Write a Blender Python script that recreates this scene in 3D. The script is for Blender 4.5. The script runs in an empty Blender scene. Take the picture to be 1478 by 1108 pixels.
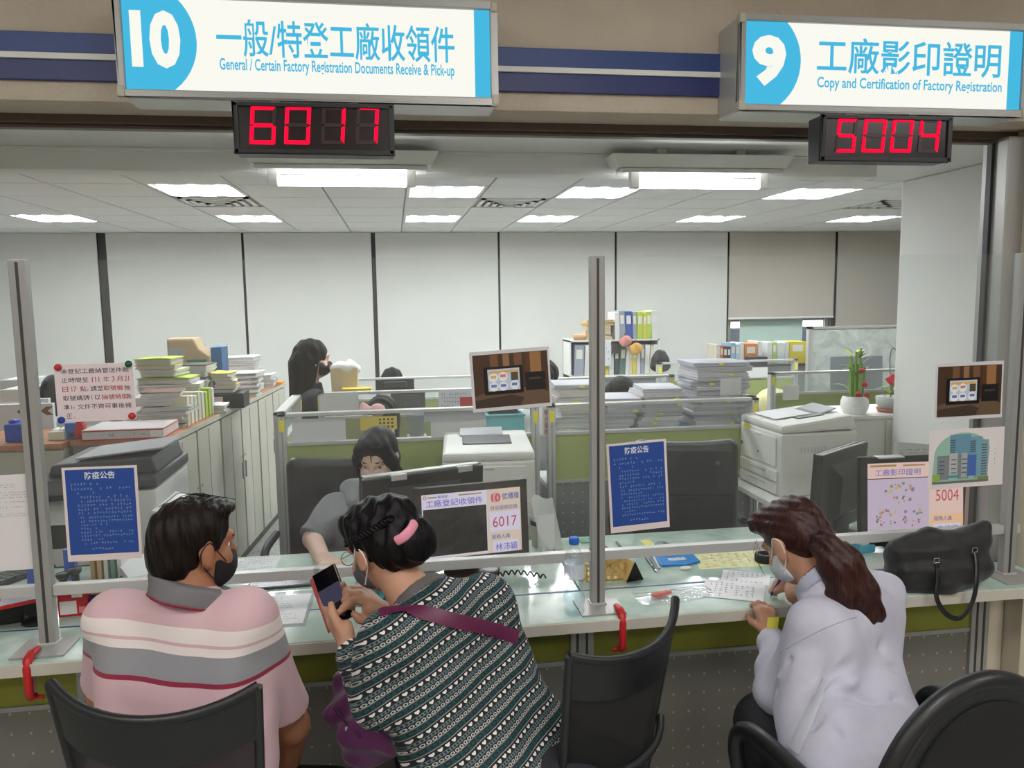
import bpy, bmesh, math, random
import numpy as np
from mathutils import Matrix, Vector

# ------------------------------------------------------------------ camera
SC = bpy.context.scene
COL = SC.collection
F, CX, CY, H = 1130.0, 739.0, 554.0, 1.72
_v = np.array([(568-CX)/F, (430-CY)/F, 1.0]); _v /= np.linalg.norm(_v)
_a = 1/(-_v[0]/_v[2]+.0304*_v[1]/_v[2])
_u = np.array([_a, -.0304*_a, 1.0]); _u -= _v*np.dot(_u, _v); _u /= np.linalg.norm(_u)
RC = np.stack([_u, _v, np.cross(_u, _v)], 1)          # room axes -> lens axes
EYE = np.array([0, 0, H])
cd = bpy.data.cameras.new('camera'); cam = bpy.data.objects.new('camera', cd); COL.objects.link(cam)
cd.sensor_width = 36; cd.lens = F*36/1478; cd.clip_start = .05; cd.clip_end = 60
_m = Matrix.Identity(4)
for i in range(3):
    _m[i][0] = RC[0][i]; _m[i][1] = -RC[1][i]; _m[i][2] = -RC[2][i]; _m[i][3] = EYE[i]
cam.matrix_world = _m; SC.camera = cam

# ------------------------------------------------------------------ world, exposure
W = bpy.data.worlds.new('world'); SC.world = W; W.use_nodes = True
W.node_tree.nodes['Background'].inputs[0].default_value = (.55, .62, .7, 1)
W.node_tree.nodes['Background'].inputs[1].default_value = .25
SC.view_settings.view_transform = 'Standard'; SC.view_settings.look = 'None'
SC.view_settings.exposure = 0.0; SC.view_settings.gamma = 1.0; SC.view_settings.use_curve_mapping = False
OFFICE_LAMP = 92.0      # emission of the office ceiling troffers
BATTEN_LAMP = 38.0      # emission of the fluorescent tubes
HALL_LAMP = 26.0        # emission of the hall ceiling troffers
SIGN_LAMP = 1.0

# ------------------------------------------------------------------ helpers
random.seed(7); rng = np.random.default_rng(5)
def ray(px, py): return RC.T@np.array([(px-CX)/F, (py-CY)/F, 1.0])
def at(px, py, Y): d = ray(px, py); return EYE+d*(Y/d[1])
def atz(px, py, Z): d = ray(px, py); return EYE+d*((Z-H)/d[2])
def atx(px, py, X): d = ray(px, py); return EYE+d*(X/d[0])
def rect(x0, y0, x1, y1, Y):
    a, b, c, d = at(x0, y0, Y), at(x1, y0, Y), at(x0, y1, Y), at(x1, y1, Y)
    return (a[0]+c[0])/2, (b[0]+d[0])/2, (c[2]+d[2])/2, (a[2]+b[2])/2     # x0 x1 z0 z1
def lin(c):
    if isinstance(c, str): c = [int(c[i:i+2], 16) for i in (0, 2, 4)]
    return tuple(((v/255)/12.92 if v/255 <= .04045 else ((v/255+.055)/1.055)**2.4) for v in c)
MATS = {}
def nn(nt, t, **kw):
    n = nt.nodes.new(t)
    for k, v in kw.items(): setattr(n, k, v)
    return n
def mat(name, col, rough=.5, metal=0, noise=0, nscale=20, bump=0, bscale=60, emit=0, spec=.5, alpha=1, coat=0, stretch=None, trans=0, sheen=0):
    if name in MATS: return MATS[name]
    m = bpy.data.materials.new(name); m.use_nodes = True; nt = m.node_tree
    b = nt.nodes['Principled BSDF']; c = lin(col)
    b.inputs['Base Color'].default_value = (*c, 1); b.inputs['Roughness'].default_value = rough
    b.inputs['Metallic'].default_value = metal; b.inputs['Specular IOR Level'].default_value = spec
    b.inputs['Alpha'].default_value = alpha; b.inputs['Coat Weight'].default_value = coat
    b.inputs['Transmission Weight'].default_value = trans; b.inputs['Sheen Weight'].default_value = sheen
    if emit: b.inputs['Emission Color'].default_value = (*c, 1); b.inputs['Emission Strength'].default_value = emit
    if noise or bump:
        tc = nn(nt, 'ShaderNodeTexCoord'); mp = nn(nt, 'ShaderNodeMapping'); nt.links.new(tc.outputs['Object'], mp.inputs[0])
        if stretch: mp.inputs['Scale'].default_value = stretch
        if noise:
            t = nn(nt, 'ShaderNodeTexNoise'); t.inputs['Scale'].default_value = nscale; t.inputs['Detail'].default_value = 5
            nt.links.new(mp.outputs[0], t.inputs[0])
            r = nn(nt, 'ShaderNodeValToRGB'); r.color_ramp.elements[0].position = .3; r.color_ramp.elements[1].position = .7
            r.color_ramp.elements[0].color = (*[max(0, v*(1-noise)) for v in c], 1)
            r.color_ramp.elements[1].color = (*[min(1, v*(1+noise)) for v in c], 1)
            nt.links.new(t.outputs[0], r.inputs[0]); nt.links.new(r.outputs[0], b.inputs['Base Color'])
        if bump:
            t2 = nn(nt, 'ShaderNodeTexNoise'); t2.inputs['Scale'].default_value = bscale; t2.inputs['Detail'].default_value = 4
            nt.links.new(mp.outputs[0], t2.inputs[0])
            bp = nn(nt, 'ShaderNodeBump'); bp.inputs['Strength'].default_value = bump; bp.inputs['Distance'].default_value = .01
            nt.links.new(t2.outputs[0], bp.inputs['Height']); nt.links.new(bp.outputs[0], b.inputs['Normal'])
    MATS[name] = m; return m
def clear(name, tint=(235, 240, 238), haze=.04, ior=1.4, rough=.03):
    if name in MATS: return MATS[name]
    m = bpy.data.materials.new(name); m.use_nodes = True; nt = m.node_tree; nt.nodes.clear()
    o = nn(nt, 'ShaderNodeOutputMaterial'); tr = nn(nt, 'ShaderNodeBsdfTransparent'); tr.inputs[0].default_value = (*lin(tint), 1)
    gl = nn(nt, 'ShaderNodeBsdfGlossy'); gl.inputs['Roughness'].default_value = rough; gl.inputs[0].default_value = (.9, .9, .9, 1)
    df = nn(nt, 'ShaderNodeBsdfDiffuse'); df.inputs[0].default_value = (.8, .8, .8, 1)
    fr = nn(nt, 'ShaderNodeFresnel'); fr.inputs[0].default_value = ior
    m1 = nn(nt, 'ShaderNodeMixShader'); m1.inputs[0].default_value = haze
    nt.links.new(tr.outputs[0], m1.inputs[1]); nt.links.new(df.outputs[0], m1.inputs[2])
    ge = nn(nt, 'ShaderNodeNewGeometry'); iv = nn(nt, 'ShaderNodeMath', operation='SUBTRACT'); iv.inputs[0].default_value = 1; nt.links.new(ge.outputs['Backfacing'], iv.inputs[1])
    mu = nn(nt, 'ShaderNodeMath', operation='MULTIPLY'); nt.links.new(fr.outputs[0], mu.inputs[0]); nt.links.new(iv.outputs[0], mu.inputs[1])
    m2 = nn(nt, 'ShaderNodeMixShader'); nt.links.new(mu.outputs[0], m2.inputs[0])
    nt.links.new(m1.outputs[0], m2.inputs[1]); nt.links.new(gl.outputs[0], m2.inputs[2]); nt.links.new(m2.outputs[0], o.inputs[0])
    MATS[name] = m; return m
def emis(name, col, s=1.0):
    if name in MATS: return MATS[name]
    m = bpy.data.materials.new(name); m.use_nodes = True; nt = m.node_tree; nt.nodes.clear()
    o = nn(nt, 'ShaderNodeOutputMaterial'); e = nn(nt, 'ShaderNodeEmission'); e.inputs[0].default_value = (*lin(col), 1); e.inputs[1].default_value = s
    nt.links.new(e.outputs[0], o.inputs[0]); MATS[name] = m; return m

def rz(a): c, s = math.cos(a), math.sin(a); return np.array([[c, -s, 0], [s, c, 0], [0, 0, 1.]])
def rx(a): c, s = math.cos(a), math.sin(a); return np.array([[1., 0, 0], [0, c, -s], [0, s, c]])
def ry(a): c, s = math.cos(a), math.sin(a); return np.array([[c, 0, s], [0, 1., 0], [-s, 0, c]])
D2R = math.pi/180

class G:
    """collects faces for one mesh"""
    def __init__(s): s.v = []; s.f = []; s.mi = []; s.sm = []
    def add(s, vs, fs, mi=0, smooth=False):
        o = len(s.v); s.v += [tuple(float(t) for t in p) for p in vs]
        s.f += [tuple(i+o for i in f) for f in fs]; s.mi += [mi]*len(fs); s.sm += [smooth]*len(fs); return s
    def box(s, c, d, R=None, mi=0):
        c = np.array(c, float); hx, hy, hz = [t/2 for t in d]
        vs = np.array([(x, y, z) for x in (-hx, hx) for y in (-hy, hy) for z in (-hz, hz)])
        if R is not None: vs = vs@R.T
        return s.add(vs+c, [(0, 1, 3, 2), (4, 6, 7, 5), (0, 4, 5, 1), (2, 3, 7, 6), (0, 2, 6, 4), (1, 5, 7, 3)], mi)
    def bb(s, x0, x1, y0, y1, z0, z1, mi=0): return s.box(((x0+x1)/2, (y0+y1)/2, (z0+z1)/2), (abs(x1-x0), abs(y1-y0), abs(z1-z0)), None, mi)
    def quad(s, a, b, c, d, mi=0): return s.add([a, b, c, d], [(0, 1, 2, 3)], mi)
    def tube(s, pts, r, n=10, mi=0, cap=True, flat=1.0, up=None):
        pts = [np.array(p, float) for p in pts]; k = len(pts)
        rs = [r]*k if np.isscalar(r) else list(r); vs = []; prev = None
        for i, p in enumerate(pts):
            t = pts[min(i+1, k-1)]-pts[max(i-1, 0)]; t = t/(np.linalg.norm(t)+1e-9)
            if prev is None:
                a = np.array(up if up is not None else ((0, 0, 1) if abs(t[2]) < .9 else (1, 0, 0)), float)
            else: a = prev
            e1 = a-t*np.dot(a, t); e1 /= np.linalg.norm(e1)+1e-9; e2 = np.cross(t, e1); prev = e1
            for j in range(n):
                g = 2*math.pi*j/n; vs.append(p+rs[i]*(math.cos(g)*e1*flat+math.sin(g)*e2))
        fs = [(i*n+j, i*n+(j+1) % n, (i+1)*n+(j+1) % n, (i+1)*n+j) for i in range(k-1) for j in range(n)]
        s.add(vs, fs, mi, True)
        if cap: s.add(vs[:n], [tuple(range(n))[::-1]], mi); s.add(vs[-n:], [tuple(range(n))], mi)
        return s
    def cyl(s, a, b, r0, r1=None, n=16, mi=0): return s.tube([a, b], [r0, r0 if r1 is None else r1], n, mi)
    def lathe(s, prof, c=(0, 0, 0), n=24, mi=0, R=None):
        vs = []
        for r, z in prof:
            for j in range(n):
                g = 2*math.pi*j/n; vs.append((r*math.cos(g), r*math.sin(g), z))
        vs = np.array(vs)
        if R is not None: vs = vs@R.T
        vs = vs+np.array(c)
        k = len(prof)
        return s.add(vs, [(i*n+j, i*n+(j+1) % n, (i+1)*n+(j+1) % n, (i+1)*n+j) for i in range(k-1) for j in range(n)], mi, True)
    def prism(s, poly, y0, y1, mi=0, M=None):
        """poly in (x,z), extruded along y"""
        n = len(poly); vs = [(p[0], y0, p[1]) for p in poly]+[(p[0], y1, p[1]) for p in poly]
        if M is not None: vs = [M(p) for p in vs]
        return s.add(vs, [tuple(range(n)), tuple(range(2*n-1, n-1, -1))]+[(i, i+n, (i+1) % n+n, (i+1) % n) for i in range(n)], mi)
    def surf(s, fn, nu, nv, mi=0, closeu=False):
        vs = [fn(i/(nu-1 if not closeu else nu), j/(nv-1)) for j in range(nv) for i in range(nu)]
        iu = nu if closeu else nu-1
        return s.add(vs, [(j*nu+i, j*nu+(i+1) % nu, (j+1)*nu+(i+1) % nu, (j+1)*nu+i) for j in range(nv-1) for i in range(iu)], mi, True)
    def mesh(s, name, mats, bevel=0, seg=2, recalc=True, smooth=None):
        me = bpy.data.meshes.new(name); me.from_pydata(s.v, [], s.f)
        for m in (mats if isinstance(mats, (list, tuple)) else [mats]): me.materials.append(m)
        me.polygons.foreach_set('material_index', s.mi); me.polygons.foreach_set('use_smooth', s.sm if smooth is None else [smooth]*len(s.f))
        if recalc or bevel:
            bm = bmesh.new(); bm.from_mesh(me)
            if bevel:
                bmesh.ops.remove_doubles(bm, verts=bm.verts, dist=1e-6)
                es = [e for e in bm.edges if len(e.link_faces) == 2 and e.calc_face_angle(0) > .6]
                bmesh.ops.bevel(bm, geom=es, offset=bevel, segments=seg, profile=.6, affect='EDGES', clamp_overlap=True)
            if recalc: bmesh.ops.recalc_face_normals(bm, faces=bm.faces)
            bm.to_mesh(me); bm.free()
        me.update(); return me
def link(name, me, parent=None, loc=None):
    o = bpy.data.objects.new(name, me); COL.objects.link(o)
    if parent is not None: o.parent = parent
    if loc is not None: o.location = [float(t) for t in loc]
    return o
def obj(name, g, m, parent=None, bevel=0, loc=None, seg=2, smooth=None, label=None):
    o = link(name, g.mesh(name, m, bevel, seg, smooth=smooth) if isinstance(g, G) else g, parent, loc)
    if label: o['label'] = label
    return o
def tag(o, label, cat, group=None, kind=None):
    o['label'] = label; o['category'] = cat
    if group: o['group'] = group
    if kind: o['kind'] = kind
    return o
def thing(name, label, cat, loc=(0, 0, 0), rotz=0, group=None, R=None):
    o = bpy.data.objects.new(name, None); COL.objects.link(o); o.location = [float(t) for t in loc]
    o.rotation_euler = (0, 0, rotz)
    if R is not None: o.rotation_euler = Matrix([[float(t) for t in r] for r in R]).to_euler()
    o.empty_display_size = .05
    return tag(o, label, cat, group)
def struct(o): o['kind'] = 'structure'; return o
def copy_tree(o, parent=None):
    c = o.copy(); COL.objects.link(c); c.parent = parent
    for ch in list(o.children): copy_tree(ch, c)
    return c
_CJK = {}
def text(body, x0, x1, z0, z1, m, parent, y=0, name='lettering', bold=0, ext=.0004, keep=False, align='c', slant=0):
    """flat letters fitted into a box of the local XZ plane, facing -Y"""
    c = bpy.data.curves.new('t', 'FONT'); c.body = body; c.resolution_u = 3; c.offset = bold; c.extrude = 0; c.shear = slant
    o = bpy.data.objects.new('t', c); COL.objects.link(o); dg = bpy.context.evaluated_depsgraph_get(); dg.update()
    me = bpy.data.meshes.new_from_object(o.evaluated_get(dg)); bpy.data.objects.remove(o); bpy.data.curves.remove(c)
    n = len(me.vertices); co = np.empty(n*3); me.vertices.foreach_get('co', co); co = co.reshape(-1, 3)
    a, b = co.min(0), co.max(0); sx = (x1-x0)/(b[0]-a[0]); sz = (z1-z0)/(b[1]-a[1])
    if keep: sx = sz = min(sx, sz)
    w = (b[0]-a[0])*sx; ox = (x0+x1)/2-w/2 if align == 'c' else x0
    out = np.stack([(co[:, 0]-a[0])*sx+ox, np.full(n, y-ext), (co[:, 1]-a[1])*sz+z0], 1)
    me.vertices.foreach_set('co', out.ravel()); me.materials.clear(); me.materials.append(m); me.name = name; me.update()
    return link(name, me, parent)
def greek(g, x0, x1, z0, z1, n, y, fill=.8, dens=3, seed=1):
    """small print too small to read: rows of broken strokes"""
    r = random.Random(seed); ch = (z1-z0)/n
    for i in range(n):
        zc = z1-(i+.5)*ch; x = x0; end = x1 if r.random() > .25 else x0+(x1-x0)*r.uniform(.3, .8); s = ch*.62
        while x+s < end:
            if r.random() < fill:
                for k in range(dens):
                    if r.random() < .5: w, hh = s*r.uniform(.5, .9), s*.13
                    else: w, hh = s*.13, s*r.uniform(.5, .95)
                    cx, cz = x+s/2+r.uniform(-.2, .2)*s*.6, zc+r.uniform(-.35, .35)*s
                    g.quad((cx-w/2, y, cz-hh/2), (cx+w/2, y, cz-hh/2), (cx+w/2, y, cz+hh/2), (cx-w/2, y, cz+hh/2))
            x += s*1.12
    return g

# ------------------------------------------------------------------ signed-distance sculpting (people, bags, soft things)
def smin(a, b, k):
    h = np.clip(.5+.5*(b-a)/k, 0, 1); return b*(1-h)+a*h-k*h*(1-h)
def cone(a, b, ra, rb=None):
    a = np.array(a, np.float32); b = np.array(b, np.float32); ba = b-a; L = float(ba@ba)+1e-9; rb = ra if rb is None else rb
    def f(P):
        pa = P-a; t = np.clip(pa@ba/L, 0, 1); q = pa-t[:, None]*ba; return np.sqrt((q*q).sum(1))-(ra+(rb-ra)*t)
    f.bb = (np.minimum(a-ra, b-rb), np.maximum(a+ra, b+rb)); return f
def ell(c, r, R=None):
    c = np.array(c, np.float32); r = np.array(r, np.float32); Rm = np.eye(3, dtype=np.float32) if R is None else np.array(R, np.float32)
    def f(P):
        q = (P-c)@Rm; k0 = np.sqrt(((q/r)**2).sum(1)); k1 = np.sqrt(((q/(r*r))**2).sum(1))+1e-6; return k0*(k0-1)/k1
    m = np.abs(Rm)@r; f.bb = (c-m, c+m); return f
def chain(pts, rs): return [cone(pts[i], pts[i+1], rs[i], rs[i+1]) for i in range(len(pts)-1)]
def union(fs, k=.03):
    fl = []
    for x in fs: fl += x if isinstance(x, list) else [x]
    def f(P):
        a, b = P.min(0), P.max(0); d = None
        for g in fl:
            gap = np.maximum(np.maximum(g.bb[0]-b, a-g.bb[1]), 0)
            if float((gap*gap).sum()) > .0081: continue           # too far from this block to matter
            d = g(P) if d is None else smin(g(P), d, k)
        return np.full(len(P), .09, np.float32) if d is None else d
    f.bb = (np.min([g.bb[0] for g in fl], 0), np.max([g.bb[1] for g in fl], 0)); return f
def clip(f, *planes):
    """keep the side the normals point away from: planes = (normal, point)"""
    def g(P):
        d = f(P)
        for n, p in planes:
            n = np.array(n, np.float32)/np.linalg.norm(n); d = np.maximum(d, (P-np.array(p, np.float32))@n)
        return d
    g.bb = f.bb; return g
def warp(f, fn, grow=.01):
    def g(P): return f(P)+fn(P)
    g.bb = (f.bb[0]-grow, f.bb[1]+grow); return g
def folds(amp, freq, dirs, seed=0):
    r = np.random.default_rng(seed); ph = r.uniform(0, 6.28, len(dirs)); ds = [np.array(d, np.float32)/np.linalg.norm(d) for d in dirs]
    def fn(P):
        d = np.zeros(len(P), np.float32)
        wob = .35*np.sin(P@np.array([7., 5, 3], np.float32)+seed)+.3*np.sin(P@np.array([-4., 9, 11], np.float32)+2*seed)
        for i, n in enumerate(ds): d += amp*np.sin(freq*(1+.3*i)*(P@n)+ph[i]+2.5*wob)*(.5+.5*np.sin(P@np.array([3.+2*i, 13, 9-3*i], np.float32)+ph[i]))
        return d
    return fn
def sculpt(f, h=.006, pad=.02, B=12):
    lo = f.bb[0]-pad; n = np.ceil((f.bb[1]+pad-lo)/h).astype(int)+2; nb = np.ceil(n/B).astype(int); N = nb*B
    D = np.full(N, 1.0, np.float32)
    bi = np.stack(np.meshgrid(*[np.arange(k) for k in nb], indexing='ij'), -1).reshape(-1, 3)
    cen = (lo+(bi*B+(B-1)/2)*h).astype(np.float32); dc = f(cen); act = np.abs(dc) < B*h*.95+.03
    for b in bi[(~act) & (dc < 0)]: D[b[0]*B:b[0]*B+B, b[1]*B:b[1]*B+B, b[2]*B:b[2]*B+B] = -1
    off = np.stack(np.meshgrid(*[np.arange(B)]*3, indexing='ij'), -1).reshape(-1, 3)
    A = bi[act]
    for s in range(0, len(A), 5):
        blk = A[s:s+5]; idx = (blk[:, None, :]*B+off[None]).reshape(-1, 3)
        D[idx[:, 0], idx[:, 1], idx[:, 2]] = f((lo+idx*h).astype(np.float32))
    s = D < 0
    c = np.zeros(tuple(np.array(D.shape)-1), np.int8)
    for i in (0, 1):
        for j in (0, 1):
            for k in (0, 1): c += s[i:D.shape[0]-1+i, j:D.shape[1]-1+j, k:D.shape[2]-1+k]
    I = np.argwhere((c > 0) & (c < 8)); idm = np.full(c.shape, -1, np.int64); idm[tuple(I.T)] = np.arange(len(I))
    acc = np.zeros((len(I), 3)); cnt = np.zeros(len(I)); cr = [(i, j, k) for i in (0, 1) for j in (0, 1) for k in (0, 1)]
    for a in cr:
        for ax in range(3):
            if a[ax]: continue
            b = list(a); b[ax] = 1
            da = D[I[:, 0]+a[0], I[:, 1]+a[1], I[:, 2]+a[2]]; db = D[I[:, 0]+b[0], I[:, 1]+b[1], I[:, 2]+b[2]]
            m = (da < 0) != (db < 0); t = np.where(m, da/np.where(m, da-db, 1), 0)
            p = np.array(a, float)+np.zeros((len(I), 3)); p[:, ax] = t; acc[m] += p[m]; cnt[m] += 1
    V = lo+(I+acc/cnt[:, None])*h; Fs = []
    for ax in range(3):
        o1, o2 = [(1, 2), (2, 0), (0, 1)][ax]
        sa = [slice(None)]*3; sb = [slice(None)]*3; sa[ax] = slice(0, -1); sb[ax] = slice(1, None)
        e = np.argwhere(s[tuple(sa)] != s[tuple(sb)]); e = e[(e[:, o1] > 0) & (e[:, o2] > 0)]
        e = e[(e[:, o1] < c.shape[o1]) & (e[:, o2] < c.shape[o2])]
        def q(d1, d2):
            t = e.copy(); t[:, o1] -= d1; t[:, o2] -= d2; return idm[t[:, 0], t[:, 1], t[:, 2]]
        Q = np.stack([q(1, 1), q(0, 1), q(0, 0), q(1, 0)], 1); ins = s[tuple(e.T)]
        Q[~ins] = Q[~ins][:, ::-1]; Fs.append(Q[(Q >= 0).all(1)])
    return V, np.concatenate(Fs)
def soft(name, f, m, parent=None, h=.006, origin=(0, 0, 0), label=None, pad=.02):
    V, Q = sculpt(f, h, pad); V = V-np.array(origin)
    me = bpy.data.meshes.new(name); me.vertices.add(len(V)); me.vertices.foreach_set('co', V.astype(np.float32).ravel())
    me.loops.add(len(Q)*4); me.loops.foreach_set('vertex_index', Q.astype(np.int32).ravel())
    me.polygons.add(len(Q)); me.polygons.foreach_set('loop_start', np.arange(0, len(Q)*4, 4, dtype=np.int32))
    me.polygons.foreach_set('use_smooth', np.ones(len(Q), bool)); me.materials.append(m); me.update(calc_edges=True)
    o = link(name, me, parent)
    if label: o['label'] = label
    return o
def trace(px, py, f, y0=.6, steps=90):
    """where the sight line through a point of the photograph meets a sculpted surface"""
    d = ray(px, py); d = d/np.linalg.norm(d); p = EYE+d*y0
    for _ in range(steps):
        s = float(f(p[None].astype(np.float32))[0]); p = p+d*s*.8
        if abs(s) < .0005: return p
    return p
def grad(f, p, e=.004):
    P = np.array([p+e*v for v in np.eye(3)]+[p-e*v for v in np.eye(3)], np.float32); d = f(P); n = d[:3]-d[3:]; return n/(np.linalg.norm(n)+1e-9)

# ================================================================== SETTING
m_plaster = mat('beam_plaster', (196, 183, 166), .85, noise=.06, nscale=6, bump=.5, bscale=45)
m_white = mat('white_paint', (230, 230, 226), .6, noise=.02, nscale=3)
m_soffit = mat('soffit_gloss', (228, 228, 225), .22, noise=.02)
m_hallwall = mat('hall_wall', (200, 190, 172), .8)
m_tile = mat('ceiling_tile', (226, 227, 225), .9, bump=.25, bscale=220)
m_grid = mat('ceiling_grid', (190, 190, 186), .7)
m_alu = mat('aluminium', (166, 165, 162), .42, .35, noise=.04, nscale=12, stretch=(60, 60, 1))
m_alu_lt = mat('aluminium_light', (196, 196, 194), .38, .3)
m_brown = mat('header_track', (92, 78, 68), .5, .3)
m_dark = mat('black_plastic', (24, 24, 26), .42)
m_navy = mat('stripe_blue', (40, 66, 128), .45)
m_navy2 = mat('stripe_navy', (30, 44, 104), .45)
m_blind = mat('roller_blind_cloth', (210, 210, 206), .85, noise=.03, nscale=2)
m_blind2 = mat('roller_blind_warm', (190, 182, 172), .85, noise=.03, nscale=2)
m_mull = mat('mullion', (70, 70, 68), .5, .3)
m_lamp = emis('troffer_tube', (250, 252, 255), OFFICE_LAMP)
m_tubelamp = emis('batten_tube', (250, 252, 255), BATTEN_LAMP)
m_halllamp = emis('hall_tube', (253, 249, 246), HALL_LAMP)
m_fix = mat('fixture_white', (228, 228, 224), .4)
m_refl = mat('louvre_metal', (214, 216, 218), .25, .6)

def terrazzo():
    m = bpy.data.materials.new('terrazzo'); m.use_nodes = True; nt = m.node_tree; b = nt.nodes['Principled BSDF']; b.inputs['Roughness'].default_value = .3
    tc = nn(nt, 'ShaderNodeTexCoord'); v = nn(nt, 'ShaderNodeTexVoronoi'); v.inputs['Scale'].default_value = 90
    n = nn(nt, 'ShaderNodeTexNoise'); n.inputs['Scale'].default_value = 3
    r = nn(nt, 'ShaderNodeValToRGB'); e = r.color_ramp.elements; e[0].color = (*lin((138, 142, 138)), 1); e[1].color = (*lin((192, 196, 190)), 1); e.new(.4).color = (*lin((166, 170, 164)), 1)
    nt.links.new(tc.outputs['Object'], v.inputs[0]); nt.links.new(tc.outputs['Object'], n.inputs[0])
    sp = nn(nt, 'ShaderNodeSeparateColor'); nt.links.new(v.outputs['Color'], sp.inputs[0]); nt.links.new(sp.outputs[0], r.inputs[0])
    nt.links.new(r.outputs[0], b.inputs['Base Color']); return m
m_floor = terrazzo()
struct(obj('floor', G().bb(-5, 8, -3.4, 8.6, -.1, 0), m_floor))

# hall behind the lens: side walls, back wall and its own ceiling lamps
struct(obj('wall_hall_back', G().bb(-5, 8, -3.4, -3.2, 0, 3), m_hallwall))
struct(obj('wall_left', G().bb(-5, -4.7, -3.2, 8.6, 0, 3), m_white))
struct(obj('wall_far_right', G().bb(7.7, 8, -3.2, 8.6, 0, 3), m_white))
struct(obj('ceiling_hall', G().bb(-4.7, 7.7, -3.2, 2.35, 2.9, 3), m_white))
for i, (x, y) in enumerate([(-1.6, .4), (.6, .4), (2.8, .4), (-1.6, -1.6), (.6, -1.6), (2.8, -1.6)]):
    t = thing('hall_ceiling_light', 'square white hall ceiling light above the waiting side', 'ceiling light', (x, y, 2.9), 0, 'hall ceiling lights')
    obj('frame', G().bb(-.31, .31, -.31, .31, -.03, 0), m_fix, t); obj('diffuser', G().bb(-.28, .28, -.28, .28, -.036, -.03), m_halllamp, t)

# front beam over the opening
o = struct(obj('wall_front', G().bb(-4.7, 7.7, 2.35, 2.56, 2.262, 3.0), m_plaster, bevel=.012))
struct(obj('wall_front_right', G().bb(2.16, 7.7, 2.36, 2.56, 0, 2.262), m_hallwall))
struct(obj('wall_front_left', G().bb(-4.7, -2.2, 2.36, 2.56, 0, 2.262), m_hallwall))
for k, (z0, z1, m) in enumerate([(2.385, 2.438, m_navy), (2.368, 2.384, m_white), (2.314, 2.367, m_navy2)]):
    struct(obj('trim_%d' % (k+1), G().bb(-4.6, 7.6, 2.336-(.006 if k == 1 else 0), 2.35, z0, z1), m, bevel=.002))
struct(obj('trim_4', G().bb(-2.2, 2.16, 2.50, 2.57, 2.236, 2.263).bb(-2.2, 2.16, 2.515, 2.555, 2.226, 2.236), m_brown, bevel=.003))
g = G()
for x in (-1.55, -.95, -.32, .28, .9, 1.5): g.lathe([(0, -.004), (.006, -.003), (.007, 0)], (x, 2.499, 2.25), 8, R=rx(90*D2R))
struct(obj('trim_5', g, m_dark))
# jamb of the opening on the right
struct(obj('trim_6', G().bb(2.09, 2.16, 2.46, 2.58, .0, 2.24), m_alu, bevel=.004))
struct(obj('trim_7', G().bb(2.078, 2.09, 2.52, 2.545, .0, 2.236), mat('seal_dark', (40, 40, 42), .5), bevel=.002))
# soffit inside the opening with its bulkhead
struct(obj('ceiling_soffit', G().bb(-4.7, 7.7, 2.56, 3.42, 2.33, 2.5).bb(2.22, 7.7, 3.42, 4.12, 2.33, 2.5), m_soffit))
struct(obj('trim_8', G().bb(-4.7, 2.22, 3.40, 3.52, 2.242, 2.42), m_white, bevel=.006))
struct(obj('trim_9', G().bb(-4.7, 2.22, 3.386, 3.40, 2.315, 2.33), m_white, bevel=.003))
# side wall and rear wall
struct(obj('wall_right', G().bb(2.845, 3.1, 2.56, 4.12, 0, 2.33), m_white, bevel=.008))
struct(obj('wall_back', G().bb(-4.7, 7.7, 8.36, 8.6, 0, 1.0).bb(-4.7, 7.7, 8.36, 8.6, 2.39, 2.6).bb(-4.7, 3.7, 8.40, 8.6, 1, 2.39).bb(4.93, 7.7, 8.40, 8.6, 1, 2.39), m_white))
# tiled ceiling
ceil = struct(obj('ceiling', G().bb(-4.7, 7.7, 3.5, 8.6, 2.408, 2.6), m_grid))
CW, CD, CX0, CY0 = .505, .58, .0975, 8.36
lightcells = {}
def cell(ix, iy): return CX0+ix*CW, CY0-(iy+1)*CD     # lower corner
tile_me = G().box((0, 0, 0), (CW-.012, CD-.012, .012)).mesh('tile', m_tile)
lights = [(-3, 5), (0, 5), (2, 5), (5, 5), (-6, 2), (-3, 2), (0, 2), (2, 2), (5, 2), (-7, 5), (8, 5), (8, 2)]
vents = [(-3, 4), (1, 4), (7, 4)]
names = {(-3, 5): 'recessed louvred light over the stacked files, nearer row', (0, 5): 'recessed louvred light behind the first hanging tube light', (2, 5): 'recessed louvred light just left of the second hanging tube light',
  (5, 5): 'recessed louvred light to the right of the second hanging tube light', (-6, 2): 'recessed louvred light in the far row at the left picture edge', (-3, 2): 'recessed louvred light in the far row above the long file cabinets',
  (0, 2): 'recessed louvred light in the far row below the first hanging tube light', (2, 2): 'recessed louvred light in the far row between the two hanging tube lights', (5, 2): 'recessed louvred light in the far row below the second hanging tube light',
  (-7, 5): 'recessed louvred light beyond the left edge of the picture', (8, 5): 'recessed louvred light hidden behind the white side wall, nearer row', (8, 2): 'recessed louvred light hidden behind the white side wall, far row'}
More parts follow.
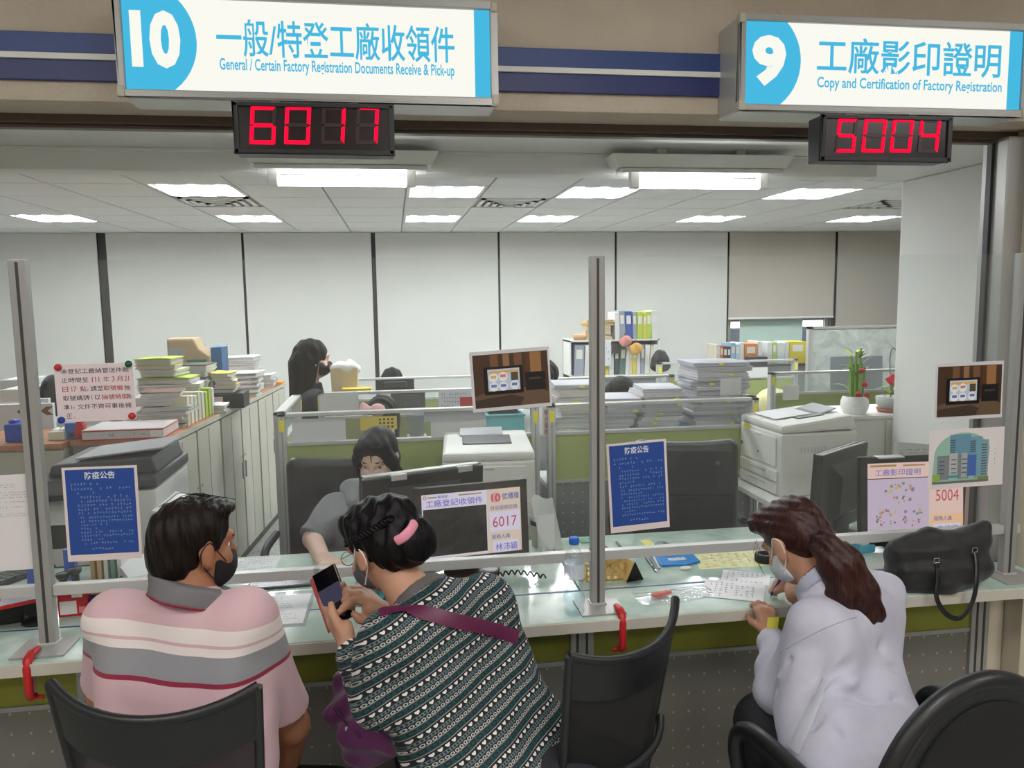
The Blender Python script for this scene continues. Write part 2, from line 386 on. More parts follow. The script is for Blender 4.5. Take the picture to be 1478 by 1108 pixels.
for ix in range(-9, 14):
    for iy in range(0, 8):
        if iy == 7 and ix >= 4: continue
        x, y = cell(ix, iy); c = (x+CW/2, y+CD/2, 2.40)
        if (ix, iy) in lights:
            t = thing('recessed_ceiling_light', names[(ix, iy)], 'ceiling light', (c[0], c[1], 2.395), 0, 'recessed louvred ceiling lights')
            w, d = CW/2-.006, CD/2-.006; g = G()
            g.bb(-w, w, -d, -d+.02, 0, .014).bb(-w, w, d-.02, d, 0, .014).bb(-w, -w+.02, -d, d, 0, .014).bb(w-.02, w, -d, d, 0, .014)
            obj('frame', g, m_fix, t)
            obj('reflector', G().bb(-w+.02, w-.02, -d+.02, d-.02, .012, .013), emis('troffer_glow', (240, 244, 250), .5), t)
            for k in range(3):
                xx = -w+(k+.5)*2*w/3; obj('tube', G().bb(xx-.024, xx+.024, -d+.03, d-.03, .006, .011), m_lamp, t)
            for k in range(1, 6):
                yy = -d+k*2*d/6; obj('louvre_blade', G().bb(-w+.02, w-.02, yy-.0015, yy+.0015, -.002, .012), m_refl, t)
            continue
        if (ix, iy) in vents:
            lab = {(-3, 4): 'square ceiling air vent behind the first recessed light on the left', (1, 4): 'square ceiling air vent between the two hanging tube lights', (7, 4): 'square ceiling air vent beside the white side wall'}[(ix, iy)]
            t = thing('air_vent', lab, 'air vent', (c[0], c[1], 2.39), 0, 'ceiling air vents')
            obj('backing', G().bb(-.22, .22, -.22, .22, .012, .016), mat('vent_dark', (60, 62, 60), .7), t)
            for k in range(4):
                a = .225-k*.05; b = a-.03; g = G()
                for sx in (-1, 1): g.bb(sx*a, sx*b, -a, a, -.006*k, .012-.004*k); g.bb(-a, a, sx*a, sx*b, -.006*k, .012-.004*k)
                obj('ring', g, m_fix, t)
            continue
        o = link('tile', tile_me, ceil, c)
# ---- window wall: mullions and roller blinds
mx = [-4.08, -2.81, -1.48, -.19, 1.11, 2.38, 3.66, 4.94, 6.2, 7.5]
MW = [.03, .05, .02, .03, .02, .02, .02, .025, .03, .03]
for i, x in enumerate(mx):
    struct(obj('trim_%d' % (10+i), G().bb(x-MW[i], x+MW[i], 8.30, 8.38, 0, 2.392), m_mull, bevel=.004))
    if i == 3: struct(obj('trim_30', G().bb(x+.06, x+.085, 8.28, 8.30, 0, 2.392), m_alu_lt))
where = ['at the far left edge of the picture', 'between the two dark mullions above the pinned notice', 'above the stacked files on the long cabinets', 'behind the standing dark-haired person', 'behind the framed kiosk picture on the glass', 'behind the shelf of books and binders',
         'half raised above the bright window strip', 'stopping above the marbled screen by the white side wall', 'hidden behind the white side wall']
for i in range(len(mx)-1):
    z0 = {6: 1.44, 7: 1.25}.get(i, .55); a, b = mx[i]+MW[i]-.008, mx[i+1]-MW[i+1]+.008; y = 8.27
    t = thing('roller_blind', 'pale roller blind '+where[i], 'blind', ((a+b)/2, y, z0), 0, 'pale roller blinds along the far windows')
    w = (b-a)/2
    obj('cloth', G().surf(lambda u, v, w=w, z0=z0: (-w+2*w*u, .004*math.sin(u*9+v*3), v*(2.39-z0)), 12, 4), m_blind2 if i in (6, 7) else m_blind, t)
    obj('bottom_bar', G().cyl((-w, 0, 0), (w, 0, 0), .012, n=8), m_fix, t)
# window seen under the raised blind
wn = struct(obj('window_1', G().bb(3.70, 4.92, 8.395, 8.40, 1.0, 2.39), mat('window_glass', (120, 130, 142), .15)))
obj('window_frame', G().bb(3.7, 4.92, 8.36, 8.40, 1.0, 1.05).bb(3.7, 3.74, 8.36, 8.40, 1, 2.39).bb(4.88, 4.92, 8.36, 8.4, 1, 2.39), m_alu, wn)
obj('frosted_film', G().bb(3.86, 4.62, 8.385, 8.393, 1.05, 1.46), mat('frosted_film', (196, 218, 210), .6), wn)
for xa, xb in ((3.745, 3.86), (4.62, 4.87)): obj('daylight_strip', G().bb(xa, xb, 8.385, 8.393, 1.33, 1.40), emis('daylight', (255, 250, 244), 2.2), wn)
# ---- hanging tube lights under the bulkhead
for (xa, xb, lab) in ((-.525, .15, 'fluorescent tube light hanging under the soffit below the 6017 display'), (.965, 1.675, 'fluorescent tube light hanging under the soffit left of the 5004 display')):
    t = thing('tube_light', lab, 'tube light', ((xa+xb)/2, 3.30, 2.20), 0, 'tube lights under the soffit'); w = (xb-xa)/2
    obj('reflector', G().prism([(-.062, .03), (-.045, .05), (.045, .05), (.062, .03), (.057, .03), (.042, .043), (-.042, .043), (-.057, .03)], -w, w, M=lambda p: (p[1], p[0], p[2])), m_fix, t)
    obj('housing', G().add([(-w-.02, -.05, .052), (w+.02, -.05, .052), (w+.02, .05, .052), (-w-.02, .05, .052), (-w-.05, -.07, .105), (w+.05, -.07, .105), (w+.05, .07, .105), (-w-.05, .07, .105)], [(0, 3, 2, 1), (4, 5, 6, 7), (0, 1, 5, 4), (1, 2, 6, 5), (2, 3, 7, 6), (3, 0, 4, 7)]), m_fix, t, bevel=.004)
    for sx in (-1, 1): obj('bracket', G().bb(sx*w*.5-.02, sx*w*.5+.02, -.03, .03, .05, .13), m_fix, t)
    for sx in (-1, 1): obj('lamp_holder', G().bb(sx*(w-.045), sx*(w-.085), -.02, .02, -.03, .055), m_fix, t, bevel=.004)
    obj('tube', G().cyl((-w+.085, 0, -.008), (w-.085, 0, -.008), .021, n=14), m_tubelamp, t)

# ================================================================== LIT SIGNS
m_signw = emis('sign_white', (250, 250, 240), SIGN_LAMP); m_signc = emis('sign_cyan', (72, 186, 226), SIGN_LAMP)
def sign(px0, px1, px2, cn, en, num, cnb, enb, numb, label):
    """px0..px1 front face from left to right; boxes of the print in photo pixels"""
    Y = 2.2; X0 = at(px0, 90, Y)[0]; X1 = at(px1, 90, Y)[0]; Z0, Z1 = 2.243, 2.508
    t = thing('counter_sign', label, 'sign', ((X0+X1)/2, Y, Z0)); w = (X1-X0)/2; hh = Z1-Z0
    obj('casing', G().bb(-w, w, .012, .15, 0, hh), m_alu_lt, t, bevel=.012, seg=3)
    fr = .018; g = G().bb(-w, w, -.006, .014, 0, fr).bb(-w, w, -.006, .014, hh-fr, hh).bb(-w, -w+fr, -.006, .014, 0, hh).bb(w-fr, w, -.006, .014, 0, hh)
    obj('front_frame', g, m_alu, t, bevel=.003)
    for sx in (-1, 1):
        for zz in (.012, hh-.012): obj('corner_cap', G().box((sx*(w-.006), .004, zz), (.02, .03, .028)), mat('corner_plastic', (190, 184, 166), .5), t, bevel=.006)
    obj('light_face', G().bb(-w+fr, w-fr, .004, .011, fr, hh-fr), m_signw, t)
    cx = t.location
    def L(b): x0, x1, z0, z1 = rect(*b, Y); return x0-cx[0], x1-cx[0], z0-cx[2], z1-cx[2]
    # cyan end panel with its round edge
    xr = at(num[0], 70, Y)[0]-cx[0]; r = hh*.57; xc = xr-r; zc = hh*.53; poly = [(-w+fr, fr), ]
    for k in range(25):
        a = -math.pi/2+math.pi*k/24; z = zc+r*math.sin(a)
        if fr <= z <= hh-fr: poly.append((xc+r*math.cos(a), z))
    dz0 = math.sqrt(max(r*r-(zc-fr)**2, 0)); dz1 = math.sqrt(max(r*r-(hh-fr-zc)**2, 0))
    poly = [(-w+fr, fr), (xc+dz0, fr)]+poly[1:]+[(xc+dz1, hh-fr), (-w+fr, hh-fr)]
    obj('number_panel', G().prism(poly, .0025, .0038), m_signc, t)
    text(num[1], *L(numb), emis('sign_number', (250, 250, 240), SIGN_LAMP), t, y=.002, name='number', bold=.05)
    obj('end_strip', G().bb(w-fr-.042, w-fr, .0025, .0038, fr, hh-fr), m_signc, t)
    text(cn, *L(cnb), m_signc, t, y=.003, name='lettering', bold=.012)
    text(en, *L(enb), m_signc, t, y=.003, name='lettering', bold=.018)
    return t
sign(169, 717, None, '一般/特登工廠收領件', 'General / Certain Factory Registration Documents Receive & Pick-up', (284, '10'), (312, 31, 656, 86), (317, 88, 656, 110), (188, 14, 260, 98), 'lit counter sign numbered 10 for receiving factory registration documents')
sign(1067, 1483, None, '工廠影印證明', 'Copy and Certification of Factory Registration', (1157, '9'), (1180, 57, 1446, 109), (1180, 114, 1447, 134), (1086, 50, 1135, 124), 'lit counter sign numbered 9 for copies and certification')
# ---- red number displays under the signs
SEG = {'0': 'abcdef', '1': 'bc', '4': 'fgbc', '5': 'afgcd', '6': 'afedcg', '7': 'abc'}
def led(px0, px1, digits, cells, zc0, zc1, label, near):
    Y = 2.17; X0, X1 = at(px0, 180, Y)[0], at(px1, 180, Y)[0]; z0, z1 = 2.100, 2.228
    t = thing('number_display', label, 'display', ((X0+X1)/2, Y, z0)); w = (X1-X0)/2; hh = z1-z0
    obj('casing', G().bb(-w, w, .006, .075, 0, hh), m_dark, t, bevel=.004)
    g = G().bb(-w, w, -.004, .008, 0, .012).bb(-w, w, -.004, .008, hh-.01, hh).bb(-w, -w+.012, -.004, .008, 0, hh).bb(w-.012, w, -.004, .008, 0, hh)
    obj('bezel', g, m_dark, t, bevel=.002)
    obj('dark_window', G().bb(-w+.012, w-.012, .002, .006, .012, hh-.01), mat('led_window', (26, 10, 14), .25), t)
    for sx in (-.5, .5): obj('bracket', G().bb(sx*w-.012, sx*w+.012, .03, .05, hh, hh+.014), m_alu, t)
    on, off = emis('led_red', (255, 12, 52), 1.6), mat('led_off', (48, 16, 22), .4)
    for d, (ca, cb) in zip(digits, cells):
        x0, x1, _, _ = rect(ca, zc0, cb, zc1, Y); a, b = x0-t.location[0], x1-t.location[0]
        zz0, zz1 = rect(ca, zc0, cb, zc1, Y)[2]-z0, rect(ca, zc0, cb, zc1, Y)[3]-z0
        sk = .008; th = .0095; zm = (zz0+zz1)/2; gp = .0015
        def P(x, z): return (x+sk*(z-zz0)/(zz1-zz0)-sk/2, z)
        segs = {'a': [(a+gp, zz1), (b-gp, zz1), (b-th, zz1-th), (a+th, zz1-th)], 'd': [(a+gp, zz0), (b-gp, zz0), (b-th, zz0+th), (a+th, zz0+th)],
                'g': [(a+th*.6, zm), (a+th, zm+th/2), (b-th, zm+th/2), (b-th*.6, zm), (b-th, zm-th/2), (a+th, zm-th/2)],
                'f': [(a, zz1-gp), (a+th, zz1-th-gp), (a+th, zm+th*.55), (a, zm+gp)], 'e': [(a, zz0+gp), (a+th, zz0+th+gp), (a+th, zm-th*.55), (a, zm-gp)],
                'b': [(b, zz1-gp), (b-th, zz1-th-gp), (b-th, zm+th*.55), (b, zm+gp)], 'c': [(b, zz0+gp), (b-th, zz0+th+gp), (b-th, zm-th*.55), (b, zm-gp)]}
        for k, pl in segs.items(): obj('segment', G().prism([P(*q) for q in pl], -.0005, .002), on if k in SEG[d] else off, t)
    return t
led(337, 568, '6017', [(361, 398), (411, 448), (464, 498), (514, 546)], 153, 208, 'wider black display of red digits hanging over the man and phone user', 0)
led(1186, 1373, '5004', [(1208, 1236), (1246, 1278), (1287, 1317), (1327, 1356)], 171, 220, 'black display of red digits by the white side wall', 1)

# ================================================================== COUNTER
def dots_mat(name, col, dot, sx, sz, r=.16):
    m = bpy.data.materials.new(name); m.use_nodes = True; nt = m.node_tree; b = nt.nodes['Principled BSDF']; b.inputs['Roughness'].default_value = .5; b.inputs['Metallic'].default_value = .25
    tc = nn(nt, 'ShaderNodeTexCoord'); sp = nn(nt, 'ShaderNodeSeparateXYZ'); nt.links.new(tc.outputs['Object'], sp.inputs[0])
    def fr(o, s):
        a = nn(nt, 'ShaderNodeMath', operation='MULTIPLY'); a.inputs[1].default_value = s; nt.links.new(o, a.inputs[0])
        f = nn(nt, 'ShaderNodeMath', operation='FRACT'); nt.links.new(a.outputs[0], f.inputs[0])
        d = nn(nt, 'ShaderNodeMath', operation='SUBTRACT'); d.inputs[1].default_value = .5; nt.links.new(f.outputs[0], d.inputs[0])
        p = nn(nt, 'ShaderNodeMath', operation='POWER'); p.inputs[1].default_value = 2; nt.links.new(d.outputs[0], p.inputs[0]); return p.outputs[0]
    ad = nn(nt, 'ShaderNodeMath', operation='ADD'); nt.links.new(fr(sp.outputs[0], 1/sx), ad.inputs[0]); nt.links.new(fr(sp.outputs[2], 1/sz), ad.inputs[1])
    lt = nn(nt, 'ShaderNodeMath', operation='LESS_THAN'); lt.inputs[1].default_value = r*r; nt.links.new(ad.outputs[0], lt.inputs[0])
    mx = nn(nt, 'ShaderNodeMixRGB'); nt.links.new(lt.outputs[0], mx.inputs[0]); mx.inputs[1].default_value = (*lin(col), 1); mx.inputs[2].default_value = (*lin(dot), 1)
    nt.links.new(mx.outputs[0], b.inputs['Base Color']); bp = nn(nt, 'ShaderNodeBump'); bp.inputs['Distance'].default_value = .004; nt.links.new(lt.outputs[0], bp.inputs['Height']); nt.links.new(bp.outputs[0], b.inputs['Normal'])
    MATS[name] = m; return m
def mint_top():
    m = bpy.data.materials.new('mint_glass_top'); m.use_nodes = True; nt = m.node_tree; b = nt.nodes['Principled BSDF']
    b.inputs['Roughness'].default_value = .12; b.inputs['Coat Weight'].default_value = .3; b.inputs['Coat Roughness'].default_value = .04
    tc = nn(nt, 'ShaderNodeTexCoord'); n = nn(nt, 'ShaderNodeTexNoise'); n.inputs['Scale'].default_value = 7; n.inputs['Detail'].default_value = 3; nt.links.new(tc.outputs['Object'], n.inputs[0])
    r = nn(nt, 'ShaderNodeValToRGB'); e = r.color_ramp.elements; e[0].position = .42; e[0].color = (*lin((176, 200, 188)), 1); e[1].position = .62; e[1].color = (*lin((206, 222, 212)), 1)
    nt.links.new(n.outputs[0], r.inputs[0]); nt.links.new(r.outputs[0], b.inputs['Base Color']); return m
m_top = mint_top()
m_edge = mat('counter_edge', (196, 190, 178), .45)
m_green = mat('green_fabric_board', (156, 168, 106), .8, noise=.03, nscale=80, bump=.1, bscale=400)
m_olive = mat('olive_board', (140, 140, 50), .6, noise=.03)
m_dots = dots_mat('studded_steel', (132, 128, 122), (176, 172, 166), .055, .065, .07)
m_greyp = dots_mat('grey_punched_board', (136, 140, 140), (206, 208, 206), .052, .052, .07)
m_paper = mat('white_paper', (232, 232, 234), .8)
m_paper2 = mat('offwhite_paper', (222, 216, 204), .85)
m_ink = mat('grey_ink', (128, 130, 146), .8)
m_black = mat('matt_black', (18, 18, 20), .55)
m_blackg = mat('gloss_black', (16, 16, 18), .25)
m_red = mat('clamp_red', (190, 34, 36), .4)
m_pane = clear('acrylic_pane', (252, 254, 253), .03, 1.40)
m_foil = clear('clear_film', (246, 248, 250), .22, 1.6, .12)

t = thing('service_counter', 'long service counter with mint glass top and olive front', 'counter', (0, 2.2, 0))
XL, XR = -2.2, 2.155
obj('worktop', G().bb(XL, XR, 0, .242, .716, .75), [m_top], t, bevel=.003)
obj('edge_band', G().bb(XL, XR, -.006, .0, .714, .748), m_edge, t, bevel=.002)
obj('seam_strip', G().bb(XL, XR, .232, .240, .7502, .7507), m_navy, t)
seg = [(XL, -.985), (-.90, .545), (.625, 2.02)]
for a, b in seg:
    obj('olive_panel', G().bb(a, b, .24, .262, .512, .716), m_olive, t)
    obj('panel_rail', G().bb(a, b, .234, .262, .496, .512), m_alu, t, bevel=.002)
    obj('studded_panel', G().bb(a, b, .24, .262, .06, .496), m_dots, t)
    obj('kick_rail', G().bb(a, b, .236, .262, .0, .06), m_alu, t)
for a, b in ((-.985, -.90), (.545, .625), (2.02, 2.09)):
    g = G().bb(a, b, .228, .275, 0, .716); obj('upright', g, m_alu, t, bevel=.003)
    for k in (.3, .7): obj('groove', G().bb(a+(b-a)*k-.004, a+(b-a)*k+.004, .2265, .229, 0, .714), m_mull, t)
obj('end_panel', G().bb(2.09, 2.155, .24, .262, 0, .716), m_hallwall, t)
# staff desks behind it
for a, b, lab in ((XL, .58, 'mint glass staff desk holding the brown-framed screen'), (.584, 2.05, 'mint glass staff desk holding the gold basket and blue mask packet')):
    d = thing('staff_desk', lab, 'desk', ((a+b)/2, 2.445, 0), 0, 'staff desks'); w = (b-a)/2
    obj('desktop', G().bb(-w, w, 0, .56, .718, .75), m_top, d, bevel=.003)
    obj('edge_band', G().bb(-w, w, .56, .566, .716, .748), m_edge, d)
    for sx in (-1, 1): obj('side_panel', G().bb(sx*w, sx*(w-.03), .03, .55, 0, .718), m_edge, d)
    obj('modesty_panel', G().bb(-w+.03, w-.03, .03, .045, .25, .718), m_edge, d)

# ================================================================== CLEAR SCREEN ON THE COUNTER
s = thing('counter_screen', 'clear acrylic counter screen on three aluminium posts', 'screen', (0, 2.33, .75))
posts = [(-1.0, 2.30), (.607, 2.285), (2.045, 2.30)]
PX = [p[0] for p in posts]
for i, (x, yb) in enumerate(posts):
    p = obj('post', G().bb(x-.022, x+.022, -.03, .0, 0, 1.088), m_alu, s, bevel=.003)
    obj('post_groove', G().bb(x-.004, x+.004, -.0308, -.0295, .01, 1.08), m_mull, p)
    obj('foot_weld', G().bb(x-.026, x+.026, -.036, .006, .005, .012), m_alu_lt, p, bevel=.002)
    obj('base_plate', G().bb(x-.07, x+.07, -.105, .02, 0, .006), m_alu, s, bevel=.001)
for a, b in ((XL, PX[0]-.022), (PX[0]+.022, PX[1]-.022), (PX[1]+.022, PX[2]-.022), (PX[2]+.022, 2.085)):
    obj('rail', G().bb(a, b, -.024, .006, .146, .176), m_alu_lt, s, bevel=.002)
    obj('pane', G().bb(a, b, -.008, -.005, .176, 1.085), m_pane, s)
for x in (-.25, 1.25): obj('rail_clip', G().bb(x-.008, x+.008, -.027, .008, .144, .178), m_alu, s)
def clamp(x, lab):
    c = thing('screw_clamp', lab, 'clamp', (x, 2.218, .75), 0, 'red clamps')
    obj('jaw', G().tube([(0, .05, .012), (0, .012, .016), (0, -.012, .008), (0, -.02, -.015), (0, -.02, -.085), (0, -.014, -.10), (0, .01, -.105)], [.009, .012, .013, .0125, .0115, .012, .01], 10, flat=.8), m_red, c)
    obj('screw', G().cyl((0, .012, -.105), (0, .012, -.045), .0055), m_alu, c); obj('pressure_pad', G().cyl((0, .012, -.045), (0, .012, -.037), .012), m_red, c)
    obj('wing_handle', G().cyl((-.022, .012, -.112), (.022, .012, -.112), .006), m_red, c)
clamp(-1.012, 'red screw clamp holding the post base near the man in the striped shirt'); clamp(.655, 'red screw clamp holding the middle post base beside the water bottle')

# ================================================================== SHEETS ON THE SCREEN
def sheet(name, tl, tr, br, bl, Y, m, label, cat, th=.0008, group=None):
    P = [at(*p, Y) for p in (tl, tr, br, bl)]; c = sum(P)/4
    ux = (P[1]-P[0]+P[2]-P[3])/2; uz = (P[0]-P[3]+P[1]-P[2])/2; w, h = np.linalg.norm(ux), np.linalg.norm(uz)
    ang = math.atan2(ux[2], ux[0])
    t = thing(name, label, cat, c, 0, group, R=ry(-ang))
    obj('sheet', G().bb(-w/2, w/2, 0, th, -h/2, h/2), m, t)
    return t, w/2, h/2
YG = 2.3165
m_blue = mat('notice_blue', (34, 74, 152), .5); m_cream = mat('notice_margin', (228, 214, 210), .7)
def blue_notice(c4, lab):
    t, w, h = sheet('epidemic_notice', *c4, YG, m_cream, lab, 'notice')
    obj('blue_field', G().bb(-w*.92, w*.92, -.0006, 0, -h*.86, h*.95), m_blue, t)
    ws = mat('notice_white', (226, 232, 240), .6); wd = mat('notice_print', (150, 176, 214), .6)
    text('防疫公告', -w*.40, w*.40, h*.74, h*.90, ws, t, y=-.0008, bold=.02)
    g = G(); greek(g, -w*.80, w*.86, h*.50, h*.68, 2, -.0009, seed=3); greek(g, -w*.64, w*.86, h*-.02, h*.49, 6, -.0009, seed=4)
    greek(g, -w*.60, w*.86, h*-.66, h*-.03, 8, -.0009, seed=5); greek(g, -w*.74, -w*.68, h*-.66, h*-.03, 8, -.0009, fill=.5, seed=6); greek(g, -w*.34, w*.5, h*-.79, h*-.70, 1, -.0009, seed=8)
    obj('small_print', g, wd, t)['kind'] = 'stuff'
blue_notice(((90, 675), (200, 671), (203, 805), (97, 811)), 'blue epidemic notice on the glass beside the first post')
blue_notice(((876, 640), (962, 634), (966, 759), (881, 771)), 'blue epidemic notice on the glass beside the middle post')
# pinned pink paper
t, w, h = sheet('deadline_notice', (78, 527), (192, 522), (197, 606), (83, 609), YG, mat('pink_paper', (226, 210, 212), .8), 'pale pink paper notice pinned to the glass with four magnets', 'notice')
mi, mr = mat('notice_ink', (84, 78, 86), .8), mat('notice_red_ink', (182, 78, 92), .8)
cw = w*1.74/10
rows = [[('未登記工廠納管送件截', 0, mi)], [('止時間至', 0, mi), ('111', 4.4, mr, 1.2), ('年', 6.05, mr), ('3', 7.3, mr, .5), ('月', 8, mr), ('21', 9.15, mr, .8)],
        [('日', 0, mr), ('17', 1.35, mr, .8), ('點', 2.6, mr), ('，', 3.6, mi, .3), ('請至', 4.1, mi), ('取號機', 6, mr), ('抽', 9, mi)],
        [('取號碼牌', 0, mi), ('(', 4.1, mi, .3), ('以', 4.6, mi), ('抽號時間', 5.6, mr), ('為', 9.3, mi, .8)], [('準', 0, mi), (')，', 1, mi, .7), ('文件不齊可事後補', 2, mi)], [('正', .3, mi), ('。', 1.4, mi, .3)]]
for i, row in enumerate(rows):
    zc = h*.76-i*h*.31
    for q in row:
        n = q[3] if len(q) > 3 else len(q[0])
        small = q[0] in '，。'
        text(q[0], -w*.84+q[1]*cw+cw*.08, -w*.84+(q[1]+n)*cw-cw*.08, zc-cw*(.40), zc+(cw*.40 if not small else -cw*.1), q[2], t, y=-.0005)
for (px, py, col, nm) in ((84, 530, (190, 40, 46), 'red magnet at the upper corner of the pinned pink notice by the post'), (186, 525, (24, 92, 58), 'green magnet on the pinned pink notice'), (89, 606, (28, 58, 150), 'blue magnet on the pinned pink notice'), (191, 600, (192, 44, 50), 'red magnet at the lower corner of the pinned pink notice')):
    p = at(px, py, YG-.001)
    tag(obj('round_magnet', G().lathe([(0, .012), (.004, .0115), (.0075, .009), (.0095, .005), (.0095, 0), (0, 0)], n=18, R=rx(90*D2R)), mat('magnet_%d%d%d' % col, col, .25), loc=p), nm, 'magnet', 'round magnets')
# white paper at the edge of the picture
t, w, h = sheet('printed_letter', (-80, 690), (50, 683), (58, 820), (-72, 829), YG+.0, mat('letter_paper', (226, 222, 222), .8), 'white typed letter on the glass at the left picture edge', 'letter')
g = G(); greek(g, w*.0, w*.6, h*.72, h*.82, 2, -.0006, seed=11); greek(g, -w*.9, w*.86, h*.50, h*.66, 3, -.0006, seed=12); greek(g, -w*.9, w*.9, h*.30, h*.46, 3, -.0006, seed=13); greek(g, -w*.9, w*.9, h*.12, h*.26, 3, -.0006, seed=14)
obj('small_print', g, m_ink, t)['kind'] = 'stuff'
# prints of the ticket machine
def kiosk(c4, lab):
    t, w, h = sheet('ticket_machine_photo', *c4, YG, mat('photo_margin', (214, 212, 216), .5), lab, 'photo print', group='photo prints of the ticket machine')
    def q(n, x0, x1, z0, z1, c, y, rough=.35): obj(n, G().bb(x0*w, x1*w, y-.0002, y, z0*h, z1*h), mat('kp_%02x%02x%02x' % c, c, rough), t)
    q('photo', -.93, .95, -.88, .88, (74, 50, 36), -.0002)
    for i, (a, b) in enumerate([(-.5, -.3), (-.18, -.02), (.1, .3)]): q('wood_panel', a, b, .3, .86, (120, 84, 56) if i % 2 == 0 else (150, 112, 80), -.0004)
    q('wood_panel', .5, .78, .2, .86, (156, 112, 70), -.0004); q('wood_panel', .38, .5, .2, .86, (92, 56, 36), -.0004)
    obj('desk_shape', G().prism([(-.93*w, -.88*h), (-.93*w, -.5*h), (-.5*w, -.3*h), (.6*w, -.3*h), (.95*w, -.5*h), (.95*w, -.88*h)], -.0008, -.0006), mat('kp_desk', (104, 82, 62), .4), t)
    obj('dark_foreground', G().prism([(-.93*w, -.88*h), (-.93*w, -.62*h), (.0*w, -.5*h), (.3*w, -.62*h), (.2*w, -.88*h)], -.0010, -.0008), mat('kp_desk2', (66, 50, 38), .4), t)
    q('machine_body', -.68, .30, -.46, .46, (16, 14, 18), -.0012); q('printer_shape', .36, .86, -.40, .2, (24, 20, 22), -.0012); q('printer_slot', .45, .75, -.05, .02, (70, 66, 66), -.0014)
    q('machine_screen', -.58, .22, -.34, .38, (196, 208, 224), -.0014); q('screen_header', -.54, .20, .24, .32, (226, 178, 104), -.0016); q('screen_block', -.0, .18, -.02, .24, (84, 76, 56), -.0016)
    for cx, cz, c in ((-.44, .1, (222, 180, 110)), (-.2, .12, (214, 130, 110)), (-.44, -.2, (92, 130, 190)), (-.2, -.2, (96, 134, 200)), (.08, -.18, (92, 128, 196))):
        obj('button_ring', G().prism([(cx*w+.15*h*math.cos(q_*.349), cz*h+.15*h*math.sin(q_*.349)) for q_ in range(18)], -.0019, -.0016), mat('kp_ring', (240, 240, 246), .4), t)
        obj('button_mark', G().bb(cx*w-.07*w, cx*w+.07*w, -.0023, -.0019, cz*h-.02*h, cz*h+.07*h), mat('kp_%02x%02x%02x' % c, c, .4), t)
kiosk(((677, 508), (792, 500), (797, 585), (683, 596)), 'photo print of a ticket machine on the glass left of the middle post')
kiosk(((1349, 525), (1448, 520), (1447, 602), (1350, 607)), 'photo print of a ticket machine on the glass by the white side wall')
# drawing of the office building
t, w, h = sheet('building_drawing', (1341, 622), (1449, 615), (1448, 699), (1340, 706), YG-.002, mat('drawing_paper', (226, 218, 218), .7), 'coloured drawing of grey and blue office towers on the glass', 'drawing')
arch = [(-.9*w, -.82*h), (-.86*w, .1*h)]+[((-.1+.76*math.cos(a))*w*1.0, (.1+.78*math.sin(a))*h) for a in np.linspace(math.pi, .35, 14)]+[(.56*w, -.76*h)]
obj('sky_arch', G().prism(arch, -.0004, -.0002), mat('bd_sky', (150, 190, 172), .6), t)
def q(n, x0, x1, z0, z1, c, y): return obj(n, G().bb(x0*w, x1*w, y-.0002, y, z0*h, z1*h), mat('bd_%02x%02x%02x' % c, c, .6), t)
q('tower', -.45, .1, -.6, .82, (104, 150, 170), -.0006); q('tower', .1, .4, -.6, .72, (116, 160, 176), -.0008); q('tower', .22, .58, -.72, .60, (128, 160, 164), -.0007)
q('tower', .0, .26, -.62, .1, (72, 104, 176), -.001); q('low_block', -.78, .06, -.70, .12, (126, 132, 134), -.0009); q('low_block', -.46, -.24, -.70, .2, (178, 182, 182), -.0011); q('low_block', -.14, .02, -.66, .18, (166, 170, 170), -.0011)
q('entrance_canopy', -.48, -.16, -.66, -.56, (74, 150, 156), -.0013); q('road', -.9, .6, -.84, -.76, (112, 112, 108), -.0013); q('bush', -.9, -.7, -.74, -.5, (150, 176, 84), -.0013); q('bush', .3, .6, -.76, -.66, (120, 140, 70), -.0013)
g = G()
for bx, bz0, bz1, n in ((-.38, .2, .7, 6), (.16, .2, .62, 6), (.46, -.6, .5, 12), (-.66, -.5, .05, 4), (-.34, -.5, .1, 4), (-.06, -.5, .1, 4)):
    for k in range(n):
        z = bz0+(bz1-bz0)*k/n; g.quad((bx*w-.07*w, -.0016, z*h), (bx*w+.07*w, -.0016, z*h), (bx*w+.07*w, -.0016, (z+.035)*h), (bx*w-.07*w, -.0016, (z+.035)*h))
obj('window_rows', g, mat('bd_win', (62, 84, 104), .6), t)['kind'] = 'stuff'
g = G(); greek(g, .74*w, .79*w, -.3*h, .3*h, 7, -.0006, fill=1, seed=30); obj('side_caption', g, m_ink, t)['kind'] = 'stuff'

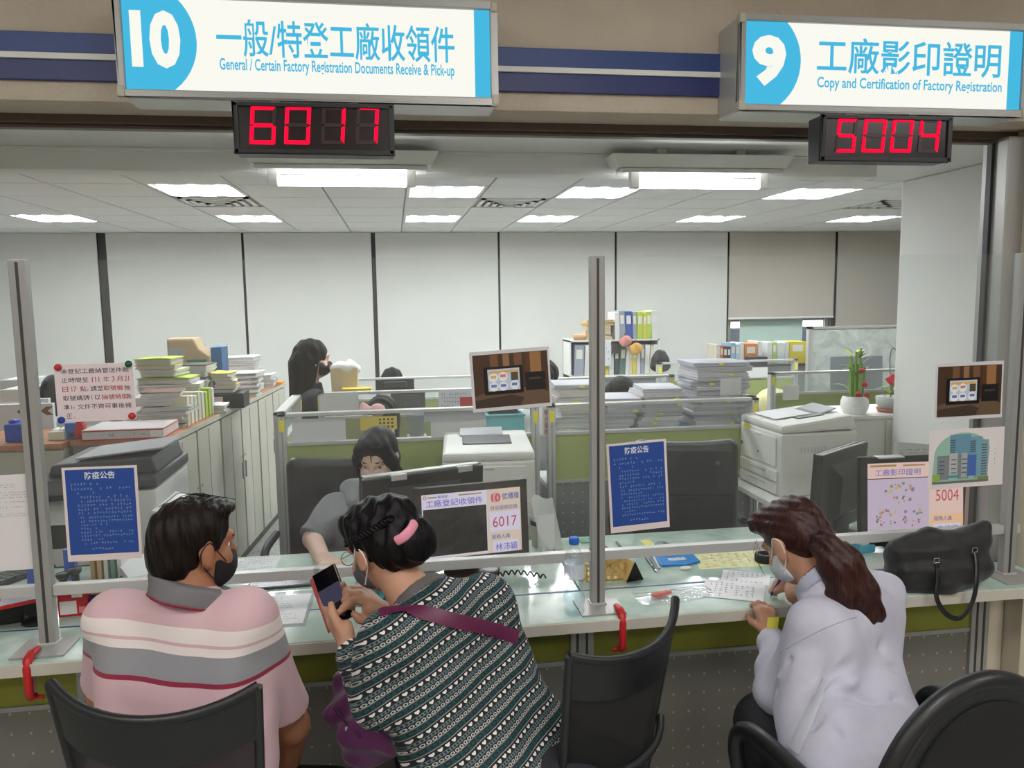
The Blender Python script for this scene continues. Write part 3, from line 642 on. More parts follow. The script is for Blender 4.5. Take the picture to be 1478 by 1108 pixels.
# ================================================================== SCREENS ON THE DESKS
m_bez = mat('monitor_bezel', (30, 28, 28), .35); m_bezb = mat('monitor_brown', (58, 48, 44), .3)
def monitor(label, loc, rotz, w, h, z0, tilt=0, bez=.022, m=None, back=False, foot=True):
    t = thing('monitor', label, 'monitor', loc, rotz); m = m or m_bez; R = rx(-tilt*D2R)
    def X(p): return tuple(R@(np.array(p)-(0, 0, z0))+(0, 0, z0))
    def bx(x0, x1, y0, y1, z0_, z1_): g = G().bb(x0, x1, y0, y1, z0_, z1_); g.v = [X(p) for p in g.v]; return g
    obj('housing', bx(-w/2, w/2, .004, .03, z0, z0+h), m, t, bevel=.006)
    g = bx(-w/2, w/2, -.006, .006, z0, z0+bez); 
    for q in ((-w/2, w/2, z0+h-bez, z0+h), (-w/2, -w/2+bez, z0, z0+h), (w/2-bez, w/2, z0, z0+h)): g.add(*(lambda k: (k.v, k.f))(bx(q[0], q[1], -.006, .006, q[2], q[3])))
    obj('bezel', g, m, t, bevel=.0015)
    hg = G().add([X(p) for p in [(-w*.3, .03, z0+h*.15), (w*.3, .03, z0+h*.15), (w*.3, .03, z0+h*.85), (-w*.3, .03, z0+h*.85), (-w*.2, .06, z0+h*.25), (w*.2, .06, z0+h*.25), (w*.2, .06, z0+h*.7), (-w*.2, .06, z0+h*.7)]], [(0, 1, 2, 3), (4, 7, 6, 5), (0, 4, 5, 1), (1, 5, 6, 2), (2, 6, 7, 3), (3, 7, 4, 0)])
    obj('rear_hump', hg, m, t)
    if foot:
        obj('stand_neck', G().bb(-.03, .03, .03, .055, .01, z0+h*.3), m, t, bevel=.004); obj('stand_foot', G().lathe([(0, .014), (.09, .011), (.1, .006), (.1, 0), (0, 0)], (0, .03, 0), 24), m, t)
    return t, X
def scr(t, X, name, x0, x1, z0, z1, y, m):
    g = G().bb(x0, x1, y-.0004, y, z0, z1); g.v = [X(p) for p in g.v]; return obj(name, g, m, t)
def scrtext(t, X, body, x0, x1, z0, z1, y, m, bold=0, name='lettering'):
    o = text(body, x0, x1, z0, z1, m, t, y=y, bold=bold, name=name); me = o.data
    for v in me.vertices: v.co = X(v.co)
    return o
s_wht, s_pch, s_pnk, s_lil = emis('scr_white', (226, 216, 236), .8), emis('scr_peach', (226, 204, 186), .8), emis('scr_pink', (232, 196, 186), .85), emis('scr_lilac', (206, 186, 208), .8)
s_blu, s_red, s_vio, s_gold = emis('scr_blue', (96, 112, 186), .7), emis('scr_red', (196, 70, 96), .8), emis('scr_violet', (126, 116, 206), .75), emis('scr_gold', (176, 146, 90), .7)
# counter 10 customer screen: z0..z1 local
b10 = at(683, 760, 2.66); W10, H10 = .405, .275
t, X = monitor('brown-framed customer screen for counter 10 showing number 6017', (b10[0], 2.66, .75), 9*D2R, W10, H10, .045, 4, .024, m_bezb)
a, b, c, d = -W10/2+.024, W10/2-.024, .045+.024, .045+H10-.024; wd, ht = b-a, d-c
def U(u, v): return a+u*wd, c+v*ht
scr(t, X, 'screen', a, b, c, d, -.001, s_pch)
def R10(n, u0, u1, v0, v1, y, m): x0, z0 = U(u0, v0); x1, z1 = U(u1, v1); return scr(t, X, n, x0, x1, z0, z1, y, m)
def T10(body, u0, u1, v0, v1, m, bold=.01): x0, z0 = U(u0, v0); x1, z1 = U(u1, v1); return scrtext(t, X, body, x0, x1, z0, z1, -.003, m, bold)
R10('title_panel', 0, .655, .02, 1, -.0014, s_wht); R10('video_panel', .012, .645, .045, .77, -.0018, mat('video_dark', (50, 42, 36), .2, noise=.35, nscale=14, stretch=(1, 1, 3)))
R10('number_panel', .675, .99, .33, .64, -.0018, s_wht); R10('name_panel', .70, .97, .0, .18, -.0018, s_wht)
T10('工廠登記收領件', .04, .61, .80, .91, s_vio); T10('經濟部', .16, .26, .93, .975, s_blu); R10('logo_line', .06, .15, .94, .96, -.002, s_gold); R10('date_line', .37, .6, .945, .965, -.002, s_gold)
x, z = U(.035, .95); g = G().lathe([(.004, -.0), (.0065, .0), (.0065, .0004), (.004, .0004)], (x, -.002, z), 16, R=rx(90*D2R)); g.v = [X(p) for p in g.v]; obj('logo_ring', g, s_gold, t)
x, z = U(.745, .865); g = G().lathe([(0, 0), (.0185, .0), (.0185, .0004)], (x, -.002, z), 24, R=rx(90*D2R)); g.v = [X(p) for p in g.v]; obj('number_disc', g, emis('scr_disc', (226, 160, 166), .8), t)
T10('10', .70, .79, .80, .92, s_red); T10('號櫃檯', .81, .985, .82, .925, s_blu); T10('目前服務號碼', .69, .965, .665, .735, s_blu, .005); T10('6017', .705, .955, .40, .56, s_red, .0); T10('服務人員', .69, .88, .215, .285, s_blu); T10('林沛穎', .725, .955, .025, .145, s_vio)
# counter 9 customer screen
b9 = at(1322, 760, 2.62); W9, H9 = .435, .335
t, X = monitor('black-framed customer screen for counter 9 showing number 5004', (b9[0], 2.62, .75), -2*D2R, W9, H9, .02, 4, .024, m_bez)
a, b, c, d = -W9/2+.024, W9/2-.024, .02+.024, .02+H9-.024; wd, ht = b-a, d-c
scr(t, X, 'screen', a, b, c, d, -.001, s_pch)
R10('title_panel', 0, .63, .80, 1, -.0014, s_pnk); R10('cartoon_panel', 0, .64, .09, .79, -.0018, s_lil); R10('divider', 0, .63, .79, .80, -.002, mat('scr_dark', (40, 36, 44), .4)); R10('divider', 0, .66, .075, .088, -.002, MATS['scr_dark'])
R10('number_panel', .66, 1, .30, .80, -.0014, s_pnk); R10('staff_panel', .66, 1, .17, .30, -.0016, emis('scr_orange', (240, 190, 150), .85)); R10('name_panel', .69, .97, .0, .17, -.0018, s_wht)
T10('工廠影印證明', .08, .55, .83, .92, s_vio); T10('5004', .71, .95, .47, .62, s_red, 0); T10('服務人員', .69, .88, .21, .27, s_blu); T10('李培凱', .72, .95, .03, .145, s_vio); R10('logo_line', .03, .3, .95, .975, -.002, s_gold); R10('date_line', .37, .6, .95, .97, -.002, s_gold)
rr = random.Random(4)
for (u, v, su, sv, n) in ((.34, .60, .17, .13, 26), (.20, .28, .12, .12, 18), (.47, .28, .12, .12, 18)):      # little generic crowd sketches
    for k in range(n):
        a_ = rr.uniform(0, 6.28); r_ = rr.uniform(.2, 1)**.5; x, z = U(u+su*r_*math.cos(a_)*.9, v+sv*r_*math.sin(a_)); s_ = rr.uniform(.003, .007)
        col = rr.choice([(214, 120, 120), (226, 196, 130), (130, 160, 130), (170, 130, 170), (220, 160, 130), (120, 110, 130)])
        g = G().lathe([(0, 0), (s_, 0), (s_, .0003)], (x, -.0022-.00001*k, z), 9, R=rx(90*D2R)); g.v = [X(p) for p in g.v]
        obj('crowd_blot', g, emis('cr_%02x%02x%02x' % col, col, .7), t)
# silver clip on its top
tag(obj('bulldog_clip', G().bb(-.05, .05, -.012, .03, 0, .006), m_alu_lt, bevel=.002, loc=(b9[0]-.12, 2.615, .75+.02+H9+.0005)), 'flat silver strip lying on top of the 5004 screen', 'strip')
# staff monitor seen from behind, left of it
c_ = at(608, 740, 2.86)
t, X = monitor('black staff monitor seen from behind in front of the grey hoodie', (c_[0], 2.84, .75), (180+20)*D2R, .47, .275, .07, 4, .02, m_bez)
obj('top_trim', G().bb(-.225, .225, .0, .034, .341, .349), m_alu_lt, t, bevel=.002)
for x in (-.16, .1): obj('lamp_clip', G().bb(x-.03, x+.03, .02, .05, .325, .347), m_alu_lt, t, bevel=.003)
# slim black staff monitor by counter 9 turned sideways
c_ = at(1215, 720, 2.78)
t, X = monitor('black staff monitor turned sideways with a cream note stuck on it', (c_[0]+.0, 2.84, .75), 214*D2R, .40, .33, .03, 3, .02, m_bez)
g = G().bb(-.15, .0, .031, .0325, .13, .27); g.v = [X(p) for p in g.v]; obj('taped_note', g, mat('cream_note', (206, 204, 186), .7), t)

# ================================================================== THINGS ON THE COUNTER
ZT = .7504
def onTop(px, py, z=ZT): return atz(px, py, z)
m_gold = mat('gold_metal', (222, 190, 122), .4, .1); m_teal = mat('teal_plastic', (70, 172, 184), .4); m_tan = mat('tan_card', (200, 172, 128), .8)
m_wplast = mat('white_plastic', (226, 226, 222), .4); m_gplast = mat('grey_plastic', (150, 152, 156), .45); m_dgrey = mat('dark_grey_plastic', (62, 64, 68), .45)
m_bluep = mat('blue_plastic', (40, 74, 170), .4); m_yel = mat('sticky_yellow', (232, 222, 84), .8); m_steel = mat('steel', (190, 190, 192), .25, .9)
m_bottle = clear('bottle_plastic', (248, 251, 252), .03, 1.5, .02)
# water bottle
p = onTop(829, 886); t = thing('water_bottle', 'clear plastic water bottle with blue cap beside the middle post', 'bottle', (p[0], p[1], ZT))
prof = [(0, .004), (.026, 0), (.031, .006), (.032, .02), (.029, .03), (.032, .04), (.032, .058), (.0255, .075), (.025, .09), (.03, .108), (.031, .118), (.031, .165), (.0305, .175), (.026, .192), (.018, .206), (.0135, .212), (.0135, .224)]
obj('bottle_body', G().lathe(prof, n=32), m_bottle, t)
obj('water', G().lathe([(0, .005), (.025, .003), (.030, .008), (.031, .02), (.028, .03), (.031, .04), (.031, .056), (.0245, .075), (.024, .09), (.028, .104), (0, .105)], n=28), clear('water_clear', (240, 246, 248), .02, 1.33, .01), t)
obj('label_wrap', G().lathe([(.0316, .118), (.0316, .165)], n=32), mat('bottle_label', (216, 222, 232), .4, alpha=.82), t)
g = G(); greek(g, -.012, .004, .135, .16, 6, -.0325, seed=40); obj('label_print', g, m_ink, t)['kind'] = 'stuff'
obj('cap', G().lathe([(.0148, .222), (.0155, .224), (.0155, .24), (.0145, .242), (0, .242)], n=28), mat('cap_blue', (46, 104, 206), .35), t)
# gold punched basket
a, b = onTop(846, 840), onTop(903, 836); w = (b[0]-a[0])/2; t = thing('punched_basket', 'gold punched metal basket behind the middle post', 'basket', ((a[0]+b[0])/2, (a[1]+b[1])/2, ZT), 3*D2R)
def punched(g, w, h, M, nx, nz):
    cw, ch = w/nx, h/nz
    for i in range(nx+1): g.add([M(p) for p in G().bb(i*cw-cw*.22 if i else 0, i*cw+cw*.22 if i < nx else w, 0, .0015, 0, h).v], [(0, 1, 3, 2), (4, 6, 7, 5), (0, 4, 5, 1), (2, 3, 7, 6), (0, 2, 6, 4), (1, 5, 7, 3)])
    for j in range(nz+1): g.add([M(p) for p in G().bb(0, w, 0, .0014, j*ch-ch*.22 if j else 0, j*ch+ch*.22 if j < nz else h).v], [(0, 1, 3, 2), (4, 6, 7, 5), (0, 4, 5, 1), (2, 3, 7, 6), (0, 2, 6, 4), (1, 5, 7, 3)])
    return g
hb, db = .062, .10
obj('front_wall', punched(G(), 2*w, hb, lambda p: (p[0]-w, p[1], p[2]), 6, 3), m_gold, t); obj('back_wall', punched(G(), 2*w, hb, lambda p: (p[0]-w, p[1]+db, p[2]), 6, 3), m_gold, t)
for sx in (-1, 1): obj('side_wall', punched(G(), db, hb, lambda p, sx=sx: (sx*w-p[1]*sx, p[0], p[2]), 6, 3), m_gold, t)
obj('bottom', G().bb(-w, w, 0, db, 0, .002), m_gold, t)
# gold and black triangular name block
p = onTop(917, 838); t = thing('name_block', 'triangular gold name block with black end beside the basket', 'name block', (p[0], p[1], ZT), 14*D2R)
obj('end_face', G().prism([(-.033, 0), (.033, 0), (.0, .066)], 0, .004), m_black, t)
obj('gold_body', G().prism([(-.031, 0), (.031, 0), (.0, .063)], .004, .26), m_gold, t)
# tan tray and green booklet behind
p = onTop(848, 803); tag(obj('tan_tray', G().bb(-.09, .09, -.03, .03, 0, .012), m_tan, bevel=.003, loc=(p[0], p[1]+.03, ZT)), 'flat tan tray behind the gold basket', 'tray')
p = onTop(856, 787); tag(obj('green_booklet', G().bb(-.04, .04, -.03, .03, 0, .006), mat('booklet_green', (120, 168, 140), .7), loc=(p[0], p[1]+.06, ZT)), 'small green booklet behind the gold basket', 'booklet')
# pens
for i, (a, b, c) in enumerate([((937, 806), (948, 826), (40, 40, 46)), ((943, 803), (953, 822), (200, 202, 208)), ((930, 801), (943, 818), (70, 70, 80)), ((890, 782), (900, 793), (96, 104, 112))]):
    A, B = onTop(*a, ZT+.005), onTop(*b, ZT+.005); t = thing('pen', ['black pen lying nearest the black triangular end', 'silver pen lying by the blue mask packet', 'dark grey pen lying between its two neighbours by the mask packet', 'grey pen lying behind the gold name block'][i], 'pen', (A+B)/2, 0, 'loose pens')
    d = (B-A)/2; obj('barrel', G().cyl(-d, d*.7, .0045, .0045, 10), mat('pen_%d' % i, c, .35), t); obj('tip', G().cyl(d*.7, d, .0045, .001, 10), m_steel, t)
# blue mask packet
P = [onTop(*q) for q in ((938, 803), (995, 797), (1011, 812), (990, 817), (955, 818))]; c = sum(P)/5
t = thing('mask_packet', 'blue foil mask packet lying on the counter', 'packet', (c[0], c[1], ZT))
obj('pouch', G().prism([(q[0]-c[0], q[1]-c[1]) for q in P], 0, .008, M=lambda p: (p[0], p[2], p[1])), mat('packet_blue', (44, 134, 206), .3), t, bevel=.003)
obj('printed_patch', G().bb(-.035, .03, -.016, .012, .0082, .0086), mat('packet_print', (196, 206, 214), .4, noise=.4, nscale=90), t)
p = onTop(964, 803); tag(soft('computer_mouse', union([ell((0, 0, .014), (.032, .052, .02))], .01), mat('mouse_grey', (86, 90, 96), .35), h=.004), 'dark grey computer mouse behind the rail', 'mouse').location = (p[0], p[1]+.05, ZT+.004)
p = onTop(989, 822); tag(soft('eraser', ell((0, 0, .007), (.022, .010, .007)), m_wplast, h=.002), 'small oval white eraser on the counter', 'eraser').location = (p[0], p[1], ZT)
# map sheet under glass, yellowish prints
def flat(name, pts, m, label, cat, z=ZT, th=.0006, group=None, print_=None, seed=1, lines=8):
    P = [onTop(*q, z) for q in pts]; c = sum(P)/len(P)
    t = thing(name, label, cat, (c[0], c[1], z), 0, group)
    obj('sheet', G().prism([(q[0]-c[0], q[1]-c[1]) for q in P], 0, th, M=lambda p: (p[0], p[2], p[1])), m, t)
    if print_ is not None:
        o = P[3]-c; ux = P[2]-P[3]; uz = P[0]-P[3]; g = G(); greek(g, .08, .92, .06, .94, lines, 0, seed=seed)
        V = [(o[0]+ux[0]*v[0]+uz[0]*v[2], o[1]+ux[1]*v[0]+uz[1]*v[2], th+.0002) for v in g.v]; g.v = V; obj('small_print', g, print_, t)['kind'] = 'stuff'
    return t
flat('town_map', [(1000, 800), (1105, 793), (1112, 816), (1010, 822)], mat('map_yellow', (214, 216, 160), .5, noise=.15, nscale=30), 'yellow and green map sheet under the counter glass', 'map', print_=mat('map_ink', (200, 150, 120), .7), lines=5, seed=50)
flat('yellow_memo', [(922, 780), (935, 778), (949, 787), (935, 789)], mat('memo_y', (220, 206, 120), .7), 'narrow yellow memo on the desk behind counter 9', 'memo')
flat('form_sheet', [(1018, 836), (1105, 842), (1102, 869), (1012, 860)], m_paper, 'white form the ponytailed person is writing on', 'form', z=ZT+.0012, print_=m_ink, seed=51, lines=7)
flat('form_sheet', [(1044, 822), (1112, 829), (1110, 845), (1040, 838)], m_paper, 'white form lying behind the one being filled in', 'form', z=ZT+.0004, print_=m_ink, seed=52, lines=6)
p = onTop(1104, 810); tag(obj('tape_roll', G().lathe([(.02, 0), (.034, 0), (.036, .004), (.036, .026), (.034, .03), (.02, .03), (.02, 0)], n=28), m_black, loc=(p[0], p[1], ZT)), 'black tape roll next to the ponytailed person', 'tape roll')
# clear bag with something pink inside
P = onTop(970, 860); t = thing('clear_bag', 'crumpled clear plastic bag with a pink charm inside', 'bag', (P[0], P[1], ZT))
def crum(u, v):
    x = -.12+.27*u; y = -.065+.115*v; e = 4*u*(1-u)*4*v*(1-v)
    return (x, y+.02*u-.01*math.sin(5*u), .001+.013*e*(.6+.4*math.sin(17*u+9*v)*math.cos(13*v-7*u))+.0015*math.sin(40*u+30*v)*e)
obj('film', G().surf(crum, 40, 20), m_foil, t)
obj('pink_charm', soft('pink_charm', union([ell((-.045, -.003, .010), (.026, .014, .008)), ell((-.015, .008, .010), (.018, .014, .008))], .008), mat('charm_pink', (206, 110, 104), .5), h=.003).data, None, t); bpy.data.objects.remove(bpy.data.objects['pink_charm'])
# ---- left half
flat('white_form', [(345, 806), (405, 803), (394, 829), (322, 836)], m_paper, 'white form on the desk right of the striped shirt, behind the rail', 'form', print_=m_ink, seed=53, lines=9)
t = thing('clipboard_tray', 'dark grey tablet lying flat under the rail', 'tablet', (lambda q: (q[0], q[1], ZT))(onTop(412, 846)), 2*D2R)
obj('slab', G().bb(-.125, .125, -.02, .04, 0, .008), m_dgrey, t, bevel=.003); obj('glass_top', G().bb(-.118, .118, -.014, .035, .008, .0086), m_blackg, t)
t = flat('document_sleeve', [(374, 856), (457, 851), (441, 903), (398, 906)], clear('sleeve_film', (240, 243, 246), .3, 1.45), 'clear sleeve with a typed page beside the striped shirt', 'document', th=.001)
t2 = flat('typed_page', [(382, 860), (450, 856), (437, 899), (398, 901)], m_paper, 'typed page inside the clear sleeve on the counter', 'page', z=ZT+.0014, print_=m_ink, seed=54, lines=12)
flat('sticky_note', [(389, 906), (403, 905), (404, 911), (392, 913)], m_yel, 'small yellow sticky note at the counter edge by the sleeve', 'sticky note', z=ZT+.0002)
flat('mint_print', [(560, 862), (600, 858), (640, 900), (560, 912)], mat('mint_print', (206, 214, 206), .6), 'pale printed card under the phone hands', 'card')
# teal basket
a, b = onTop(512, 872), onTop(590, 866); w = (b[0]-a[0])/2; t = thing('teal_basket', 'teal plastic basket behind the phone', 'basket', ((a[0]+b[0])/2, (a[1]+b[1])/2+.02, ZT), -3*D2R)
hb, db = .05, .12
obj('front_wall', punched(G(), 2*w, hb, lambda p: (p[0]-w, p[1], p[2]), 9, 2), m_teal, t); obj('back_wall', punched(G(), 2*w, hb, lambda p: (p[0]-w, p[1]+db, p[2]), 9, 2), m_teal, t)
for sx in (-1, 1): obj('side_wall', punched(G(), db, hb, lambda p, sx=sx: (sx*w-p[1]*sx, p[0], p[2]), 6, 2), m_teal, t)
obj('bottom', G().bb(-w, w, 0, db, 0, .002), m_teal, t)
p = onTop(492, 858); t = thing('stapler', 'black stapler with beige cap left of the teal basket', 'stapler', (p[0], p[1], ZT), 25*D2R)
obj('base', G().bb(-.03, .03, -.014, .014, 0, .012), m_dgrey, t, bevel=.003); obj('arm', G().box((0, 0, .022), (.056, .022, .012), ry(.1)), m_black, t, bevel=.004)
# phone cords and desk phone behind the middle rail
p = onTop(745, 838); t = thing('coiled_cable', 'black coiled phone cable by the brown-framed screen foot', 'cable', (p[0], p[1], ZT))
pts = []
for k in range(120):
    u = k/119; a = u*60; c = np.array([-.10+.2*u, .02*math.sin(u*4), .012+.012*math.sin(u*3.1)]); pts.append(c+np.array([0, .007*math.cos(a), .007*math.sin(a)]))
obj('coil', G().tube(pts, .0028, 6), m_black, t)
p = onTop(700, 846); t = thing('card_reader', 'flat black card reader at the foot of the brown-framed screen', 'card reader', (p[0], p[1], ZT), 5*D2R); obj('body', G().bb(-.05, .05, -.04, .04, 0, .016), m_black, t, bevel=.005); obj('slot', G().bb(-.03, .03, -.0405, -.039, .008, .011), m_gplast, t)
# leaning plastic sleeve and pen cup at the right of the screen
p = onTop(792, 800); t = thing('plastic_sleeve', 'white plastic sleeve of papers leaning beside the brown-framed screen', 'sleeve', (p[0], p[1]+.03, ZT), 12*D2R)
obj('film', G().surf(lambda u, v: (-.045+.09*u+.02*(1-v)*1.2, .02*math.sin(u*3.1)+.05*v, .20*v+.01*math.sin(6*u)*v), 14, 14), mat('sleeve_white', (222, 226, 226), .35, alpha=.85), t)
obj('paper', G().bb(-.03, .04, .02, .022, .0, .14), m_paper, t)
p = onTop(786, 792); t = thing('pen_cup', 'round steel cup of white tissue behind the plastic sleeve', 'cup', (p[0], 2.93, ZT))
obj('cup', G().lathe([(0, 0), (.04, 0), (.044, .1), (.046, .104), (.042, .1), (.036, .01)], n=24), mat('cup_beige', (190, 180, 164), .4), t); obj('rim', G().lathe([(.043, .085), (.047, .087), (.047, .104), (.043, .104)], n=24), m_black, t)
obj('tissue', soft('tissue', warp(ell((0, 0, .1), (.036, .036, .014)), folds(.006, 120, [(1, 0, 0), (0, 1, .5)], 3)), m_paper, h=.005).data, None, t); bpy.data.objects.remove(bpy.data.objects['tissue'])
# ---- far left: telephone, reader, red box, drawers, stamps, files
p = onTop(14, 893); t = thing('desk_telephone', 'black desk telephone at the left picture edge', 'telephone', (p[0]-.06, p[1]+.03, ZT), 12*D2R)
obj('body', G().prism([(-.09, 0), (.09, 0), (.09, .03), (-.09, .06)], -.09, .1, M=lambda q: (q[1], q[0], q[2])), m_black, t, bevel=.006)
obj('handset', G().tube([(-.07, -.085, .06), (-.072, -.05, .075), (-.072, .05, .08), (-.07, .085, .072)], [.022, .016, .016, .022], 12), m_blackg, t)
p = onTop(55, 896); t = thing('signature_pad', 'red-rimmed tilted signature pad on a black foot', 'signature pad', (p[0], p[1], ZT), 10*D2R)
obj('foot', G().lathe([(0, 0), (.045, 0), (.045, .006), (.02, .014), (0, .014)], n=20), m_black, t); obj('neck', G().box((-.012, .015, .035), (.05, .025, .07), ry(-.5)), m_black, t, bevel=.006)
obj('pad', G().box((-.03, .01, .082), (.14, .09, .01), rx(.28)@ry(-.12)), m_red, t, bevel=.003); obj('face', G().box((-.03, .009, .0885), (.128, .08, .002), rx(.28)@ry(-.12)), mat('pad_face', (206, 200, 214), .3), t)
p = onTop(102, 893); t = thing('red_snack_box', 'red printed snack box behind the first post', 'box', (p[0], p[1]+.02, ZT), 4*D2R)
obj('carton', G().bb(-.042, .042, 0, .05, 0, .078), mat('carton_red', (196, 40, 50), .45), t, bevel=.002)
obj('printed_shape', G().bb(-.036, .012, -.001, 0, .008, .05), mat('carton_white', (230, 224, 222), .5), t); obj('printed_shape', G().bb(.018, .036, -.001, 0, .01, .03), mat('carton_pink', (226, 140, 140), .5), t); obj('printed_band', G().bb(.0, .03, -.001, 0, .06, .07), mat('carton_white', 0), t)
p = onTop(137, 889); t = thing('drawer_box', 'small blue drawer box with brass knobs beside the red box', 'drawer box', (p[0], p[1]+.03, ZT), 4*D2R)
obj('body', G().bb(-.03, .03, 0, .07, 0, .05), mat('drawer_blue', (38, 46, 120), .5), t, bevel=.002)
for z in (.013, .036): d = obj('drawer', G().bb(-.027, .027, -.002, 0, z-.01, z+.01), mat('drawer_blue', 0), t, bevel=.001); obj('knob', G().lathe([(0, .006), (.004, .004), (.003, 0)], (-.012, -.002, z), 10, R=rx(90*D2R)), m_gold, d)
for k, x in enumerate((-.016, .018)): tag(obj('tan_carton', G().bb(-.014, .014, 0, .03, 0, .026), m_tan if k == 0 else mat('tan2', (176, 140, 96), .8), bevel=.001, loc=(p[0]+x, p[1]+.05, ZT+.0505)), ['lighter tan little carton on the blue drawer box', 'darker tan little carton on the blue drawer box'][k], 'carton')
for i, (px, py, hh, lab) in enumerate([(89, 852, .072, 'shorter black self-inking stamp behind the rail by the first post'), (107, 850, .085, 'taller black self-inking stamp behind the rail by the first post')]):
    p = onTop(px, py+8); t = thing('rubber_stamp', lab, 'stamp', (p[0], p[1]+.02, ZT+.0), 0, 'rubber stamps')
    obj('base', G().bb(-.018, .018, -.014, .014, 0, .02), m_blackg, t, bevel=.003); obj('shaft', G().cyl((0, 0, .02), (0, 0, hh-.02), .012), m_black, t); obj('grip', G().lathe([(.012, hh-.024), (.019, hh-.016), (.022, hh-.006), (.02, hh), (0, hh)], n=18), m_blackg, t)
m_bfold = mat('folder_blue', (50, 84, 178), .5)
p = onTop(89, 850); tag(obj('blue_folder', G().box((0, .0, .055), (.035, .03, .11)), m_bfold, bevel=.002, loc=(p[0]-.005, p[1]+.10, ZT)), 'tall blue folder box standing behind the first post', 'folder')
p = onTop(47, 855); tag(obj('blue_card', G().box((0, .0, .034), (.05, .004, .068), rx(-.1)), m_bfold, loc=(p[0]-.01, p[1]+.05, ZT+.001)), 'low blue card standing left of the first post', 'card')
p = onTop(15, 855); t = thing('keyboard', 'black keyboard leaning behind the rail at the left edge', 'keyboard', (p[0]-.10, p[1]+.09, ZT), 60*D2R); obj('case', G().bb(-.2, .2, -.06, .06, 0, .015), m_black, t, bevel=.004)
g = G()
for i in range(14):
    for j in range(4): g.bb(-.19+i*.027, -.167+i*.027, -.05+j*.025, -.03+j*.025, .015, .02)
obj('keys', g, m_dgrey, t)['kind'] = 'stuff'
cols = [(196, 160, 112), (206, 172, 124), (214, 218, 212), (120, 164, 142), (220, 222, 218)]
for i, c in enumerate(cols):
    p = onTop(126+i*10, 850); tag(obj('upright_file', G().box((0, .06, .05), (.014, .11, .10-.006*(i % 2))), mat('file_%d' % i, c, .7), bevel=.001, loc=(p[0], p[1]+.05, ZT)), ['first tan upright file beside the stamps', 'second tan upright file beside the stamps', 'white upright file between tan and green files', 'green upright file on the left desk', 'white upright file right of the green one'][i], 'file', 'upright files on the left desk')
p = onTop(183, 852); t = thing('tape_dispenser', 'black tape dispenser behind the striped shirt shoulder', 'tape dispenser', (p[0], p[1]+.06, ZT), 8*D2R)
obj('body', G().prism([(-.045, 0), (.045, 0), (.04, .02), (.0, .038), (-.04, .03)], -.015, .015), m_black, t, bevel=.003); obj('roll', G().cyl((-.012, -.016, .026), (-.012, .016, .026), .02, n=20), m_gplast, t)
for i, (q, lab) in enumerate([([(165, 818), (218, 812), (222, 840), (186, 846)], 'loose white sheets on the desk behind the striped shirt'), ([(195, 806), (225, 806), (228, 822), (196, 824)], 'upper loose white sheet near the copier')]):
    flat('loose_sheet', q, m_paper, lab, 'paper', z=ZT+.03+.002*i, th=.03-.012*i, seed=60+i)
# ---- black handbag on the right end
hb0 = onTop(1352, 858)
def hp(px, py, Y): return at(px, py, Y-.072)
bag = union([chain([hp(1306, 822, 2.33), hp(1350, 828, 2.32), hp(1404, 815, 2.33)], [.062, .07, .06]), chain([hp(1300, 800, 2.33), hp(1350, 795, 2.33), hp(1412, 778, 2.34)], [.045, .05, .042]),
   chain([hp(1290, 786, 2.33), hp(1340, 772, 2.35), hp(1385, 778, 2.36), hp(1422, 758, 2.34)], [.016, .02, .02, .019])], .03)
bag = clip(warp(bag, folds(.004, 60, [(1, 0, .4), (.3, 1, -.5), (0, .4, 1)], 5)), ((0, 0, -1), (0, 0, ZT+.001)))
m_bag = mat('bag_black_cloth', (22, 22, 25), .6, bump=.15, bscale=300, sheen=.2)
t = thing('handbag', 'black cloth handbag with drooping strap on the counter end', 'handbag', (hb0[0], hb0[1], ZT))
soft('bag_body', bag, m_bag, t, .005, t.location)
for px, py in ((1350, 808), (1405, 793)):
    q = trace(px, py, bag)-np.array(t.location); n = np.array([-.2, -1, .1]); g = G()
    for (a, b) in (((-.009, -.008), (.009, -.006)), ((.009, -.008), (.009, .008)), ((.009, .008), (-.009, .008)), ((-.009, .008), (-.009, -.008))): g.cyl(q+np.array([a[0], -.006, a[1]]), q+np.array([b[0], -.006, b[1]]), .0018, n=6)
    obj('buckle', g, m_steel, t, label='small square silver buckle')
sp = [trace(1350, 812, bag)+(0, -.008, 0), trace(1351, 835, bag)+(0, -.01, 0), at(1352, 862, 2.165), at(1365, 885, 2.16), at(1385, 892, 2.16), at(1402, 872, 2.16), at(1409, 845, 2.165), trace(1407, 815, bag)+(0, -.01, 0), trace(1405, 796, bag)+(0, -.008, 0)]
def spline(pts, n=8):
    pts = [np.array(p, float) for p in pts]; Q = [2*pts[0]-pts[1]]+pts+[2*pts[-1]-pts[-2]]; out = []
    for i in range(1, len(Q)-2):
        for k in range(n):
            u = k/n; a, b, c, d = Q[i-1:i+3]; out.append(.5*((2*b)+(-a+c)*u+(2*a-5*b+4*c-d)*u*u+(-a+3*b-3*c+d)*u**3))
    return out+[pts[-1]]
obj('strap', G().tube([q-np.array(t.location) for q in spline(sp)], .0085, 8, flat=.3, up=(0, -1, 0)), mat('strap_black', (26, 26, 29), .35), t)
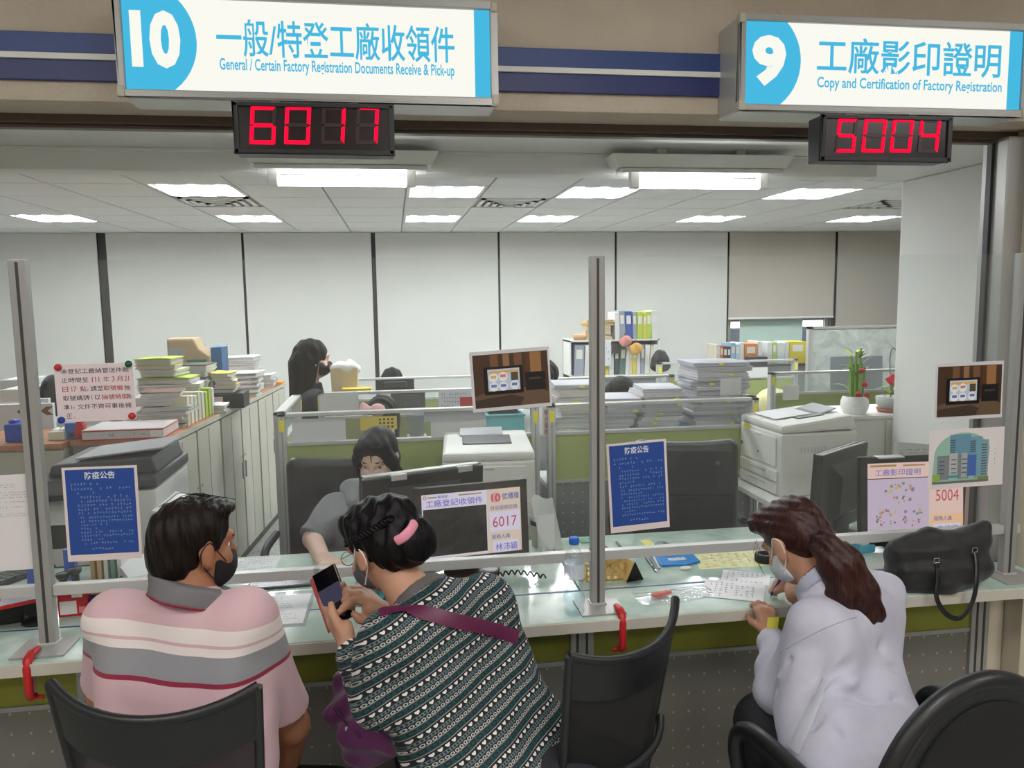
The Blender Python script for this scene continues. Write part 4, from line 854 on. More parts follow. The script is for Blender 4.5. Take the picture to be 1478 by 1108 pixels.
# things behind monitor 9
p = onTop(1246, 795); t = thing('tissue_pack', 'blue and white tissue pack beside the 5004 screen', 'tissue pack', (p[0], p[1], ZT), 10*D2R); obj('pack', G().bb(-.035, .035, -.025, .025, 0, .028), mat('tissue_blue', (90, 170, 200), .4), t, bevel=.006); obj('flap', G().bb(-.02, .02, -.012, .012, .028, .034), m_paper, t)
p = onTop(1220, 788); tag(soft('white_cup_lid', ell((0, 0, .012), (.05, .04, .014)), m_wplast, h=.005), 'rounded white lid at the foot of the sideways monitor', 'lid').location = (p[0], p[1]+.02, ZT+.002)
t = thing('standing_chart', 'white printed chart standing behind the 5004 screen', 'chart', (lambda q: (q[0], 2.86, ZT))(at(1318, 700, 2.86)), -8*D2R)
obj('sheet', G().surf(lambda u, v: (-.085+.2*u, .02*math.sin(u*3), .36*v-.02*u*v), 8, 4), m_paper, t); g = G(); greek(g, -.06, .09, .22, .33, 9, -.002, seed=70); g.v = [(x, y+.02*math.sin((x+.085)/.2*3)-.002, z) for x, y, z in g.v]; obj('small_print', g, m_ink, t)['kind'] = 'stuff'
obj('backing_plate', G().bb(-.07, .1, .03, .035, 0, .3), m_wplast, t)

# ================================================================== OFFICE BEHIND THE COUNTER
m_gl = clear('partition_glass', (250, 252, 252), .06, 1.42)
ORD = ['topmost', 'second', 'third', 'fourth', 'fifth', 'sixth', 'seventh', 'eighth', 'ninth', 'tenth', 'eleventh', 'twelfth', 'thirteenth', 'fourteenth', 'fifteenth', 'sixteenth']
NTH = ['first', 'second', 'third', 'fourth', 'fifth', 'sixth', 'seventh', 'eighth', 'ninth', 'tenth', 'eleventh', 'twelfth', 'thirteenth', 'fourteenth', 'fifteenth', 'sixteenth', 'seventeenth', 'eighteenth', 'nineteenth', 'twentieth']
def partition(label, x0, x1, y, top=1.17, rot=0, boards=True, stick=(0, 1), upper=None):
    L = x1-x0; t = thing('desk_partition', label, 'partition', (x0, y, 0) if not rot else (x0, y, 0), rot, 'green and glass desk partitions')
    e = .04
    for i, x in enumerate((0, L-e)):
        p = obj('post', G().bb(x, x+e, -.025, .025, 0, top), m_alu_lt, t, bevel=.002)
        obj('post_groove', G().bb(x+.017, x+.023, -.0258, -.0248, 0, top-.01), m_gplast, p)
        if i in stick: obj('yellow_sticker', G().bb(x+.008, x+.032, -.027, -.0255, top-.09, top-.03), m_yel, p)
    obj('top_rail', G().bb(0, L, -.025, .025, top-.016, top), m_alu_lt, t, bevel=.002)
    obj('glass_pane', G().bb(e, L-e, -.003, .003, top-.145, top-.016), m_gl if upper is None else upper, t)
    obj('middle_rail', G().bb(e, L-e, -.02, .02, top-.16, top-.145), m_alu_lt, t)
    obj('fabric_board', G().bb(e, L-e, -.015, .015, top-.395, top-.16), m_green, t)
    obj('lower_rail', G().bb(e, L-e, -.02, .02, top-.41, top-.395), m_alu_lt, t)
    obj('punched_board', G().bb(e, L-e, -.012, .012, .02, top-.41), m_greyp, t)
    return t
partition('green partition behind the grey hoodie, with papers on its glass', -.575, .715, 3.9)
partition('green partition in front of the paper piles with blue boxes', .76, 1.90, 3.9)
partition('partition wing running back behind the grey hoodie toward the standing person', -.575, .16, 3.93, rot=90*D2R)
partition('green partition in front of the red jacket wearer', -.46, .74, 4.72)
partition('far green partition with a dark monitor behind it', -.30, .98, 5.5)
partition('green partition below the book shelf', at(790, 552, 5.15)[0], at(972, 547, 5.15)[0], 5.15)
partition('wide green partition behind the white printer and the potted plants', at(1110, 548, 5.1)[0], 3.9, 5.1)
partition('far partition in front of the coloured folders', at(948, 530, 6.1)[0], at(1150, 530, 6.1)[0], 6.1)
partition('partition wing between the paper piles and the white printer', 1.89, 2.95, 3.93, rot=90*D2R)
# tall marbled screen
def marble():
    m = bpy.data.materials.new('marbled_film'); m.use_nodes = True; nt = m.node_tree; b = nt.nodes['Principled BSDF']; b.inputs['Roughness'].default_value = .5
    tc = nn(nt, 'ShaderNodeTexCoord'); n = nn(nt, 'ShaderNodeTexNoise'); n.inputs['Scale'].default_value = 6; n.inputs['Detail'].default_value = 6; n.inputs['Distortion'].default_value = 2; nt.links.new(tc.outputs['Object'], n.inputs[0])
    r = nn(nt, 'ShaderNodeValToRGB'); e = r.color_ramp.elements; e[0].position = .35; e[0].color = (*lin((176, 184, 180)), 1); e[1].position = .65; e[1].color = (*lin((212, 216, 210)), 1); nt.links.new(n.outputs[0], r.inputs[0]); nt.links.new(r.outputs[0], b.inputs['Base Color']); return m
x0 = at(1165, 500, 6.4)[0]; t = thing('marbled_screen', 'tall marbled grey screen at the end of the far desks', 'screen', (x0, 6.4, 0)); 
obj('panel', G().bb(.04, 1.5, -.01, .01, .75, 1.40), marble(), t); obj('green_board', G().bb(.04, 1.5, -.012, .012, .05, .75), m_green, t)
for x in (0, 1.5): obj('post', G().bb(x, x+.04, -.022, .022, 0, 1.42), m_alu_lt, t)
obj('top_rail', G().bb(0, 1.54, -.022, .022, 1.40, 1.42), m_alu_lt, t)
tag(obj('folded_board', G().box((0, 0, .25), (.42, .012, .52), rx(-.06)), mat('slate_board', (132, 138, 146), .7), bevel=.003, loc=(at(1245, 570, 5.3)[0]-.02, 5.35, .735)), 'slate grey folded board behind the potted plants', 'board')
# desks behind the partitions
def desk(label, x0, x1, y0, y1, z=.72):
    t = thing('office_desk', label, 'desk', ((x0+x1)/2, y0, 0), 0, 'office desks'); w = (x1-x0)/2
    obj('desktop', G().bb(-w, w, 0, y1-y0, z-.025, z), m_wplast, t, bevel=.002)
    for sx in (-1, 1): obj('side_panel', G().bb(sx*w, sx*(w-.025), .03, y1-y0-.03, 0, z-.025), m_gplast, t)
desk('white desk of the red jacket wearer', -.52, .70, 3.95, 4.24); desk('white desk under the paper piles', .78, 1.86, 3.95, 4.36); desk('white desk behind the red jacket wearer', -.28, .72, 4.77, 5.2)
desk('white desk under the book shelf', 1.25, 2.45, 6.25, 6.95); desk('white desk under the coloured folders', 2.7, 4.2, 6.55, 7.2); desk('white desk behind the wide green partition', 2.55, 3.8, 5.15, 5.75)

# ---- piles of papers
def pile(where, px0, px1, Y, zb, zt, n, cols, depth=.28, tilt=0, seed=1, kind='paper_bundle', word='paper bundle', tabs=True, cat='papers'):
    r = random.Random(seed); xa, xb = at(px0, 560, Y)[0], at(px1, 560, Y)[0]; hs = [r.uniform(.6, 1.4) for _ in range(n)]; s = (zt-zb)/sum(hs); z = zb
    for i, hh in enumerate(hs):
        hh *= s; k = n-1-i; c = r.choice(cols); w = (xb-xa)*r.uniform(.86, 1.0); th = hh*.96
        x = (xa+xb)/2+r.uniform(-.012, .012)+tilt*(z-zb); rot = r.uniform(-7, 7)*D2R
        o = thing(kind, '%s %s of the pile %s' % (ORD[k] if k < 16 else 'lower', word, where), cat, (x, Y+depth/2, z), rot, 'pile '+where)
        m = mat('sheet_%02x%02x%02x' % c, c, .85, noise=.18, nscale=14, stretch=(.3, .3, 60)); sh = tilt*th
        g = G().surf(lambda u, v: (0, 0, 0), 2, 2); g = G()
        ln = max(1, int(th/.008))
        for q in range(ln):                                     # leaves of the bundle, each a little out of line
            z0, z1 = th*q/ln, th*(q+1)/ln-.0012; dx, dw = r.uniform(-.006, .006), r.uniform(0, .012)
            g.bb(-w/2+dx, w/2+dx-dw, -depth/2+r.uniform(-.006, .004), depth/2, z0, z1)
        obj('leaves', g, m, o)['kind'] = 'stuff'
        if tabs and r.random() < .45: xx = r.uniform(-.3, .35)*w; obj('yellow_tab', G().bb(xx, xx+.025, -depth/2-.012, -depth/2+.005, th*.3, th*.3+.010), m_yel, o)
        z += hh
W1_, W2_, W3_, W4_ = (206, 204, 206), (190, 190, 196), (216, 212, 206), (178, 178, 188)
pile('nearest the middle post on the blue box', 800, 862, 4.08, .985, 1.245, 9, [W1_, W3_, W2_], tilt=.05, seed=3)
pile('leaning right of the middle post', 858, 915, 4.10, .985, 1.16, 8, [W2_, W1_, W4_], tilt=.45, seed=4)
pile('between the leaning and the tallest', 922, 985, 4.08, .985, 1.21, 10, [W2_, W1_, W3_], tilt=.15, seed=5)
pile('tallest, beside the partition wing', 1003, 1085, 4.12, .985, 1.34, 14, [W4_, W2_, W1_], tilt=.0, seed=6)
for i, (a, b) in enumerate([(822, 878), (918, 960), (1003, 1026), (1028, 1050), (1052, 1078)]):
    xa, xb = at(a, 620, 4.1)[0], at(b, 620, 4.1)[0]
    tag(obj('storage_box', G().bb(xa, xb-.004, 4.06, 4.36, .7205, .984), mat('box_blue', (60, 92, 138), .6), bevel=.004), '%s blue storage box from the middle post under the paper piles' % NTH[i], 'storage box', 'blue storage boxes')
# ---- lettering strip and hung papers on partition glass
def card(name, px0, py0, px1, py1, Y, c, label, cat, th=.002, lines=0, seed=1, rough=.7):
    x0, x1, z0, z1 = rect(px0, py0, px1, py1, Y); t = thing(name, label, cat, ((x0+x1)/2, Y, z0)); w = (x1-x0)/2
    obj('sheet', G().bb(-w, w, 0, th, 0, z1-z0), mat('card_%02x%02x%02x' % c, c, rough), t)
    if lines: g = G(); greek(g, -w*.85, w*.85, (z1-z0)*.1, (z1-z0)*.9, lines, -.0006, seed=seed); obj('small_print', g, m_ink, t)['kind'] = 'stuff'
    return t, w, z1-z0
card('white_sheet', 422, 604, 499, 645, 3.893, (206, 208, 210), 'large blank white sheet on the glass behind the grey hoodie', 'sheet')
t, w, h = card('yellow_card', 520, 601, 573, 620, 3.866, (206, 186, 86), 'yellow card with black squares on the glass above the grey hoodie', 'card')
for i in range(4):
    for j in range(3): obj('black_square', G().bb(w*.08+i*w*.22-.005, w*.08+i*w*.22+.005, -.001, 0, h*(.2+.28*j)-.004, h*(.2+.28*j)+.006), m_dgrey, t)
card('white_sheet', 462, 568, 517, 594, 4.688, (212, 214, 216), 'white sheet on the second partition by the standing person', 'sheet')
card('white_sheet', 633, 563, 680, 590, 4.688, (216, 216, 220), 'printed sheet with a red label on the second partition', 'sheet', lines=4, seed=5)
card('red_label', 664, 573, 682, 587, 4.682, (190, 64, 68), 'small red label on the second partition beside the framed picture', 'label')
card('frosted_sheet', 622, 606, 702, 640, 3.893, (204, 206, 204), 'frosted white sheet on the glass left of the teal box', 'sheet')
card('grey_board', 612, 590, 700, 607, 3.889, (170, 174, 176), 'grey strip board hung on the glass under the framed picture', 'board')
t, w, h = card('name_strip', 783, 588, 794, 630, 3.888, (216, 196, 192), 'pale pink strip with vertical characters on the partition post', 'label')
text('櫃\n台\n業\n務', -w*.6, w*.6, h*.06, h*.94, mat('strip_ink', (96, 50, 60), .8), t, y=-.0006)
card('white_sheet', 1040, 546, 1070, 570, 4.0, (206, 208, 206), 'blank white sheet stuck beside the tallest paper pile', 'sheet')
card('white_sheet', 1130, 556, 1153, 577, 5.05, (222, 222, 220), 'small white sheet on the wide partition behind the white printer', 'sheet')
for i, (a, b, c, d) in enumerate([(998, 530, 1018, 555), (1020, 530, 1032, 556), (1068, 530, 1108, 545)]): card('white_notice', a, b, c, d, 6.07, (222, 224, 222), '%s white notice from the book shelf on the far partition' % NTH[i], 'notice')
# teal box with bail and clear bucket
x0, x1, z0, z1 = rect(703, 598, 757, 628, 4.02)
t = thing('teal_box', 'teal storage box behind the framed ticket machine print', 'box', ((x0+x1)/2, 4.02, .7205)); w = (x1-x0)/2
obj('body', G().bb(-w, w, 0, .2, .02, z1-.72), m_teal, t, bevel=.012); obj('rim', G().bb(-w-.006, w+.006, -.006, .206, z1-.732, z1-.72), m_teal, t, bevel=.004); obj('rack', G().bb(-w, w, -.012, .02, 0, .02), m_dgrey, t)
x0, x1, z0, z1 = rect(588, 600, 616, 632, 4.0)
t = thing('clear_bucket', 'translucent plastic bucket beside the red jacket', 'bucket', ((x0+x1)/2, 4.09, z0)); w = (x1-x0)/2
obj('bucket', G().lathe([(0, 0), (w*.75, 0), (w, z1-z0), (w*1.05, z1-z0), (w*.95, z1-z0-.01), (w*.7, .01)], n=24), mat('bucket_translucent', (170, 176, 178), .4, alpha=.75), t); obj('stand', G().bb(-.05, .05, -.04, .04, .7205-z0, 0), m_gplast, t)
p = at(537, 592, 4.0); t = thing('plush_toy', 'small pink plush toy behind the partition top', 'toy', (p[0], 4.0, p[2])); 
soft('body', union([ell((.028, 0, .0), (.04, .03, .034)), ell((-.035, 0, .004), (.028, .022, .03)), ell((-.045, 0, .028), (.012, .012, .016))], .012), mat('plush_pink', (226, 184, 188), .9, bump=.4, bscale=200), t, .005); obj('shelf_clip', G().bb(-.05, .05, -.02, .03, -.30, -.028), m_gplast, t)
# dark monitors in the office
def far_monitor(px0, py0, px1, py1, Y, label, zb=.72):
    x0, x1, z0, z1 = rect(px0, py0, px1, py1, Y); w, h = x1-x0, z1-z0
    t = thing('office_monitor', label, 'monitor', ((x0+x1)/2, Y, zb), 0, 'office monitors')
    obj('panel', G().bb(-w/2, w/2, 0, .03, z0-zb, z1-zb), m_dgrey, t, bevel=.005); obj('back_bulge', G().bb(-w*.3, w*.3, -.02, 0, z0-zb+h*.2, z1-zb-h*.2), m_dgrey, t, bevel=.006)
    obj('neck', G().bb(-.03, .03, .0, .03, .01, z0-zb+.05), m_dgrey, t); obj('foot', G().bb(-.11, .11, -.08, .1, 0, .012), m_dgrey, t, bevel=.004)
far_monitor(542, 547, 598, 563, 5.2, 'dark monitor below the far partition rail'); far_monitor(572, 564, 614, 592, 4.9, 'brownish black monitor behind the red jacket wearer')
# yellow folder and tan thing near the standing person
p = at(498, 560, 5.0); t = thing('tan_bag', 'tan paper bag with white tissue beside the standing person', 'bag', (p[0], 5.0, .7205))
z = at(498, 530, 5.0)[2]-.72
obj('bag', G().prism([(-.06, 0), (.06, 0), (.085, z), (-.085, z)], -.04, .04), mat('pale_tan', (206, 190, 160), .8), t, bevel=.004); soft('tissue', warp(ell((.01, 0, z+.0), (.10, .045, .04)), folds(.02, 60, [(1, .2, 0), (0, 1, 1), (1, 0, .6)], 9), .03), m_paper, t, .007)
p = at(515, 562, 4.9); tag(obj('yellow_folder', G().bb(-.09, .09, 0, .12, 0, .02), mat('folder_yellow', (206, 180, 70), .6), bevel=.003, loc=(p[0], 4.86, p[2]-.01)), 'flat yellow folder on the second desk', 'folder')
# ---- far left desk clutter behind the first post
t, w, h = card('arrow_board', 0, 583, 78, 645, 4.55, (206, 210, 214), 'white partition board with brown arrow marks at the left edge', 'board', th=.03)
for k in range(3):
    cx = -w+.12+k*.06; obj('arrow_mark', G().prism([(cx-.03, h*.83), (cx, h*.93), (cx+.035, h*.93), (cx+.005, h*.83), (cx+.035, h*.73), (cx, h*.73)], -.002, 0), mat('arrow_brown', (104, 84, 56), .7), t)
t, w, h = card('grey_screen', 40, 575, 82, 884, 4.7, (206, 210, 212), 'pale grey low screen behind the first post', 'screen', th=.03)
p = at(72, 565, 4.9); t = thing('black_backpack', 'black rounded bag behind the first post', 'bag', (p[0], 4.95, 1.045)); z = p[2]-1.045
soft('body', union([ell((0, 0, .13), (.075, .07, .125))], .03), mat('bag_far', (30, 32, 34), .6), t, .008); obj('strap', G().tube([(-.06, -.06, .04), (-.07, -.09, .12), (-.02, -.05, .22)], .008, 6), m_black, t)
for i, (a, b, c, d, Y, col) in enumerate([(0, 548, 42, 562, 5.0, (200, 202, 204)), (0, 562, 44, 580, 4.8, (214, 208, 202))]):
    x0, x1, z0, z1 = rect(a, b, c, d, Y); tag(obj('paper_tray', G().bb(x0, x1, Y, Y+.25, z0, z1), mat('tray_%d' % i, col, .6, noise=.1, stretch=(1, 1, 30)), bevel=.004), ['upper pale paper tray at the left edge', 'lower pale paper tray at the left edge'][i], 'tray')
# ================================================================== LONG FILE CABINETS
m_cab = mat('cabinet_grey', (186, 184, 170), .5, noise=.02); m_cabd = mat('cabinet_plinth', (60, 60, 56), .6); m_wood = mat('wood_top', (176, 120, 84), .55, noise=.15, nscale=6, stretch=(12, 1, 12))  # m_cabd is the dark grey of the plinths
XF = -1.13; ZC = 1.02; CAB = -5*D2R
def along(u): return (XF-u*math.sin(CAB), 4.02+u*math.cos(CAB))
unit = None
for i in range(3):
    t = thing('file_cabinet', '%s grey file cabinet from the copier in the long row along the aisle' % NTH[i], 'cabinet', (*along(i*.86), 0), CAB, 'grey file cabinets along the aisle')
    obj('carcass', G().bb(-.45, -.012, .004, .856, .06, ZC), m_cabd if False else mat('cabinet_carcass', (120, 118, 108), .6), t); obj('plinth', G().bb(-.44, -.02, .004, .856, 0, .06), m_cabd, t)
    for k in range(2):
        d = obj('door', G().bb(-.012, .004, .018+k*.425, .418+k*.425, .07, ZC-.012), m_cab, t, bevel=.003)
        yy = .39 if k == 0 else .46; obj('handle', G().bb(.004, .014, yy, yy+.012, .55, .66), m_alu, d, bevel=.002); obj('lock', G().cyl((.004, yy+.006, .70), (.009, yy+.006, .70), .008, n=10), m_alu, d)
        obj('pressed_ridge', G().bb(.003, .007, .20+k*.425, .225+k*.425, .09, ZC-.03), m_cab, d, bevel=.001)
t = thing('cabinet_top', 'long wooden top running over the aisle cabinets', 'worktop', (XF, 4.02, ZC+.0005), CAB); obj('board', G().bb(-.46, .012, .0, 2.58, 0, .026), m_wood, t); obj('metal_edge', G().bb(.012, .016, 0, 2.58, 0, .026), m_cab, t)
for i in range(3):
    x1 = -1.6-i*.9; t = thing('file_cabinet', '%s grey file cabinet facing the counter behind the copier' % NTH[i], 'cabinet', (x1, 4.02, 0), 0, 'grey file cabinets behind the copier')
    obj('carcass', G().bb(-.896, -.004, .012, .45, .06, ZC), m_cab, t); obj('plinth', G().bb(-.89, -.01, .02, .44, 0, .06), m_cabd, t)
    for k in range(2): d = obj('door', G().bb(-.89+k*.445, -.45+k*.445, 0, .012, .07, ZC-.012), m_cab, t, bevel=.003); obj('handle', G().bb(-.48+k*.05, -.47+k*.05, -.012, 0, .55, .66), m_alu, d)
t = thing('cabinet_top', 'wooden top over the cabinets behind the copier', 'worktop', (-1.6, 4.0, ZC+.0005)); obj('board', G().bb(-2.8, .0, .0, .47, 0, .026), m_wood, t)
ZK = ZC+.027
# clutter on the cabinets near the corner
def block(name, px0, py0, px1, py1, Y, d, c, label, cat, bevel=.003, zb=None, rough=.6, noise=0, rot=0, group=None):
    x0, x1, z0, z1 = rect(px0, py0, px1, py1, Y)
    if zb is not None: z0 = zb
    t = thing(name, label, cat, ((x0+x1)/2, Y, z0), rot*D2R, group); w = (x1-x0)/2
    obj('body', G().bb(-w, w, 0, d, 0, z1-z0), mat('blk_%02x%02x%02x' % c, c, rough, noise=noise, nscale=10, stretch=(1, 1, 40) if noise else None), t, bevel=bevel); return t, w, z1-z0
t, w, h = block('box_file', 118, 619, 236, 641, 4.04, .28, (206, 196, 196), 'white and red box file lying on the cabinet corner', 'box file', zb=ZK)
obj('red_band', G().bb(-w-.001, w+.001, -.001, .281, h*.82, h*.92), m_red, t); obj('red_band', G().bb(-w-.001, w+.001, -.001, .281, .0, h*.1), m_red, t); text('AR', -w*.35, -w*.2, h*.3, h*.65, m_ink, t, y=-.001); obj('label_print', greek(G(), w*.25, w*.6, h*.3, h*.7, 1, -.0015, seed=80), m_ink, t)['kind'] = 'stuff'; obj('end_label', G().bb(w*.68, w*.98, -.0012, 0, h*.15, h*.8), m_paper, t)
t, w, h = block('blue_tub', 6, 612, 36, 643, 4.08, .13, (44, 76, 176), 'blue plastic tub at the left end of the cabinet top', 'tub', zb=ZK, bevel=.008); obj('lid_knob', G().bb(-w*.8, -w*.1, .03, .08, h, h+.015), m_bluep, t, bevel=.004)
t, w, h = block('striped_mug', 36, 615, 47, 641, 4.08, .07, (180, 186, 206), 'pale patterned mug beside the blue tub', 'mug', zb=ZK); obj('handle', G().tube([(w, .035, .02), (w+.03, .035, .03), (w+.03, .035, .06), (w, .035, .07)], .005, 6), m_wplast, t)
t, w, h = block('cream_box', 69, 623, 93, 640, 4.10, .1, (214, 210, 192), 'low cream box right of the first post', 'box', zb=ZK)
for k in range(2): obj('lid_bump', soft('lid_bump', ell((-w*.4+k*w*.8, .05, h), (w*.4, .04, .014)), m_wplast, h=.006).data, None, t); 
for o_ in [o for o in bpy.data.objects if o.name.startswith('lid_bump') and o.parent is None]: bpy.data.objects.remove(o_)
t, w, h = block('blue_carton', 94, 611, 109, 640, 4.12, .08, (60, 104, 180), 'narrow blue carton between the cream box and the red cone', 'carton', zb=ZK); obj('dark_window', G().bb(-w*.4, w*.7, -.002, 0, .01, h*.4), m_dgrey, t)
p = at(115, 640, 4.12); t = thing('red_pouch', 'red pointed pouch on the cabinet top', 'pouch', (p[0], 4.12, ZK)); obj('pouch', G().prism([(-.03, 0), (.03, 0), (.026, .05), (.008, .115), (-.002, .115), (-.022, .05)], 0, .04), m_red, t, bevel=.008)
# papers and folders piled along the aisle cabinets (positions on the top, px are where they show)
LG = (170, 196, 66); WH = (214, 212, 208); CR = (206, 200, 176); DK = (74, 72, 70); GY = (170, 174, 178); BR = (120, 84, 70)
def apile(where, px0, px1, Y, zb, ytop, cols, seed, depth=.3, word='folder', x=None):
    zt = max(zb+.03, at((px0+px1)/2, ytop, Y)[2])
    r = random.Random(seed); xa, xb = at(px0, 580, Y)[0], at(px1, 580, Y)[0]; n = len(cols); hs = [r.uniform(.7, 1.3) for _ in cols]; s = (zt-zb)/sum(hs); z = zb
    for i, c in enumerate(cols):
        hh = hs[i]*s; k = n-1-i; w = (xb-xa)*r.uniform(.85, 1.0); o = thing('document_bundle', '%s %s of the pile %s' % (ORD[k], word, where), 'folder', ((xa+xb)/2+r.uniform(-.015, .015), Y+depth/2, z), r.uniform(-9, 9)*D2R, 'pile '+where)
        obj('cover', G().surf(lambda u, v: (-w/2+w*u, -depth/2+depth*v, hh*.93+.004*math.sin(5*u+seed+i)*(1 if i == n-1 else 0)), 6, 3).bb(-w/2, w/2, -depth/2, depth/2, hh*.8, hh*.92), mat('cov_%02x%02x%02x' % c, c, .6), o)
        g = G(); ln = max(2, int(hh/.007))
        for q in range(ln): g.bb(-w/2+r.uniform(0, .014), w/2-r.uniform(0, .014), -depth/2+r.uniform(0, .01), depth/2, hh*.8*q/ln, hh*.8*(q+1)/ln-.001)
        obj('leaves', g, mat('leaf_edge', (208, 206, 202), .85, noise=.15, nscale=12, stretch=(1, 1, 50)), o)['kind'] = 'stuff'; z += hh
apile('behind the red and white box file', 192, 270, 4.36, ZK, 588, [DK, WH, WH, GY, WH], 11, .24)
zz = at(230, 588, 4.36)[2]
apile('lying on the low papers by the box file', 190, 258, 4.38, zz+.004, 566, [WH, WH, BR], 12, .2)
for i, c in enumerate([CR, (222, 222, 204), (214, 214, 200), CR, (210, 212, 200), LG, LG, WH]):
    u = .38+i*.060; q = along(u); hgt = .165-.008*(i % 3)
    tag(obj('upright_binder', G().bb(-.14, -.02, 0, .052, 0, hgt), mat('binder_%02x%02x%02x' % c, c, .6), bevel=.004, loc=(q[0], q[1], ZK)), '%s upright binder counted from the box file on the aisle cabinets' % NTH[i], 'binder', 'upright binders on the aisle cabinets')
apile('of lime folders behind the binders', 193, 285, 4.72, ZK, 545, [WH, CR, LG, WH, LG], 13, .2)
zz = at(240, 545, 4.72)[2]
apile('topped by a crumpled lime folder', 196, 262, 4.74, zz+.004, 517, [CR, (206, 200, 80), LG], 15, .2)
apile('of black trays behind the lime folders', 228, 303, 5.02, ZK, 526, [GY, WH, LG, WH, DK, WH, DK], 14, .22)
x0, x1, z0, z1 = rect(242, 488, 304, 560, 5.32); t = thing('brown_paper_bag', 'brown paper bag with a green patch behind the folders', 'bag', (x0, 5.32, ZK)); w = x1-x0; h = z1-ZK
obj('bag', G().prism([(0, 0), (w, 0), (w, h*.72), (w*.75, h*.84), (w*.62, h), (0, h)], 0, .2), mat('kraft', (166, 146, 116), .8, noise=.1, bump=.3, bscale=14), t, bevel=.012); obj('green_patch', G().bb(w*.45, w*.9, -.002, 0, h*.5, h*.68), mat('patch_green', (70, 120, 96), .7), t); obj('grey_patch', G().bb(w*.05, w*.4, -.002, 0, h*.72, h*.86), m_gplast, t)
block('blue_binder', 305, 501, 321, 560, 5.34, .2, (50, 96, 140), 'tall blue binder beside the brown paper bag', 'binder', zb=ZK)
t, w, h = block('black_carton', 302, 568, 352, 596, 5.06, .2, (40, 40, 44), 'black carton with a pale label on the aisle cabinets', 'carton', zb=ZK); obj('pale_label', G().bb(-w*.8, -w*.2, -.002, 0, h*.4, h*.8), m_paper2, t)
zz = at(327, 568, 5.06)[2]
apile('of yellow-tabbed papers on the black carton', 306, 340, 5.08, zz+.003, 538, [DK, (206, 196, 90), CR, (206, 200, 90), (214, 206, 96)], 16, .18)
apile('near the cabinet edge before the black carton', 297, 324, 4.84, ZK, 585, [WH, GY, WH], 17, .16)
apile('of white bundles toward the far cabinets', 330, 374, 5.62, ZK, 538, [(120, 150, 90), GY, WH, GY, WH], 18, .22)
apile('topped by a fat white bundle', 324, 374, 5.9, ZK, 515, [WH, GY, WH, WH, (214, 214, 222)], 19, .24)
apile('at the end of the cabinet row', 370, 397, 6.2, ZK, 541, [WH, (190, 200, 214), WH], 20, .2)
q = along(2.42); tag(obj('orange_tray', G().bb(-.12, .05, 0, .13, 0, .02), mat('tray_orange', (214, 150, 70), .6), bevel=.003, loc=(q[0]-.03, q[1], ZK)), 'small orange tray at the far end of the cabinets', 'tray')
# ================================================================== COPIER AND PRINTERS
x0, x1, z0, z1 = rect(72, 648, 222, 800, 3.45)
t = thing('copier', 'large black and white copier in front of the cabinets', 'copier', ((x0+x1)/2, 3.42, 0)); w = (x1-x0)/2+.02
obj('cabinet', G().bb(-w, w, .0, .52, .0, .62), m_dgrey, t, bevel=.01); obj('upper_body', G().bb(-w, w, 0, .52, .62, .93), mat('copier_white', (206, 206, 204), .45), t, bevel=.01)
obj('paper_exit', G().bb(-w*.9, w*.6, -.003, .02, .70, .80), m_black, t); obj('scanner_lid', G().box((0, .26, .965), (2*w+.01, .54, .05)), m_dgrey, t, bevel=.012); obj('document_feeder', G().prism([(-.22, 0), (.22, 0), (.2, .07), (-.2, .05)], -.22, .2, M=lambda q: (q[0], q[1]+.28, q[2]+.992)), m_dgrey, t, bevel=.01)
obj('feeder_tray', G().box((.06, .24, 1.075), (.36, .30, .008), ry(-.10)), m_gplast, t, bevel=.003); obj('control_panel', G().box((-w*.55, -.05, .955), (.30, .12, .03), rx(.3)), m_black, t, bevel=.006)
for k in range(3): d = obj('paper_drawer', G().bb(-w+.01, w-.01, -.012, .0, .06+k*.18, .22+k*.18), m_dgrey, t, bevel=.004); obj('drawer_grip', G().bb(-.08, .08, -.016, -.012, .17+k*.18, .19+k*.18), m_black, d)
for k in range(2): obj('output_shelf', G().box((w+.02, .12, .84-k*.10), (.06, .34, .012), ry(.35)), m_wplast, t, bevel=.003)
m_prn = mat('printer_white', (222, 221, 216), .45, noise=.015); m_prn2 = mat('printer_grey', (196, 196, 192), .5)  # m_prn2: light grey for grips, notch and vents
